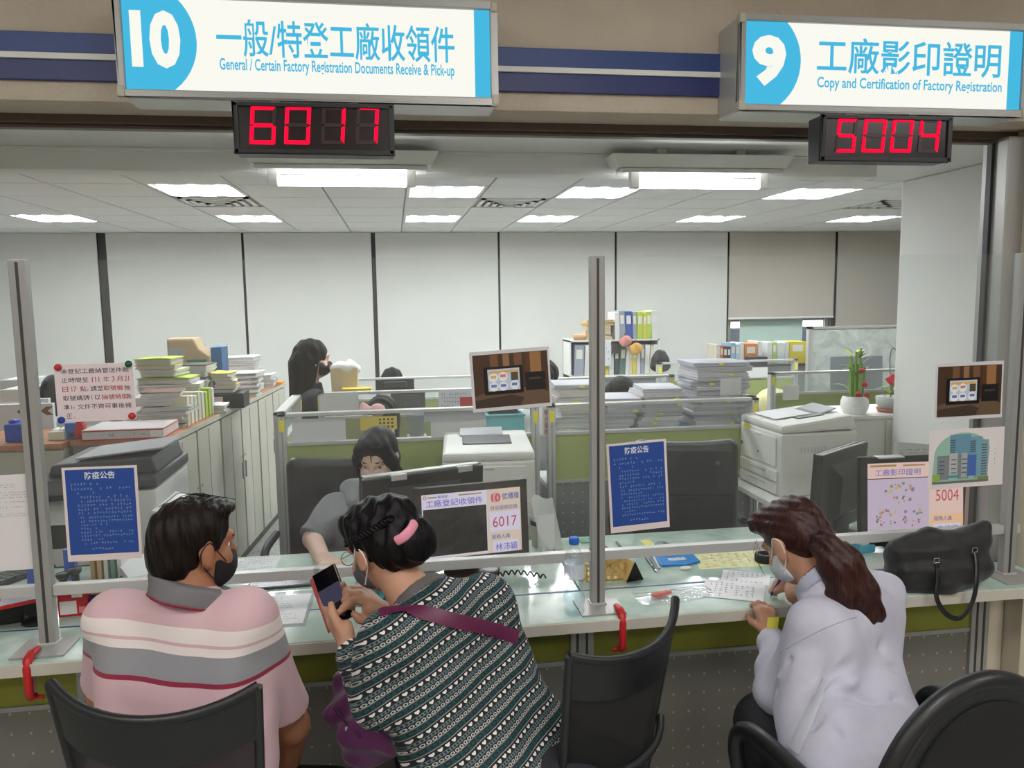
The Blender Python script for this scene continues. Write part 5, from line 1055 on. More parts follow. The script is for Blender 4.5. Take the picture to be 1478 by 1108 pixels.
def printer(label, loc, rot, w, d, h, vent=False):
    t = thing('laser_printer', label, 'printer', loc, rot)
    obj('body', G().bb(-w/2, w/2, 0, d, 0, h*.80), m_prn, t, bevel=.012)
    obj('top_cover', G().add([(-w/2, 0, h*.80), (w/2, 0, h*.80), (w/2, d, h*.82), (-w/2, d, h*.82), (-w/2, .0, h*.90), (w/2, .0, h*.90), (w/2-.01, d-.02, h), (-w/2+.01, d-.02, h)], [(0, 3, 2, 1), (4, 5, 6, 7), (0, 1, 5, 4), (1, 2, 6, 5), (2, 3, 7, 6), (3, 0, 4, 7)]), m_prn, t, bevel=.014)
    zt = h*.90; sl = (h-zt)/d
    obj('output_recess', G().box((0, d*.52, zt+sl*d*.52+.003), (w*.55, d*.36, .006), rx(math.atan(sl))), m_dgrey, t, bevel=.002)
    obj('output_flap', G().box((-w*.05, d*.80, zt+sl*d*.8+.012), (w*.5, d*.22, .006), rx(.28)), m_gplast, t, bevel=.002)
    obj('front_door', G().bb(-w*.36, w*.40, -.008, 0, h*.36, h*.74), m_prn, t, bevel=.004); obj('door_notch', G().bb(-w*.06, w*.06, -.011, -.007, h*.70, h*.73), m_prn2, t, bevel=.002)
    for k in range(2): c = obj('paper_cassette', G().bb(-w*.44, w*.44, -.012, 0, h*(.02+.16*k), h*(.16+.16*k)), m_prn, t, bevel=.004); obj('grip', G().bb(-w*.2, w*.2, -.0135, -.011, h*(.10+.16*k), h*(.125+.16*k)), m_prn2, c)
    obj('power_light', G().bb(-w*.46, -w*.43, -.003, 0, h*.5, h*.54), m_dgrey, t)
    g = G(); [g.bb(w/2-.001, w/2+.001, d*.25+k*.018, d*.25+k*.018+.008, h*.55, h*.62) for k in range(8)]; obj('side_vent', g, m_prn2, t)['kind'] = 'stuff'
    g = G(); [g.bb(w*.12+k*.012, w*.12+k*.012+.006, -.002, .0, h*.62, h*.65) for k in range(0)]
    return t
# right printer: front turned toward the empty chair
tb = thing('printer_stand', 'low white stand under the printer beside the sideways monitor', 'stand', (1.98, 3.38, 0)); obj('top', G().bb(-.26, .30, .0, .54, .715, .742), m_wplast, tb, bevel=.004)
for sx, sy in ((-.24, .02), (.28, .02), (-.24, .52), (.28, .52)): obj('leg', G().bb(sx-.02, sx+.02, sy-.02, sy+.02, 0, .715), m_wplast, tb)
pr = printer('large white laser printer on the stand with a yellow sticker', (1.80, 3.655, .7425), -88*D2R, .42, .40, .385)
obj('yellow_sticker', G().bb(-.17, -.10, -.002, .0, .385*.72, .385*.79), m_yel, pr)
obj('brand_mark', G().lathe([(0, .001), (.006, .001), (.006, 0)], (.0, -.009, .39*.48), 12, R=rx(90*D2R)), m_dgrey, pr)
obj('paper_on_top', G().box((-.04, .14, .368), (.22, .2, .002), rx(.1)), m_paper, pr)
# left printer
tb = thing('printer_cabinet', 'low grey cabinet under the printer behind the brown-framed screen', 'cabinet', (.40, 3.40, 0)); obj('body', G().bb(-.24, .24, 0, .44, 0, .68), m_cab, tb, bevel=.004)
for k in range(3): d = obj('drawer', G().bb(-.23, .23, -.012, 0, .04+k*.21, .23+k*.21), m_cab, tb, bevel=.003); obj('handle', G().bb(-.06, .06, -.022, -.012, .14+k*.21, .155+k*.21), m_alu, d)
pl = printer('white laser printer behind the brown-framed screen', (.40, 3.42, .6805), -4*D2R, .415, .40, .385)
obj('rear_label', G().bb(.02, .10, -.0015, 0, .25, .262), m_gplast, pl)
# ================================================================== BOOK SHELVES AT THE BACK
def shelfrow(where, px0, px1, Y, zb, items, kind='book', lean=0, word='book', d=.22):
    n = len(items); tot = sum(i[0] for i in items); x0, x1 = at(px0, 500, Y)[0], at(px1, 500, Y)[0]; s = (x1-x0)/tot; x = x0
    for k, (wd, hh, c) in enumerate(items):
        w = wd*s; ln = lean*(.5+.5*math.sin(k)); t = thing('shelved_'+kind, '%s %s from the left %s' % (NTH[k], word, where), kind, (x+w/2, Y, zb), 0, word+'s '+where)
        R_ = ry(ln)
        def tr(p): return tuple(R_@np.array(p))
        g = G().bb(-w*.47, w*.47, 0, d, 0, hh); g.v = [tr(p) for p in g.v]; obj('cover', g, mat('bk_%02x%02x%02x' % c, c, .55), t, bevel=.002)
        g = G().bb(-w*.3, w*.3, -.001, .0, hh*.55, hh*.85); g.v = [tr(p) for p in g.v]; obj('spine_label', g, mat('bk_lab', (220, 218, 210), .7), t); x += w
wh, cr, yl, lg, bl, gy, dk, gn = (214, 214, 214), (206, 198, 170), (206, 190, 90), (176, 196, 70), (56, 88, 160), (150, 156, 170), (70, 74, 78), (90, 120, 110)
YS = 6.45; zs0 = at(880, 541, YS)[2]; zs1 = at(880, 490, YS)[2]
xa, xb = at(822, 540, YS)[0], at(952, 540, YS)[0]
t = thing('book_rack', 'two-tier white book rack on the far desk', 'rack', (xa, YS, .7205))
obj('lower_shelf', G().bb(0, xb-xa, -.02, .26, zs0-.72-.02, zs0-.72-.001), m_wplast, t); obj('upper_shelf', G().bb(0, xb-xa, .0, .26, zs1-.72-.015, zs1-.72-.001), m_wplast, t)
for x in (0, xb-xa-.015): obj('side', G().bb(x, x+.015, 0, .26, 0, zs1-.72), m_wplast, t)
obj('back', G().bb(0, xb-xa, .245, .26, zs0-.72, zs1-.72), m_wplast, t); obj('foot_box', G().bb(0, xb-xa, .02, .24, 0, zs0-.742), m_gplast, t)
shelfrow('on the lower tier of the far book rack', 828, 948, YS+.01, zs0, [(1.6, .26, gy), (1, .26, wh), (1.6, .25, wh), (.7, .25, gy), (.6, .24, yl), (.8, .25, wh), (.8, .25, dk), (1, .25, gn), (.5, .24, wh), (.6, .25, cr), (.7, .25, yl), (.6, .24, wh), (.6, .25, gy), (.8, .25, wh), (.5, .24, cr), (.7, .25, wh)], lean=.05)
shelfrow('on the upper tier of the far book rack', 888, 950, YS+.02, zs1, [(.8, .23, wh), (1, .24, gy), (1.2, .235, bl), (.7, .23, gy), (1, .23, lg), (.6, .22, yl), (.9, .23, lg), (1.1, .24, wh)], 'binder', lean=-.05, word='binder')
pile('lying on the upper tier of the far book rack', 846, 886, YS+.02, zs1, zs1+.17, 6, [(206, 190, 160), (196, 170, 130), (206, 200, 186)], .2, seed=31, tabs=False)
x0, x1, z0, z1 = rect(829, 478, 845, 490, YS+.02); t = thing('paper_roll', 'rolled brown paper on the far book rack', 'roll', (x0, YS+.05, zs1+.025)); obj('roll', G().cyl((0, 0, 0), (.14, 0, 0), .025, n=14), mat('roll_brown', (190, 150, 110), .8), t)
for (px, py, r, c, nm) in ((903, 492, .045, (206, 140, 130), 'pink round charm hanging on the far book rack'), (918, 503, .05, (216, 168, 90), 'orange round charm hanging on the far book rack')):
    p = at(px, py, YS-.06); t = thing('hanging_charm', nm, 'charm', (p[0], YS-.06, p[2])); soft('body', warp(ell((0, 0, 0), (r, .03, r)), folds(.006, 90, [(1, 0, 1), (1, 1, 0)], 2)), mat('charm_%d' % c[1], c, .8), t, .006); obj('cord', G().cyl((0, 0, r), (0, .03, max(r+.02, zs1-p[2]+.0)), .003, n=6), m_dgrey, t)
card('dark_print', 883, 495, 896, 510, YS-.03, (64, 62, 60), 'small dark square print hung on the far book rack', 'print'); card('white_notice', 866, 492, 882, 528, YS-.03, (214, 218, 226), 'tall white notice hung on the far book rack', 'notice', lines=6, seed=21)
# second group of coloured files
YF = 6.75; zf = at(1080, 526, YF)[2]
xa, xb = at(1030, 526, YF)[0], at(1182, 526, YF)[0]; t = thing('file_shelf', 'raised desk shelf under the coloured files by the window', 'shelf', (xa, YF, .7205)); obj('board', G().bb(0, xb-xa, -.05, .26, zf-.72-.02, zf-.72-.001), m_dgrey, t); obj('support', G().bb(.02, xb-xa-.02, .0, .24, 0, zf-.742), m_gplast, t)
shelfrow('on the raised shelf by the window', 1034, 1100, YF, zf, [(.7, .19, (206, 196, 180)), (.6, .18, (196, 120, 70)), (.8, .17, (110, 60, 60)), (.6, .17, (60, 60, 66)), (.9, .20, (150, 180, 206)), (.8, .19, (176, 200, 216)), (.8, .20, wh), (2.6, .19, (206, 130, 70)), (.8, .21, wh)], 'file', word='file')
shelfrow('at the right end of the raised shelf by the window', 1108, 1164, YF, zf, [(.7, .2, wh), (.7, .2, (180, 200, 120)), (1.2, .19, (206, 214, 220)), (.6, .2, wh), (2.6, .20, (214, 196, 70))], 'file', word='file')
block('desk_phone', 1082, 515, 1108, 526, YF-.1, .12, (56, 58, 62), 'dark desk phone in front of the orange file', 'telephone', zb=zf)
# black cap on its stand
p = at(953, 520, 6.2); t = thing('cloth_hat', 'black cloth hat on a stand right of the far book rack', 'hat', (p[0], 6.2, .7205)); z = p[2]-.72; soft('cap', union([ell((0, 0, z), (.075, .07, .07)), ell((0, -.0, z-.05), (.085, .075, .05)), ell((0, 0, z+.06), (.04, .04, .03))], .03), m_black, t, .008); obj('stand', G().cyl((0, 0, 0), (0, 0, z-.06), .015), m_gplast, t)
# cream sack near the window desk
p = at(1120, 570, 5.35); t = thing('cream_sack', 'rounded cream cloth sack behind the partition wing', 'sack', (p[0], 5.4, .7205)); z = p[2]-.72; soft('sack', warp(union([ell((0, 0, z*.55), (.16, .12, z*.55+.02))], .03), folds(.006, 40, [(1, 0, .3), (.2, 1, 0)], 6)), mat('sack_cream', (206, 200, 150), .8), t, .008)
# ================================================================== POTTED PLANTS
tb = thing('plant_cabinet', 'pale low cabinet carrying the potted plants beside the side wall', 'cabinet', (2.66, 4.16, 0)); obj('body', G().bb(-.16, .50, 0, .42, 0, .985), mat('cab_pale', (206, 206, 196), .5), tb, bevel=.004); obj('top', G().bb(-.17, .51, -.01, .43, .985, 1.0), m_wplast, tb)
for k in range(2): d = obj('door', G().bb(-.15+k*.32, .16+k*.32, -.012, 0, .04, .97), mat('cab_pale', 0), tb, bevel=.003); obj('handle', G().bb(.13+k*.06, .14+k*.06, -.02, -.012, .45, .55), m_alu, d)
m_leaf, m_stalk, m_lime = mat('leaf_green', (96, 140, 50), .5), mat('bamboo_green', (120, 160, 60), .4), mat('leaf_lime', (190, 206, 70), .5)
def leaf(g, p, d, L, w, up=.3):
    d = np.array(d)/np.linalg.norm(d); s = np.cross(d, (0, 0, 1)); s = s/(np.linalg.norm(s)+1e-6); p = np.array(p); pts = []
    for u, ww in ((0, .15), (.35, 1), (.7, .75), (1, .02)):
        c = p+d*L*u+np.array([0, 0, up*L*u*(1-u*1.3)]); pts += [c-s*w*ww/2, c+s*w*ww/2]
    g.add(pts, [(0, 1, 3, 2), (2, 3, 5, 4), (4, 5, 7, 6)], 0, True)
p = at(1232, 624, 4.26); t = thing('lucky_bamboo', 'lucky bamboo in a white quilted pot with red ornaments', 'potted plant', (p[0], 4.26, 1.0005))
def quilt(u, v):
    r = .052+.026*math.sin(math.pi*(.1+.75*v)); r += .003*abs(math.sin(8*(u*2*math.pi)/2+v*9))*abs(math.sin(8*(u*2*math.pi)/2-v*9)); return (r*math.cos(2*math.pi*u), r*math.sin(2*math.pi*u), .105*v)
obj('pot', G().surf(quilt, 64, 14, closeu=True), m_wplast, t); obj('soil', G().lathe([(0, .097), (.062, .096)], n=20), mat('soil', (70, 52, 40), .9), t)
r = random.Random(3)
for k in range(11):
    a = k*2.39; x, y = .035*math.cos(a)*((k % 3)*.4+.3), .035*math.sin(a)*((k % 3)*.4+.3); h = r.uniform(.18, .30); obj('stalk', G().tube([(x, y, .09), (x*1.2, y*1.2, .09+h*.5), (x*1.3, y*1.3, .09+h)], .006, 7), m_stalk, t)
for k in range(26):
    a = k*2.39; z = r.uniform(.12, .36); g = G(); leaf(g, (.02*math.cos(a), .02*math.sin(a), z), (math.cos(a), math.sin(a), r.uniform(.1, .9)), r.uniform(.06, .11), .02); obj('leaf', g, m_leaf if k % 3 else m_lime, t)
for (x, z) in ((.005, .26), (.03, .18), (-.01, .12), (.045, .11)): obj('red_ornament', soft('red_ornament', warp(ell((x, -.05, z), (.02, .012, .018)), folds(.004, 160, [(1, 0, 1), (0, 1, 1)], 1)), m_red, h=.005).data, None, t)
for o_ in [o for o in bpy.data.objects if o.name.startswith('red_ornament') and o.parent is None]: bpy.data.objects.remove(o_)
p = at(1285, 618, 4.28); t = thing('potted_flower', 'grey potted plant with one red flower on a terracotta saucer', 'potted plant', (p[0], 4.28, 1.0005))
obj('saucer', G().lathe([(0, 0), (.075, 0), (.085, .022), (.078, .02), (.07, .006), (0, .006)], n=24), mat('terracotta', (166, 96, 74), .7), t); obj('pot', G().lathe([(0, .006), (.06, .006), (.085, .05), (.088, .09), (.082, .088), (0, .08)], n=24), mat('pot_grey', (160, 164, 158), .6), t)
for k in range(24):
    a = k*2.39; z = r.uniform(.08, .15); g = G(); leaf(g, (.03*math.cos(a), .03*math.sin(a), z), (math.cos(a), math.sin(a), r.uniform(.1, 1.2)), r.uniform(.05, .08), .03); obj('leaf', g, mat('leaf_grey', (110, 126, 106), .6) if k % 4 else m_lime, t)
obj('red_flower', soft('red_flower', warp(ell((-.03, -.04, .20), (.032, .025, .03)), folds(.006, 130, [(1, 0, 1), (0, 1, 1)], 4)), mat('flower_red', (196, 30, 48), .5), h=.005).data, None, t); bpy.data.objects.remove(bpy.data.objects['red_flower'])
obj('flower_stem', G().tube([(-.02, -.02, .09), (-.03, -.03, .19)], .004, 6), m_leaf, t); obj('wire_loop', G().tube(spline([(0, 0, .1), (-.02, 0, .3), (-.005, 0, .38), (.03, 0, .33), (.035, 0, .12)]), .003, 6), mat('wire_green', (60, 80, 60), .5), t)
# ================================================================== STAFF CHAIRS
def rbox(cx, cy, cz, w, d, h, r): 
    def f(P):
        q = np.abs(P-np.array([cx, cy, cz], np.float32))-np.array([w/2-r, d/2-r, h/2-r], np.float32); return np.sqrt((np.maximum(q, 0)**2).sum(1))+np.minimum(q.max(1), 0)-r
    c = np.array([cx, cy, cz]); s_ = np.array([w, d, h])/2; f.bb = (c-s_, c+s_); return f
def chair_base(t, m, zs=.40):
    obj('gas_column', G().cyl((0, 0, .09), (0, 0, zs), .025), m_dgrey, t)
    for k in range(5):
        a = k*2*math.pi/5+.3; e = (.27*math.cos(a), .27*math.sin(a)); obj('base_arm', G().tube([(0, 0, .10), (e[0], e[1], .075)], [.028, .018], 8), m, t); obj('caster', G().cyl((e[0]-.02*math.sin(a), e[1]+.02*math.cos(a), .028), (e[0]+.02*math.sin(a), e[1]-.02*math.cos(a), .028), .028, n=14), m_black, t)
m_lea = mat('black_leather', (26, 27, 29), .4, bump=.1, bscale=40); m_mesh = mat('chair_mesh', (22, 22, 24), .8)
def staff_chair(label, loc, rot, top, w=.44):
    t = thing('office_chair', label, 'chair', loc, rot, 'office chairs'); chair_base(t, m_dgrey)
    soft('seat', rbox(0, 0, .45, .48, .46, .09, .035), m_lea, t, .012)
    bk = top-.52
    soft('backrest', warp(rbox(0, -.24, .52+bk/2, w, .08, bk, .03), lambda P: .02*np.cos(P[:, 0]*6)-.02, .03), m_lea, t, .010)
    soft('back_band', rbox(0, -.285, top-.13, w*.96, .02, .22, .009), m_lea, t, .008); obj('back_bar', G().tube([(0, 0, .41), (0, -.22, .41), (0, -.29, .5), (0, -.29, .6)], .02, 8), m_dgrey, t)
    obj('button', G().lathe([(0, .004), (.012, .003), (.012, 0)], (w*.3, -.297, top-.09), 12, R=rx(90*D2R)), m_dgrey, t)
    for sx in (-1, 1): obj('armrest', G().tube(spline([(sx*.24, .1, .46), (sx*.29, .1, .56), (sx*.29, .06, .66), (sx*.29, -.16, .67)]), .018, 8), m_dgrey, t)
p = at(990, 720, 3.35); staff_chair('empty black leather office chair behind counter 9', (p[0]+.02, 3.55, 0), -10*D2R, 1.06)
p = at(480, 720, 3.62); staff_chair('black office chair under the grey hoodie wearer', (p[0]+.03, 3.38, 0), 176*D2R, .99, .46)

# ================================================================== PEOPLE
def unit(v): v = np.array(v, float); return v/(np.linalg.norm(v)+1e-9)
def hair_mat(name, col, rough=.35, scale=(70, 70, 4), spec=.4):
    m = bpy.data.materials.new(name); m.use_nodes = True; nt = m.node_tree; b = nt.nodes['Principled BSDF']; b.inputs['Roughness'].default_value = rough; b.inputs['Specular IOR Level'].default_value = spec*.6
    tc = nn(nt, 'ShaderNodeTexCoord'); mp = nn(nt, 'ShaderNodeMapping'); mp.inputs['Scale'].default_value = scale; nt.links.new(tc.outputs['Object'], mp.inputs[0])
    n = nn(nt, 'ShaderNodeTexNoise'); n.inputs['Scale'].default_value = 3; n.inputs['Detail'].default_value = 4; nt.links.new(mp.outputs[0], n.inputs[0]); c = lin(col)
    r = nn(nt, 'ShaderNodeValToRGB'); r.color_ramp.elements[0].position = .35; r.color_ramp.elements[1].position = .7; r.color_ramp.elements[0].color = (*[v*.55 for v in c], 1); r.color_ramp.elements[1].color = (*[v*1.4 for v in c], 1)
    nt.links.new(n.outputs[0], r.inputs[0]); nt.links.new(r.outputs[0], b.inputs['Base Color']); bp = nn(nt, 'ShaderNodeBump'); bp.inputs['Strength'].default_value = .5; bp.inputs['Distance'].default_value = .004
    nt.links.new(n.outputs[0], bp.inputs['Height']); nt.links.new(bp.outputs[0], b.inputs['Normal']); MATS[name] = m; return m
def skin_mat(name, col):
    m = mat(name, col, .5, noise=.05, nscale=30, bump=.06, bscale=200); b = m.node_tree.nodes['Principled BSDF']; b.inputs['Subsurface Weight'].default_value = .08; b.inputs['Subsurface Radius'].default_value = (.012, .005, .003); return m
class Head:
    """face along local +Y, origin at ear level"""
    def __init__(s, c, yaw, pitch, roll=0, k=1.0): s.c = np.array(c, float); s.R = rz(yaw*D2R)@rx(-pitch*D2R)@ry(roll*D2R); s.k = k
    def p(s, x, y, z): return s.c+s.R@(np.array([x, y, z])*s.k)
    def e(s, c, r): return ell(s.p(*c), np.array(r)*s.k, s.R)
    def cn(s, a, b, ra, rb): return cone(s.p(*a), s.p(*b), ra*s.k, rb*s.k)
    def d(s, v): return s.R@np.array(v, float)
    def skull(s, g=0): return [s.e((0, -.018, .038), (.074+g, .096+g, .082+g)), s.e((0, .018, -.028), (.061+g, .074+g, .080+g))]
    def prims(s):
        return s.skull()+[s.e((0, .040, -.078), (.042, .042, .034)), s.cn((0, .088, .012), (0, .108, -.026), .008, .013), s.cn((-.032, .078, .026), (.032, .078, .026), .014, .014),
            s.e((.04, .06, -.03), (.022, .02, .022)), s.e((-.04, .06, -.03), (.022, .02, .022)), s.cn((-.014, .092, -.058), (.014, .092, -.058), .008, .008)]
    def ears(s): 
        o = []
        for x in (-1, 1): o += [s.e((x*.079, -.012, -.004), (.010, .020, .031)), s.e((x*.074, -.004, -.03), (.010, .010, .012))]
        return o
    def eyes(s, parent, org):
        for x in (-1, 1):
            o = obj('eye', G().lathe([(.0001, -.009), (.0065, -.0065), (.009, 0), (.0065, .0065), (.0001, .009)], n=12), mat('eye_white', (226, 222, 218), .2), parent, loc=s.p(x*.032, .0695, .004)-org)
            obj('iris', G().lathe([(.0001, -.006), (.004, -.004), (.006, 0), (.004, .004), (.0001, .006)], n=10), mat('iris_dark', (30, 20, 16), .2), parent, loc=s.p(x*.032, .0755, .003)-org)
            obj('eyebrow', G().tube([s.p(x*.015, .090, .028)-org, s.p(x*.032, .090, .032)-org, s.p(x*.05, .076, .028)-org], [.002, .003, .0015], 6), mat('brow', (30, 24, 22), .8), parent)
    def mask(s, name, m, parent, org, straps, drop=0, h=.004):
        f = union([s.e((0, .030, -.045-drop), (.068, .083, .062)), s.cn((0, .098, -.02-drop), (0, .100, -.05-drop), .016, .014)], .02)
        f = clip(f, (s.d((0, 0, 1)), s.p(0, 0, -.006-drop)), (s.d((0, -1, 0)), s.p(0, .022, 0)))
        o = soft(name, f, m, parent, h, org)
        for x in (-1, 1):
            obj('ear_loop', G().tube([q-org for q in spline([s.p(x*.066, .05, -.02-drop), s.p(x*.078, .018, .0), s.p(x*.083, -.008, .026), s.p(x*.086, -.032, .004), s.p(x*.078, -.02, -.032), s.p(x*.066, .03, -.075-drop)], 5)], .0016, 6), straps, o)
        return o
def torso(L, R, Pv, hw, r, back=.03, n=7, paxis=None, lift=.0):
    L, R, Pv = np.array(L), np.array(R), np.array(Pv); M = (L+R)/2; a0 = unit(R-L); a1 = unit(paxis) if paxis is not None else unit(np.array([a0[0], a0[1], 0])); sp = Pv-M; bk = unit(np.cross(a0, sp)); out = []
    for i in range(n):
        t = i/(n-1); c = M+sp*(.06+.94*t)+bk*back*math.sin(math.pi*t); ax = unit(a0*(1-t)+a1*t); w = np.interp(t, np.linspace(0, 1, len(hw)), hw); rr = np.interp(t, np.linspace(0, 1, len(r)), r); out.append(cone(c-ax*w, c+ax*w, rr))
    return out
def limb(pts, rs): return chain([np.array(p) for p in pts], rs)
def hand(W, f, n, thumb, curl=(.3, .35, .4, .45), tc=.3, k=1.0):
    """W wrist, f towards the fingers, n out of the palm, thumb +1/-1 side"""
    W = np.array(W, float); f = unit(f); n = unit(np.array(n)-f*np.dot(n, f)); s = np.cross(f, n)*thumb; out = []
    for i, (so, fl, ln) in enumerate(((.028, .086, .070), (.009, .090, .078), (-.010, .086, .072), (-.027, .078, .056))):
        kn = W+k*(f*fl+s*so); out.append(cone(W+k*s*so*.45+f*.005, kn, .0155*k, .0115*k)); p = kn; a = 0
        for j, q in enumerate((.45, .31, .24)):
            a += curl[i]*(1.0, 1.2, .8)[j]; d = f*math.cos(a)+n*math.sin(a); e = p+d*ln*q*k; out.append(cone(p, e, (.0098-.0008*j)*k, (.0090-.0010*j)*k)); p = e
    b = W+k*(f*.022+s*.022); m = b+k*.042*unit(f*.75+s*.75+n*tc); e = m+k*.030*unit(f*.95+s*.2+n*(tc+.25)); out += [cone(b, m, .0145*k, .0115*k), cone(m, e, .0110*k, .0085*k)]
    return out
def legs(Pv, knees, feet, r=(.085, .065, .05), axis=(1, 0, 0)):
    out = []; a = unit(axis)
    for sgn, kn, ft in ((-1, knees[0], feet[0]), (1, knees[1], feet[1])):
        h = np.array(Pv)+a*sgn*.085; kn = np.array(kn); ft = np.array(ft); out += [cone(h, kn, r[0], r[1]), cone(kn, ft, r[1], r[2])]
    return out
def shoe(name, ft, d, m, parent, org):
    ft = np.array(ft); d = unit((d[0], d[1], 0)); a = np.array([ft[0], ft[1], .035]); soft(name, clip(union([cone(a-d*.06, a+d*.04, .042, .042), cone(a+d*.04, a+d*.15, .042, .032)], .02), ((0, 0, -1), (0, 0, .002))), m, parent, .008, org)
def person(label, x, y): return thing('person', label, 'person', (x, y, 0))
m_skinM, m_skinW, m_skinS = skin_mat('skin_tan', (166, 112, 82)), skin_mat('skin_light', (190, 142, 116)), skin_mat('skin_staff', (214, 176, 156))
m_trou = mat('dark_trousers', (26, 27, 34), .8, bump=.1, bscale=200); m_shoe = mat('black_shoe', (20, 20, 22), .4); m_maskb = mat('black_mask', (20, 20, 23), .75); m_maskw = mat('white_mask', (206, 214, 220), .7); m_loopw = mat('white_loop', (230, 230, 228), .7)

# ---------------------------------------------------------------- man in the striped polo shirt
hd = Head(at(282, 789, 1.93), -48, 6, 0, .93); org = np.array([hd.c[0], 1.80, 0.0])
man = person('man in a pink and grey striped polo shirt wearing a black mask', org[0], org[1])
L, R = at(172, 893, 1.93), at(352, 890, 1.82); Pv = np.array([(L[0]+R[0])/2, 1.76, .56]); nb = (L+R)/2+np.array([.02, .02, .045])
eR, wR = at(420, 1046, 1.96), at(404, 1150, 2.08); eL, wL = at(152, 1000, 2.08), at(215, 1040, 2.16)
kn = [Pv+(-.12, .42, .02), Pv+(.14, .42, .02)]; ft = [np.array([kn[0][0], 2.15, .06]), np.array([kn[1][0], 2.15, .06])]
fR = unit((-.5, .5, -.35))
neck = [cone(nb+(0, 0, -.03), hd.p(0, -.02, -.06), .066, .060)]
bodyf = union([hd.prims(), hd.ears(), neck, torso(L, R, Pv, (.12, .08, .08), (.05, .10, .12)), limb([L, eL, wL], [.05, .043, .03]), limb([R, eR, wR], [.052, .045, .031]), hand(wR, fR, (0, 0, -1), -1, (.3, .3, .3, .3)), hand(wL, (.8, .4, -.3), (0, 0, -1), 1), legs(Pv, kn, ft, (.07, .055, .04))], .016)
soft('body', bodyf, m_skinM, man, .0055, org)
shirt = union([torso(L, R, Pv, (.13, .11, .095, .09, .09), (.073, .105, .115, .122, .128), .035), cone(nb+(0, .02, -.055), L+(0, 0, -.004), .055, .066), cone(nb+(0, .02, -.055), R+(0, 0, -.008), .055, .064), clip(cone((L+R)/2+(0, .02, .02), hd.p(0, -.03, -.115), .085, .068), (hd.d((0, .35, 1)), hd.p(0, -.05, -.085)))], .045)
shirt = union([shirt, clip(union(limb([L+(0, 0, -.005), L+(eL-L)*.85], [.074, .064]), .02), (eL-L, L+(eL-L)*.82)), clip(union(limb([R+(0, 0, -.005), R+(eR-R)*.86], [.074, .064]), .02), (eR-R, R+(eR-R)*.82))], .02)
shirt = warp(shirt, folds(.0034, 34, [(1, .2, .7), (.4, .3, -1), (.9, .1, -.3)], 2))
def zz(py): return trace(250, py, shirt)[2]
def stripes(name, bands, tilt):
    m = bpy.data.materials.new(name); m.use_nodes = True; nt = m.node_tree; b = nt.nodes['Principled BSDF']; b.inputs['Roughness'].default_value = .85; b.inputs['Sheen Weight'].default_value = .15
    tc = nn(nt, 'ShaderNodeTexCoord'); d = nn(nt, 'ShaderNodeVectorMath', operation='DOT_PRODUCT'); d.inputs[1].default_value = tilt; nt.links.new(tc.outputs['Object'], d.inputs[0])
    r = nn(nt, 'ShaderNodeValToRGB'); r.color_ramp.interpolation = 'CONSTANT'; e = r.color_ramp.elements; lo, hi = .4, 1.3
    mr = nn(nt, 'ShaderNodeMapRange'); mr.inputs[1].default_value = lo; mr.inputs[2].default_value = hi; nt.links.new(d.outputs['Value'], mr.inputs[0]); nt.links.new(mr.outputs[0], r.inputs[0])
    e[0].position = 0; e[0].color = (*lin(bands[0][1]), 1); e.remove(e[1])
    for z, c in bands[1:]: e.new((z-lo)/(hi-lo)).color = (*lin(c), 1)
    n = nn(nt, 'ShaderNodeTexNoise'); n.inputs['Scale'].default_value = 350; nt.links.new(tc.outputs['Object'], n.inputs[0]); bp = nn(nt, 'ShaderNodeBump'); bp.inputs['Strength'].default_value = .15; bp.inputs['Distance'].default_value = .002; nt.links.new(n.outputs[0], bp.inputs['Height']); nt.links.new(bp.outputs[0], b.inputs['Normal'])
    nt.links.new(r.outputs[0], b.inputs['Base Color']); return m
pk, wt, gr, rd = (206, 172, 178), (226, 216, 212), (142, 142, 146), (140, 32, 62)
mp = stripes('polo_stripes', [(.4, pk), (zz(993), rd), (zz(985), gr), (zz(945), wt), (zz(933), pk), (zz(927), wt), (zz(907), pk)], (.02, 0, 1))
soft('polo_shirt', shirt, mp, man, .0055, org)
col = clip(union([cone(nb+(.004, -.012, .0), hd.p(0, -.03, -.06), .104, .078)], .02), (hd.d((0, .30, 1)), hd.p(0, -.05, -.074)), (-hd.d((0, .25, 1)), hd.p(0, -.05, -.122)))
soft('collar', col, mat('polo_collar', (112, 110, 112), .85), man, .005, org, label='grey collar with a dark red edge')
ring = clip(union([cone(nb+(.004, -.012, .0), hd.p(0, -.03, -.06), .1055, .0795)], .02), (hd.d((0, .25, 1)), hd.p(0, -.05, -.117)), (-hd.d((0, .25, 1)), hd.p(0, -.05, -.124))); soft('collar_edge', ring, mat('collar_red', rd, .8), man, .004, org)
soft('trousers', union([legs(Pv, kn, ft, (.095, .078, .055)), cone(Pv-(.09, 0, 0), Pv+(.09, 0, 0), .125)], .03), m_trou, man, .009, org)
for q in ft: shoe('shoe', q, (0, 1), m_shoe, man, org)
hair = union([hd.e((0, -.022, .040), (.083, .103, .090)), hd.e((0, -.062, -.02), (.072, .058, .062)), hd.e((.0, .03, .098), (.06, .07, .026))], .02)
hair = clip(warp(hair, folds(.0022, 190, [(1, .3, .2), (.8, -.5, .3), (.9, .5, -.2)], 4)), (hd.d((0, .70, -.62)), hd.p(0, .018, -.010)))
soft('hair', hair, hair_mat('hair_man', (28, 20, 16), .4, spec=.3), man, .0045, org)
for k in range(9):
    a = hd.p(-.04+.01*k, -.06+.006*k, .118); b = a+hd.d((.02*math.sin(k), .03, .018)); c = b+hd.d((.02, .035, -.006)); obj('loose_strand', G().tube([q-org for q in spline([a-hd.d((0, .02, .01)), a, b, c], 4)], .0009, 5), MATS['hair_man'], man)
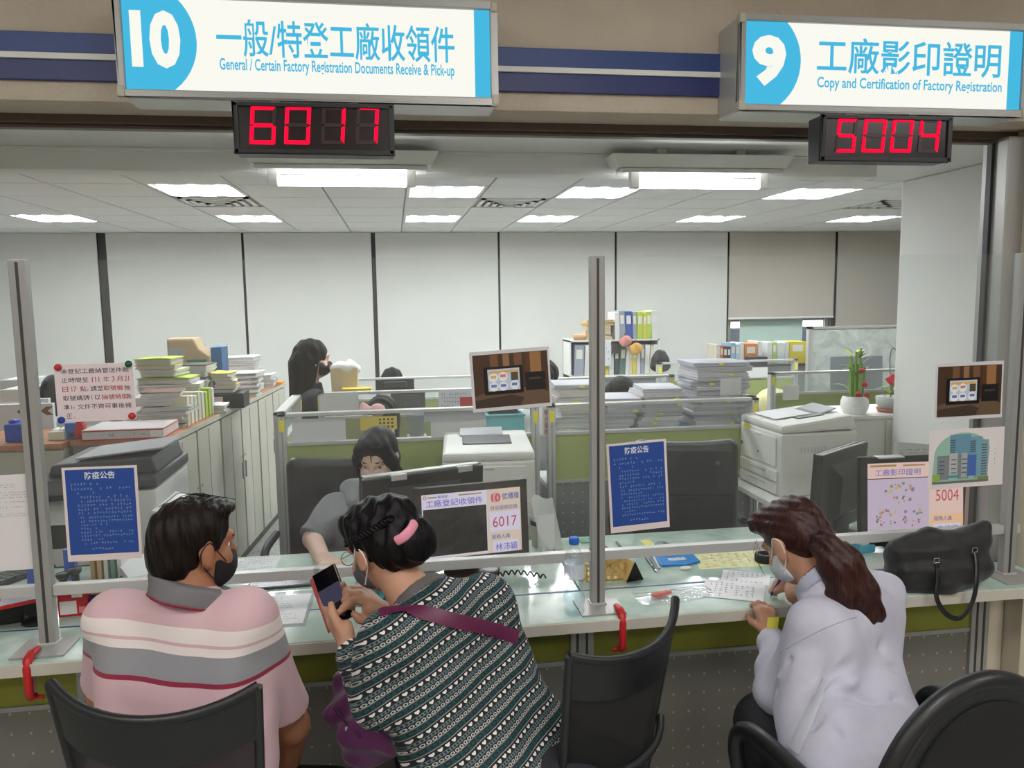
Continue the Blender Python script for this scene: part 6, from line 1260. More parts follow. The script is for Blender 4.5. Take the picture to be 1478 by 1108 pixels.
hd.mask('face_mask', m_maskb, man, org, m_maskb, drop=.012); hd.eyes(man, org)

# ---------------------------------------------------------------- phone user in the patterned blouse
hd = Head(at(549, 790, 1.93), 42, 24, -4, .92); org = np.array([.12, 1.80, 0.0])
w1 = person('person in a dark patterned blouse with a pink hair clip using a phone', org[0], org[1])
L, R = at(563, 925, 1.73), at(700, 868, 1.87); Pv = np.array([.255, 1.70, .56]); nb = at(605, 862, 1.83)
eL, wL = at(548, 1008, 1.73), at(504, 936, 1.92); eR, wR = at(660, 980, 2.06), at(566, 890, 1.99)
kn = [Pv+(-.22, .40, .02), Pv+(.02, .44, .02)]; ft = [np.array([kn[0][0], 2.12, .06]), np.array([kn[1][0], 2.14, .06])]
# phone and its plane
pc = [at(447, 838, 2.07), at(468, 826, 2.06), at(514, 880, 1.98), at(490, 894, 1.99)]; ctr = sum(pc)/4; ex = unit(pc[1]-pc[0]+pc[2]-pc[3]); ez = unit((pc[0]-pc[3]+pc[1]-pc[2])); ez = unit(ez-ex*np.dot(ez, ex)); ey = np.cross(ez, ex)      # ey: away from the viewer side
RP = np.stack([ex, ey, ez], 1)
wdt = .072; hgt = .150
K = lambda px, py, Y: at(px, py, Y)
rh = [cone(wR, K(522, 866, 1.995), .020, .013), cone(wR, K(518, 858, 2.01), .020, .013), cone(wR, K(520, 852, 2.03), .019, .012), cone(wR, K(526, 850, 2.05), .018, .011), cone(K(552, 880, 2.0), K(530, 880, 1.99), .018, .015)]
for ch, rs in (([(522, 866, 1.995), (506, 868, 1.985), (497, 876, 1.975), (489, 884, 1.972)], (.0105, .0095, .0088, .0075)), ([(518, 858, 2.01), (503, 857, 2.005), (498, 866, 2.0), (503, 874, 2.0)], (.0105, .0095, .0088, .008)), ([(520, 852, 2.03), (507, 850, 2.025), (501, 858, 2.02), (506, 867, 2.02)], (.0100, .0092, .0085, .0078)), ([(526, 850, 2.05), (516, 847, 2.045), (510, 854, 2.04), (513, 861, 2.04)], (.009, .0085, .008, .0072)), ([(549, 888, 1.99), (532, 897, 1.985), (519, 893, 1.98), (511, 886, 1.978)], (.014, .0125, .0105, .0085))):
    rh += limb([K(*q) for q in ch], rs)
lh = [cone(wL, K(490, 907, 1.955), .021, .017), cone(wL, K(481, 898, 1.975), .019, .015), cone(wL, K(500, 903, 1.95), .02, .016), cone(K(500, 912, 1.94), K(484, 902, 1.965), .018, .016)]
lh += limb([K(497, 915, 1.935), K(487, 900, 1.945), K(480, 886, 1.957), K(478, 872, 1.972)], (.015, .0125, .0108, .0085))
for q in range(4):
    a = ctr-ez*(.055-.021*q)-ex*.034+ey*.012; b = ctr-ez*(.055-.021*q)+ey*.020; c = ctr-ez*(.052-.021*q)+ex*.030+ey*.016; d_ = ctr-ez*(.050-.021*q)+ex*.040-ey*.002; lh += limb([K(484, 902, 1.968), a, b, c, d_] if q == 0 else [a, b, c, d_], (.012, .0095, .0095, .0088, .0078) if q == 0 else (.0098, .0095, .0088, .0078))
lh += [cone(K(484, 902, 1.968), ctr-ez*.055-ex*.030+ey*.014, .016, .012), cone(K(482, 898, 1.975), ctr-ez*.012-ex*.034+ey*.014, .014, .0105), cone(ctr-ez*.055-ex*.034+ey*.012, ctr+ez*.008-ex*.034+ey*.012, .011, .0098)]
bodyf = union([hd.prims(), hd.ears(), cone(nb+(0, 0, -.03), hd.p(0, -.025, -.06), .058, .052), torso(L, R, Pv, (.08, .06, .08), (.05, .09, .11)), limb([L, eL, wL], [.045, .038, .025]), limb([R, eR, wR], [.045, .038, .025]), legs(Pv, kn, ft, (.07, .055, .04))], .016)
b0, h0, h1 = bodyf, union(rh, .008), union(lh, .007)
def both(P): return smin(smin(b0(P), h0(P), .010), h1(P), .010)
both.bb = (np.minimum(np.minimum(b0.bb[0], h0.bb[0]), h1.bb[0]), np.maximum(np.maximum(b0.bb[1], h0.bb[1]), h1.bb[1]))
soft('body', both, m_skinW, w1, .0042, org)
nd = unit(hd.p(0, 0, 0)-nb)
blouse = union([torso(L, R, Pv, (.115, .10, .085, .085, .095), (.072, .102, .112, .122, .130), .05), limb([R, eR, eR+(wR-eR)*.9], [.074, .064, .042]), clip(cone((L+R)/2+(0, 0, .01), nb+(0, .01, -.012), .095, .072), (nd, nb+nd*.006))], .045)
sleeve = clip(union(limb([L, eL, eL+(wL-eL)*.95], [.078, .066, .042]), .02), (wL-eL, eL+(wL-eL)*.93))
blouse = union([blouse, sleeve], .018)
blouse = warp(blouse, folds(.0030, 38, [(1, .2, .7), (.4, .3, -1), (.2, .9, .3)], 7))
ax_ = unit((L+R)/2-Pv+np.array([-.06, 0, 0])); sd_ = unit((R-L)-ax_*np.dot(R-L, ax_))
def knit(name, ax, sd, per=.047, q=.0165):
    m = bpy.data.materials.new(name); m.use_nodes = True; nt = m.node_tree; b = nt.nodes['Principled BSDF']; b.inputs['Roughness'].default_value = .85
    tc = nn(nt, 'ShaderNodeTexCoord')
    def M(op, a, c=None, c2=None):
        n = nn(nt, 'ShaderNodeMath', operation=op)
        for i, v in enumerate((a, c, c2)):
            if v is None: continue
            if isinstance(v, (int, float)): n.inputs[i].default_value = v
            else: nt.links.new(v, n.inputs[i])
        return n.outputs[0]
    def dot(v, s):
        d = nn(nt, 'ShaderNodeVectorMath', operation='DOT_PRODUCT'); d.inputs[1].default_value = [t/s for t in v]; nt.links.new(tc.outputs['Object'], d.inputs[0]); return d.outputs['Value']
    wob = nn(nt, 'ShaderNodeTexNoise'); wob.inputs['Scale'].default_value = 5; nt.links.new(tc.outputs['Object'], wob.inputs[0])
    S = M('ADD', dot(ax, per), M('MULTIPLY', wob.outputs[0], .35)); T = dot(sd, q); fs = M('FRACT', S)
    def cell(mult, ph=0): return M('SUBTRACT', M('FRACT', M('ADD', M('MULTIPLY', T, mult), ph)), .5)
    def band(a, c): return M('MULTIPLY', M('GREATER_THAN', fs, a), M('LESS_THAN', fs, c))
    def loc(a, c): return M('DIVIDE', M('SUBTRACT', fs, (a+c)/2), c-a)          # -0.5..0.5 in the band
    # hearts
    x = M('MULTIPLY', cell(1), 2.3); y = M('MULTIPLY', loc(.0, .24), 2.5); hx = M('MULTIPLY', M('ABSOLUTE', x), .75); yy = M('SUBTRACT', y, hx); yy = M('ADD', yy, .2)
    heart = M('MULTIPLY', M('LESS_THAN', M('ADD', M('MULTIPLY', x, x), M('MULTIPLY', yy, yy)), .55), band(.0, .24))
    line = M('ADD', band(.27, .295), band(.585, .61))
    x2 = M('MULTIPLY', cell(.75, .3), 2.4); y2 = M('MULTIPLY', loc(.30, .58), 2.3); rr = M('ADD', M('MULTIPLY', x2, x2), M('MULTIPLY', y2, y2))
    ringm = M('MULTIPLY', M('MULTIPLY', M('LESS_THAN', rr, .75), M('GREATER_THAN', rr, .28)), band(.30, .58)); teal = band(.30, .58)
    x3 = M('MULTIPLY', cell(1.4), 2.2); y3 = M('MULTIPLY', loc(.62, .80), 2.2); r3 = M('ADD', M('MULTIPLY', x3, x3), M('MULTIPLY', M('ADD', y3, .2), M('ADD', y3, .2))); scal = M('MULTIPLY', M('MULTIPLY', M('LESS_THAN', r3, .9), M('GREATER_THAN', r3, .22)), band(.62, .80))
    dash = M('MULTIPLY', M('LESS_THAN', M('ABSOLUTE', cell(2.2)), .27), band(.85, .95)); grey = band(.82, .98)
    cur = None
    def over(prev, mask, c):
        n = nn(nt, 'ShaderNodeMixRGB'); nt.links.new(mask, n.inputs[0])
        if prev is None: n.inputs[1].default_value = (*lin((20, 24, 27)), 1)
        else: nt.links.new(prev, n.inputs[1])
        n.inputs[2].default_value = (*lin(c), 1); return n.outputs[0]
    cur = over(None, teal, (24, 62, 66)); cur = over(cur, ringm, (16, 26, 30)); cur = over(cur, grey, (92, 112, 116)); cur = over(cur, dash, (30, 34, 38)); cur = over(cur, scal, (178, 174, 170)); cur = over(cur, line, (170, 166, 164)); cur = over(cur, heart, (222, 216, 212))
    nt.links.new(cur, b.inputs['Base Color']); return m
soft('blouse', blouse, knit('fair_isle_blouse', ax_, sd_), w1, .0055, org)
coll = clip(union([cone((L+R)/2+(0, 0, .01), nb+(0, .01, -.008), .088, .076)], .02), (unit(hd.p(0, 0, 0)-nb), nb+unit(hd.p(0, 0, 0)-nb)*.016), (-unit(hd.p(0, 0, 0)-nb), nb-unit(hd.p(0, 0, 0)-nb)*.012)); soft('neckband', coll, mat('neckband_grey', (92, 88, 86), .8), w1, .005, org)
soft('trousers', union([legs(Pv, kn, ft, (.10, .078, .055)), cone(Pv-(.09, 0, 0), Pv+(.09, 0, 0), .13)], .03), m_trou, w1, .009, org)
for q in ft: shoe('shoe', q, (-.3, 1), m_shoe, w1, org)
hair = union([hd.e((0, -.026, .044), (.088, .108, .094)), hd.e((0, -.078, -.01), (.078, .068, .070)), hd.e((.015, -.125, -.012), (.066, .05, .062)), hd.e((.01, -.10, .075), (.05, .045, .045)), hd.e((0, .03, .085), (.07, .07, .045))], .02)
hair = clip(warp(hair, folds(.0030, 150, [(1, .3, .4), (.6, -.8, .3), (.3, .5, 1)], 6)), (hd.d((0, .72, -.60)), hd.p(0, .022, -.012)))
soft('hair', hair, hair_mat('hair_black', (15, 13, 15), .36, spec=.3), w1, .0045, org)
br = [trace(px, py, hair) for px, py in ((500, 783), (515, 776), (532, 768), (550, 757), (566, 747))]; bp_ = spline(br, 10); g = G()
for k in range(3): g.tube([p+.0065*np.array([math.cos(i*.75+k*2.09)*.4, -.5+.3*math.cos(i*.75+k*2.09), math.sin(i*.75+k*2.09)])-org for i, p in enumerate(bp_)], .0055, 6)
obj('braid', g, MATS['hair_black'], w1)
cp = spline([trace(px, py, hair)+(0, -.012, 0) for px, py in ((571, 779), (582, 773), (592, 763), (599, 751))], 6); obj('hair_clip', G().tube([p-org for p in cp], [.009]+[.0125]*(len(cp)-2)+[.009], 10, flat=.45, up=(0, -1, 0)), mat('clip_pink', (222, 142, 166), .45), w1, label='pale pink curved hair clip')
hd.mask('face_mask', mat('grey_mask', (92, 90, 92), .75), w1, org, m_loopw); hd.eyes(w1, org)
gl = G()
for x in (-1, 1): gl.tube([q-org for q in [hd.p(x*.034+.024*math.cos(a), .104, .004+.019*math.sin(a)) for a in np.linspace(0, 6.28, 18)]], .0014, 6); gl.tube([hd.p(x*.058, .104, .01)-org, hd.p(x*.078, .03, .014)-org, hd.p(x*.08, -.01, .008)-org], .0014, 6)
gl.tube([hd.p(-.01, .107, .008)-org, hd.p(.01, .107, .008)-org], .0014, 6); obj('glasses', gl, m_steel, w1)
# phone
t = thing('mobile_phone', 'black mobile phone with red flip cover in the hands over the counter', 'phone', ctr, 0, R=RP)
obj('phone_body', G().bb(-wdt/2, wdt/2, 0, .009, -hgt/2, hgt/2), m_blackg, t, bevel=.004); obj('screen', G().bb(-wdt/2+.003, wdt/2-.003, -.0006, .0002, -hgt/2+.003, hgt/2-.003), mat('phone_glass', (10, 10, 14), .12), t)
obj('lit_picture', G().bb(-wdt/2+.003, wdt/2-.003, -.0010, -.0005, -.022, .026), emis('phone_pic', (78, 76, 96), .6), t)
obj('flip_cover', G().add([(-wdt/2, .008, -hgt/2), (-wdt/2, .008, hgt/2), (-wdt/2-.026, .030, hgt/2), (-wdt/2-.026, .030, -hgt/2), (-wdt/2, .0105, -hgt/2), (-wdt/2, .0105, hgt/2), (-wdt/2-.026, .0325, hgt/2), (-wdt/2-.026, .0325, -hgt/2)], [(0, 1, 2, 3), (4, 7, 6, 5), (0, 4, 5, 1), (2, 6, 7, 3), (1, 5, 6, 2), (3, 7, 4, 0)]), mat('phone_red', (206, 70, 80), .5), t)
# purple shoulder bag: strap over the back, bag at the side
sp_ = [trace(px, py, blouse) for px, py in ((548, 886), (560, 882), (585, 880), (620, 886), (655, 895), (690, 903), (720, 911), (746, 920))]; Q = spline(sp_, 5); rows = []
for i, p in enumerate(Q):
    n_ = grad(blouse, p); tdir = unit(Q[min(i+1, len(Q)-1)]-Q[max(i-1, 0)]); s_ = unit(np.cross(n_, tdir)); rows.append((p+n_*.004-s_*.0165, p+n_*.0065, p+n_*.004+s_*.0165))
bgl = at(540, 1040, 1.76); t = thing('shoulder_bag', 'purple nylon shoulder bag worn by the phone user', 'shoulder bag', (bgl[0], bgl[1], bgl[2]-.11)); bo = np.array(t.location)
obj('strap', G().surf(lambda u, v: tuple(rows[int(round(v*(len(rows)-1)))][int(round(u*2))]-bo), 3, len(rows)), mat('strap_purple', (92, 30, 66), .45), t)
bagf = union([chain([at(503, 1010, 1.95), at(535, 1038, 1.88), at(572, 1046, 1.82)], [.05, .07, .055]), chain([at(495, 1035, 1.93), at(530, 1068, 1.87), at(570, 1070, 1.82)], [.036, .055, .045]), cone(at(492, 980, 1.98), at(515, 1003, 1.93), .022, .04)], .025)
bagf = warp(bagf, folds(.008, 48, [(1, .2, .6), (.2, .5, -1), (0, 1, .5), (1, 0, -.8)], 12)); soft('bag_body', bagf, mat('nylon_purple', (88, 30, 82), .45, bump=.2, bscale=30, sheen=.2), t, .006, bo)
zp = spline([trace(px, py, bagf)+(0, -.003, 0) for px, py in ((482, 1020), (500, 1042), (520, 1062))], 5); obj('zip', G().tube([q-bo for q in zp], .003, 6), mat('zip_dark', (50, 20, 48), .5), t); q = trace(500, 1046, bagf)-bo; obj('zip_pull', G().bb(q[0]-.003, q[0]+.003, q[1]-.008, q[1]-.005, q[2]-.022, q[2]), m_steel, t)
# ---------------------------------------------------------------- ponytailed writer
hd = Head(at(1147, 783, 1.97), 20, 36, -2, .94); org = np.array([1.05, 1.75, 0.0])
w2 = person('ponytailed person in a pale lilac shirt writing on a form', org[0], org[1])
L, R = at(1182, 908, 1.77), at(1262, 862, 1.92); Pv = np.array([1.085, 1.56, .57]); nb = at(1190, 838, 1.86)
eL = at(1130, 1000, 1.86); wL = atz(1112, 918, .762); eR = at(1245, 915, 2.10); wR = atz(1146, 858, .80)
wL = at(1110, 916, 2.14)
kn = [at(1105, 1045, 1.93), at(1180, 1120, 2.0)]; ft = [np.array([kn[0][0]+.05, 2.0, .06]), np.array([kn[1][0]+.06, 2.05, .06])]
# right hand with pen
ptip = atz(1111, 862, .752); ptop = ptip+unit((.30, -.35, .95))*.135; pd = unit(ptop-ptip); pg = ptip+pd*.035
def Pz(px, py, z): return atz(px, py, z)
k1 = pg+np.array([.055, -.005, .030]); rh = [cone(wR, k1, .022, .0135), cone(wR, k1+(-.006, .016, -.008), .021, .013), cone(wR, k1+(-.008, .030, -.018), .020, .012), cone(wR, k1+(-.006, .042, -.028), .018, .0115)]
rh += limb([k1, k1+(-.030, .006, .010), pg+pd*.018+(.010, .004, .006), pg+(.006, -.008, -.004)], (.0115, .010, .0092, .0082)); rh += limb([k1+(-.006, .016, -.008), k1+(-.034, .018, -.004), pg+(.006, .012, -.002), pg-pd*.008+(.003, .008, -.004)], (.0112, .0098, .009, .008))
rh += limb([k1+(-.008, .030, -.018), k1+(-.036, .030, -.020), pg+(.002, .024, -.016), pg+(.012, .018, -.024)], (.0105, .0095, .009, .008)); rh += limb([k1+(-.006, .042, -.028), k1+(-.028, .042, -.030), k1+(-.036, .036, -.038)], (.0098, .009, .008))
rh += limb([wR+(-.012, -.022, .012), pg+(.040, -.024, .014), pg+(.014, -.014, .006), pg+(-.002, -.010, -.004)], (.0145, .012, .0105, .0085))
# left hand at the counter edge, fingers over the form
lh = hand(wL, (-.03, .42, 1.0), (.1, 1.0, -.42), 1, (.75, .8, .85, .9), .35, .84)
bodyf = union([hd.prims(), hd.ears(), cone(nb+(0, 0, -.03), hd.p(0, -.025, -.06), .056, .050), torso(L, R, Pv, (.07, .05, .06), (.045, .075, .085)), limb([L, eL, wL], [.042, .034, .024]), limb([R, eR, wR], [.045, .037, .024]), legs(Pv, kn, ft, (.06, .05, .04))], .016)
b0b, h0b, h1b = bodyf, union(rh, .007), union(lh, .007)
def both2(P): return smin(smin(b0b(P), h0b(P), .010), h1b(P), .010)
both2.bb = (np.minimum(np.minimum(b0b.bb[0], h0b.bb[0]), h1b.bb[0]), np.maximum(np.maximum(b0b.bb[1], h0b.bb[1]), h1b.bb[1]))
soft('body', both2, m_skinW, w2, .0042, org)
nd = unit(hd.p(0, 0, 0)-nb)
sh2 = union([torso(L, R, Pv, (.11, .095, .085, .085, .09), (.075, .105, .115, .122, .130), .06), limb([R, eR, eR+(wR-eR)*.8], [.076, .066, .044]), clip(cone((L+R)/2+(0, 0, .01), nb+(0, .01, -.01), .098, .075), (nd, nb+nd*.004))], .045)
slv = clip(union(limb([L, eL, eL+(wL-eL)*.92], [.078, .066, .044]), .02), (wL-eL, eL+(wL-eL)*.9))
sh2 = union([sh2, slv], .016)
def crease(P):
    d = np.zeros(len(P), np.float32)
    for (px, py, Y, dx, dy, dz, wd, ln, am) in CRS:
        c = CC[(px, py)]; a_ = unit((dx, dy, dz)).astype(np.float32); q = P-c; u = q@a_; r2 = (q*q).sum(1)-u*u; d += 1.15*am*np.exp(-r2/(wd*wd))*np.exp(-(u*u)/(3.2*ln*ln))
    return d
CRS = [(1215, 965, 1.52, .9, 0, .5, .012, .10, .012), (1235, 985, 1.5, .95, 0, .25, .012, .12, -.009), (1225, 1000, 1.5, .8, 0, -.5, .013, .10, .011), (1250, 1020, 1.48, .9, 0, -.3, .012, .09, -.008), (1190, 950, 1.55, .3, 0, .9, .012, .08, .010), (1170, 985, 1.58, .7, 0, .7, .011, .07, .009), (1140, 955, 1.72, .8, 0, .4, .010, .05, .009), (1125, 975, 1.75, .8, 0, .1, .010, .05, -.008), (1120, 995, 1.76, .9, 0, -.2, .010, .05, .008), (1275, 930, 1.55, .9, 0, .6, .013, .09, .008), (1290, 965, 1.52, .95, 0, -.1, .012, .08, .008), (1180, 1040, 1.5, .3, 0, 1, .012, .08, .010), (1210, 1060, 1.48, .5, 0, -.9, .012, .09, .009), (1290, 1010, 1.5, .9, 0, .4, .012, .08, .009)]
CC = {(c[0], c[1]): trace(c[0], c[1], sh2).astype(np.float32) for c in CRS}
fd = folds(.0048, 27, [(1, .2, .8), (.5, .3, -1), (.2, .9, .4), (1, -.4, .1)], 17)
sh2 = warp(sh2, lambda P: fd(P)+crease(P))
soft('shirt', sh2, mat('lilac_shirt', (186, 185, 200), .8, noise=.03, nscale=40, bump=.12, bscale=120), w2, .0055, org)
nd = unit(hd.p(0, 0, 0)-nb); coll = clip(union([cone((L+R)/2+(0, 0, .02), nb+(0, .01, -.002), .096, .080)], .02), (nd, nb+nd*.014), (-nd, nb-nd*.02)); soft('collar', coll, mat('lilac_shirt_collar', (174, 177, 194), .8), w2, .005, org)
coll = clip(union([cone((L+R)/2+(0, 0, .02), nb+(0, .01, .004), .070, .066)], .02), (nd, nb+nd*.022), (-nd, nb-nd*.0)); soft('inner_neckline', coll, mat('red_inner', (150, 50, 52), .8), w2, .005, org)
seam = [trace(1126+11*k, 942-7.4*k+.22*k*k, sh2)+(0, -.0008, .0) for k in range(11)]; obj('yoke_seam', G().tube([q-org for q in seam], .0016, 5), mat('seam_lilac', (172, 172, 186), .8), w2)
fl = [(trace(1146+3.9*k, 1082-8.4*k, sh2), k) for k in range(13)]; g = G(); nrm = [grad(sh2, q) for q, k in fl]; rows = []
for i, (q, k) in enumerate(fl):
    tdir = unit(fl[min(i+1, 12)][0]-fl[max(i-1, 0)][0]); s_ = unit(np.cross(nrm[i], tdir)); wd = .018-.0006*i; rows.append((q+nrm[i]*.002-s_*wd, q+nrm[i]*.010, q+nrm[i]*.002+s_*wd))
obj('grey_strip', G().surf(lambda u, v: tuple(rows[int(round(v*12))][int(round(u*2))]-org), 3, 13), mat('strip_grey', (176, 178, 188), .35), w2, label='shiny pale grey strip along the shirt back')  # pale strip of unknown kind, added as part of the shirt
soft('trousers', union([legs(Pv, kn, ft, (.10, .080, .055)), cone(Pv-(.09, 0, 0), Pv+(.09, 0, 0), .13)], .03), m_trou, w2, .009, org)
for q in ft: shoe('shoe', q, (-.2, 1), m_shoe, w2, org)
hair = union([hd.e((0, -.022, .042), (.083, .104, .090)), hd.e((0, -.066, -.006), (.074, .060, .064)), hd.e((0, .035, .088), (.070, .070, .040)), hd.e((-.03, .05, .10), (.04, .05, .024))], .02)
hair = clip(warp(hair, folds(.0022, 170, [(1, .3, .3), (.7, -.6, .4), (.4, .3, 1)], 8)), (hd.d((0, .72, -.60)), hd.p(0, .020, -.012)))
m_hb = hair_mat('hair_brown', (58, 32, 28), .38, (60, 60, 5)); soft('hair', hair, m_hb, w2, .0045, org)
pb = trace(1182, 782, hair)
tail = [pb+(0, .012, 0), at(1194, 790, pb[1]-.035), at(1214, 815, pb[1]-.06), at(1235, 850, pb[1]-.075), at(1252, 884, pb[1]-.085), at(1262, 896, pb[1]-.085)]
tf = union([chain(tail, [.020, .034, .048, .050, .036, .014]), chain([tail[2]+(-.02, 0, .0), tail[3]+(-.035, 0, -.01), at(1222, 870, pb[1]-.08)], [.03, .035, .012])], .03)
td = unit(tail[4]-tail[1]); tn = unit(np.cross(td, (0, 1, 0))); soft('ponytail', warp(tf, folds(.0045, 150, [tn+.15*td, tn+(0, .5, 0), tn-.2*td], 9)), m_hb, w2, .0045, org)
for k in range(14):
    u = k/13; a = tail[3]+tn*(.04-.08*u); b = at(1228+u*38, 872+22*u+8*math.sin(k*2.1), pb[1]-.09); c = b+unit(b-a)*(.012+.01*(k % 3)); obj('loose_strand', G().tube([q-org for q in (a, b, c)], [.006, .004, .0005], 5), m_hb, w2)
obj('hair_tie', G().tube([pb+np.array([0, -.02, 0])+.022*(math.cos(a)*tn+math.sin(a)*np.array([0, .8, .5]))-org for a in np.linspace(0, 6.28, 20)], .006, 8), m_black, w2); obj('tie_bead', G().lathe([(.0001, -.006), (.005, -.004), (.006, 0), (.005, .004), (.0001, .006)], pb+(-.006, -.045, .0)-org, 12), m_steel, w2)
for k in range(3): a = hd.p(-.066, .07, .05-.012*k); obj('loose_strand', G().tube([q-org for q in spline([a, a+hd.d((-.012, .02, -.03)), a+hd.d((-.008, .022, -.06-.008*k))], 4)], .0006, 5), m_hb, w2)
hd.mask('face_mask', m_maskw, w2, org, m_loopw); hd.eyes(w2, org)
t = thing('writing_pen', 'blue pen held by the ponytailed writer', 'pen', ptip); obj('barrel', G().cyl(pd*.012, pd*.135, .0042, .0042, 10), mat('pen_blue', (50, 50, 140), .35), t); obj('tip', G().cyl((0, 0, 0), pd*.012, .0008, .004, 10), m_steel, t)
nq = at(1114, 897, 2.10); t = thing('yellow_note', 'yellow sticky note on the wrist of the ponytailed writer', 'sticky note', nq+(0, -.006, 0)); obj('sheet', G().surf(lambda u, v: (-.020+.036*u+.004*v, -.004*math.sin(u*3.1), -.022+.040*v), 6, 6), m_yel, t)

# ---------------------------------------------------------------- staff member in the grey hoodie
hd = Head(at(545, 662, 3.20), 164, 18, 0, .95); org = np.array([hd.c[0]-.06, 3.36, 0.0])
s1 = person('staff member in a grey hoodie and pale pink mask bent over the desk', org[0], org[1])
R, L = at(486, 738, 3.30), at(604, 742, 3.36); Pv = np.array([(L[0]+R[0])/2, 3.42, .56]); nb = (L+R)/2+np.array([.0, -.01, .05])
eR = at(452, 778, 3.20); wR = atz(466, 806, .775); eL = at(622, 790, 3.22); wL = np.array([.06, 3.02, .78])
kn = [Pv+(-.12, -.30, .02), Pv+(.12, -.30, .02)]; ft = [np.array([kn[0][0], 3.2, .06]), np.array([kn[1][0], 3.2, .06])]
bodyf = union([hd.prims(), hd.ears(), cone(nb+(0, 0, -.03), hd.p(0, -.025, -.06), .056, .050), torso(L, R, Pv, (.08, .06, .08), (.05, .09, .10)), limb([L, eL, wL], [.045, .038, .026]), limb([R, eR, wR], [.045, .040, .028]), hand(wR, (.4, -.9, -.05), (0, 0, -1), 1, (.15, .15, .2, .2)), hand(wL, (-.5, -.8, -.05), (0, 0, -1), -1, (.15, .15, .2, .2)), legs(Pv, kn, ft, (.06, .05, .04))], .016)
soft('body', bodyf, m_skinS, s1, .006, org)
m_hood = mat('hoodie_grey', (134, 136, 140), .9, noise=.05, nscale=50, bump=.1, bscale=160)
f = union([torso(L, R, Pv, (.115, .11, .115, .12), (.075, .11, .12, .13), .02), limb([L, eL, eL+(wL-eL)*.4], [.078, .068, .056]), limb([R, R+(eR-R)*.98], [.080, .070]), cone((L+R)/2+(0, 0, .01), nb+(0, 0, .01), .09, .08)], .045)
soft('hoodie', clip(warp(f, folds(.005, 32, [(1, .2, .7), (.4, .3, -1), (.9, .1, -.3)], 21)), (eR-R, R+(eR-R)*1.0), (unit(hd.p(0, 0, 0)-nb), nb+unit(hd.p(0, 0, 0)-nb)*.03)), m_hood, s1, .007, org)
soft('hood', warp(union([limb([nb+(-.10, -.05, .015), nb+(-.115, .05, .055), nb+(-.03, .12, .05), nb+(.06, .12, .05), nb+(.115, .05, .05), nb+(.10, -.05, .01)], [.028, .036, .045, .045, .036, .028])], .03), folds(.004, 50, [(1, 0, 1), (0, 1, .5)], 3)), m_hood, s1, .007, org)
soft('trousers', union([legs(Pv, kn, ft, (.095, .075, .055)), cone(Pv-(.09, 0, 0), Pv+(.09, 0, 0), .12)], .03), m_trou, s1, .011, org)
for q in ft: shoe('shoe', q, (0, -1), m_shoe, s1, org)
hair = union([hd.e((0, -.022, .042), (.086, .108, .092)), hd.e((0, -.07, -.03), (.08, .06, .08)), hd.e((0, .045, .092), (.07, .06, .034))], .02)
hair = clip(hair, (hd.d((0, .80, -.42)), hd.p(0, .050, .010)))
locks = union([limb([hd.p(-.055, .06, .075), hd.p(-.078, .035, .01), hd.p(-.080, .0, -.08), hd.p(-.075, -.02, -.15)], [.02, .024, .026, .015]), limb([hd.p(.055, .06, .075), hd.p(.078, .03, .01), hd.p(.080, -.01, -.08)], [.02, .022, .02])], .02)
hairS = warp(union([hair, locks], .015), folds(.0022, 150, [(1, .3, .3), (.7, -.6, .4)], 8)); soft('hair', hairS, hair_mat('hair_staff', (15, 14, 15), .5, spec=.2), s1, .0055, org)
hd.mask('face_mask', mat('pink_mask', (216, 188, 192), .7), s1, org, m_loopw, h=.005); hd.eyes(s1, org)
for k in range(3): a = hd.p(-.045+.04*k, .080, .085); obj('fringe_strand', G().tube([q-org for q in (a, hd.p(-.055+.05*k, .096, .055), hd.p(-.066+.062*k, .085, .015))], [.003, .0022, .0006], 5), MATS['hair_staff'], s1)

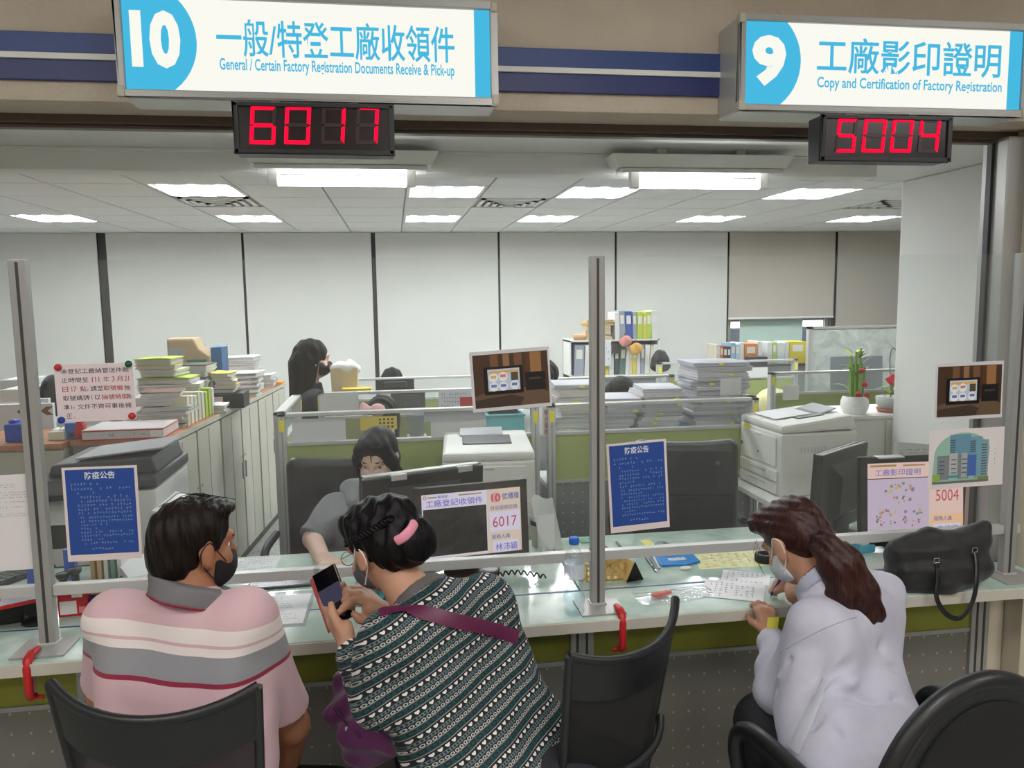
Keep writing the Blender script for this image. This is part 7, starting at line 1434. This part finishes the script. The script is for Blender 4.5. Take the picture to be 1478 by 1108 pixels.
# ---------------------------------------------------------------- people further back
def far_person(label, px, py, Y, yaw, pitch, shirt, hairc, long=0, mask=None, skin=None, seat=.44, stand=False, sh=None):
    hd = Head(at(px, py, Y), yaw, pitch, 0, 1.0); f = hd.d((0, 1, 0)); f = unit((f[0], f[1], 0)); r = np.array([f[1], -f[0], 0]); M = hd.c-f*.03-np.array([0, 0, .235]); L, R = M-r*.15, M+r*.15; Pv = np.array([M[0], M[1], .9*M[2]-.32 if stand else seat+.10])-f*.02; org = np.array([M[0], M[1], 0])
    t = person(label, org[0], org[1]); eL, eR = L+f*.06-r*.05+(0, 0, -.25), R+f*.06+r*.05+(0, 0, -.25); wL, wR = eL+f*.20+r*.04+(0, 0, -.03 if not stand else -.12), eR+f*.20-r*.04+(0, 0, -.03 if not stand else -.12)
    if stand: kn = [Pv-r*.09+f*.03-(0, 0, Pv[2]*.48), Pv+r*.09-(0, 0, Pv[2]*.48)]; ft = [np.array([kn[0][0], kn[0][1], .06]), np.array([kn[1][0], kn[1][1], .06])]
    else: kn = [Pv-r*.1+f*.30, Pv+r*.1+f*.30]; ft = [np.array([q[0], q[1], .06]) for q in kn]
    nb = M+(0, 0, .06)
    soft('body', union([hd.prims(), hd.ears(), cone(nb-(0, 0, .03), hd.p(0, -.02, -.06), .056, .05), torso(L, R, Pv, (.08, .06, .08), (.05, .08, .09)), limb([L, eL, wL], [.04, .035, .025]), limb([R, eR, wR], [.04, .035, .025]), hand(wL, f, (0, 0, -1), 1), hand(wR, f, (0, 0, -1), -1), legs(Pv, kn, ft, (.06, .05, .04), r)], .016), skin or m_skinS, t, .008, org)
    soft('top', clip(warp(union([torso(L, R, Pv, (.11, .10, .11), (.07, .10, .125)), limb([L, eL, eL+(wL-eL)*.85], [.07, .055, .042]), limb([R, eR, eR+(wR-eR)*.85], [.07, .055, .042]), cone(M, nb, .09, .075)], .04), folds(.004, 34, [(1, .2, .7), (.4, .3, -1)], 5)), ((0, 0, 1), nb+(0, 0, .03))), mat('top_%02x%02x%02x' % shirt, shirt, .85), t, .009, org)
    soft('trousers', union([legs(Pv, kn, ft, (.09, .07, .05), r), cone(Pv-r*.08, Pv+r*.08, .12)], .03), m_trou, t, .012, org)
    for q in ft: shoe('shoe', q, f, m_shoe, t, org)
    hs = [hd.e((0, -.022, .042), (.086, .108, .092)), hd.e((0, -.068, -.02), (.078, .06, .075))]
    if long: hs += [cone(hd.p(0, -.07, -.03), hd.c-f*.10-(0, 0, long), .085, .06), cone(hd.p(.055, -.02, 0), hd.c+r*.05-f*.05-(0, 0, long*.8), .04, .03), cone(hd.p(-.055, -.02, 0), hd.c-r*.05-f*.05-(0, 0, long*.8), .04, .03)]
    hr = warp(union(hs, .025), folds(.003, 120, [(1, .3, .1), (.3, 1, .1)], 3)); cut = hd.e((0, .115, -.045), (.06, .085, .11))
    def hf(P): return np.maximum(hr(P), -cut(P))
    hf.bb = hr.bb; soft('hair', hf, hairc, t, .007, org)
    hd.eyes(t, org)
    if mask: hd.mask('face_mask', mask, t, org, mask, h=.007)
    return t
hk, hbk = hair_mat('hair_far', (14, 13, 15), .5, spec=.2), MATS['hair_black']
far_person('long-haired person in black standing beside the cabinet aisle', 453, 519, 5.05, -75, 4, (34, 36, 40), hk, .26, m_maskb, stand=True)
far_person('person in a red jacket seated behind the yellow card', 552, 606, 4.40, 172, 20, (196, 44, 48), hk, .20, m_maskw)
far_person('person seated behind the far partition, only dark hair showing', 566, 556, 6.05, 180, 10, (90, 92, 98), hk, 0, m_maskw)
far_person('dark-haired person bent over behind the paper piles', 897, 577, 4.50, 186, 40, (70, 72, 78), hk, .10, m_maskw)
far_person('person in a white shirt half hidden by the framed print', 787, 550, 4.85, 172, 14, (222, 222, 220), hk, 0, m_maskw)

# ================================================================== VISITORS' CHAIRS
m_meshback = mat('mesh_back', (16, 16, 18), .9, alpha=.93); m_band = mat('vinyl_band', (26, 26, 28), .42, bump=.05, bscale=60); m_frame = mat('chair_frame', (34, 34, 36), .45)
def mesh_chair(label, loc, rot, top, w, dip=.02):
    t = thing('mesh_chair', label, 'chair', loc, rot, 'black mesh visitor chairs'); chair_base(t, m_black, .40)
    soft('seat', rbox(0, 0, .45, .48, .46, .08, .035), m_lea, t, .012)
    def S(u, v, off=0):
        s = 2*u-1; hw = w/2*(.84+.16*v); x = s*hw; y = -.245-.065*(1-s*s)-.06*v-off; z = .54+(top-.54)*v+(.0 if v < .99 else 0)-dip*(1-s*s)*v+.02*abs(s)**3*v; return (x, y, z)
    obj('back_mesh', G().surf(lambda u, v: S(u, v*.80), 20, 12), m_meshback, t)
    g = G(); g.surf(lambda u, v: S(u, .74+.26*v, .006), 20, 8); g.surf(lambda u, v: S(1-u, .74+.26*v, -.012), 20, 8); g.surf(lambda u, v: tuple(np.array(S(u, 1, .006))*(1-v)+np.array(S(u, 1, -.012))*v), 20, 2); obj('top_band', g, m_band, t)
    obj('top_rim', G().tube([S(k/19, 1.0, -.003) for k in range(20)], .011, 8), m_band, t)
    for u in (0, 1): obj('side_rail', G().tube([S(u, k/9) for k in range(10)], [.010]*10, 8), m_frame, t)
    obj('bottom_rail', G().tube([S(k/9, 0) for k in range(10)], .012, 8), m_frame, t); obj('lumbar_bar', G().tube([S(k/9, .22, .02) for k in range(10)], .010, 8), m_frame, t)
    obj('spine', G().tube([(0, 0, .41), (0, -.2, .41), (0, -.30, .48), S(.5, .1, .02)], [.02, .02, .02, .016], 8), m_frame, t)
    return t
mesh_chair('black mesh chair behind the man in the striped polo shirt', (-.425, 1.845, 0), -12*D2R, .955, .42)
mesh_chair('black mesh chair turned aside next to the patterned blouse', (.335, 1.955, 0), 38*D2R, .925, .43)
# rounded chair of the writer
t = thing('round_back_chair', 'black chair with rounded back and arm loops under the writer', 'chair', (1.10, 1.61, 0), 8*D2R); chair_base(t, m_black, .40)
soft('seat', rbox(0, .0, .45, .50, .46, .09, .04), m_lea, t, .012)
def arc(k, n=40, w=.235, z0=.52, z1=.945):
    a = -math.pi*.1+math.pi*1.2*k/n; return (-w*math.cos(a)*(1.0), -.262-.02*math.sin(a), z0+.14+(z1-z0-.14)*math.sin(a) if math.sin(a) > 0 else z0+.14+.35*math.sin(a))
outl = [arc(k) for k in range(41)]
def bp_(k): return outl[k]
poly = [(p[0], p[2]) for p in outl]
obj('back_shell', G().prism(poly, -.30, -.262), m_band, t, bevel=.008); obj('back_rim', G().tube(outl, .020, 10), m_band, t); obj('back_cushion', G().prism([(x*.92, .6+(z-.6)*.93) for x, z in poly], -.262, -.23), mat('black_fabric', (20, 20, 22), .9, bump=.2, bscale=300), t, bevel=.01)
obj('back_cloth', G().prism([(x*.88, .6+(z-.6)*.90) for x, z in poly], -.306, -.299), mat('black_fabric', 0), t)
obj('maker_label', G().bb(-.035, .005, -.3085, -.306, .74, .757), mat('label_cream', (186, 170, 140), .6), t); obj('back_bar', G().tube([(0, 0, .41), (0, -.25, .41), (0, -.30, .5), (0, -.30, .62)], .02, 8), m_frame, t)
for sx in (-1, 1):
    obj('arm_loop', G().tube(spline([(sx*.20, -.20, .60), (sx*.26, -.16, .665), (sx*.28, .02, .69), (sx*.28, .12, .67), (sx*.28, .15, .60), (sx*.26, .12, .46)]), .020, 10), m_band, t)
    obj('arm_bracket', G().tube([(sx*.20, .1, .42), (sx*.27, .1, .43), (sx*.275, .12, .52)], .014, 8), m_frame, t)
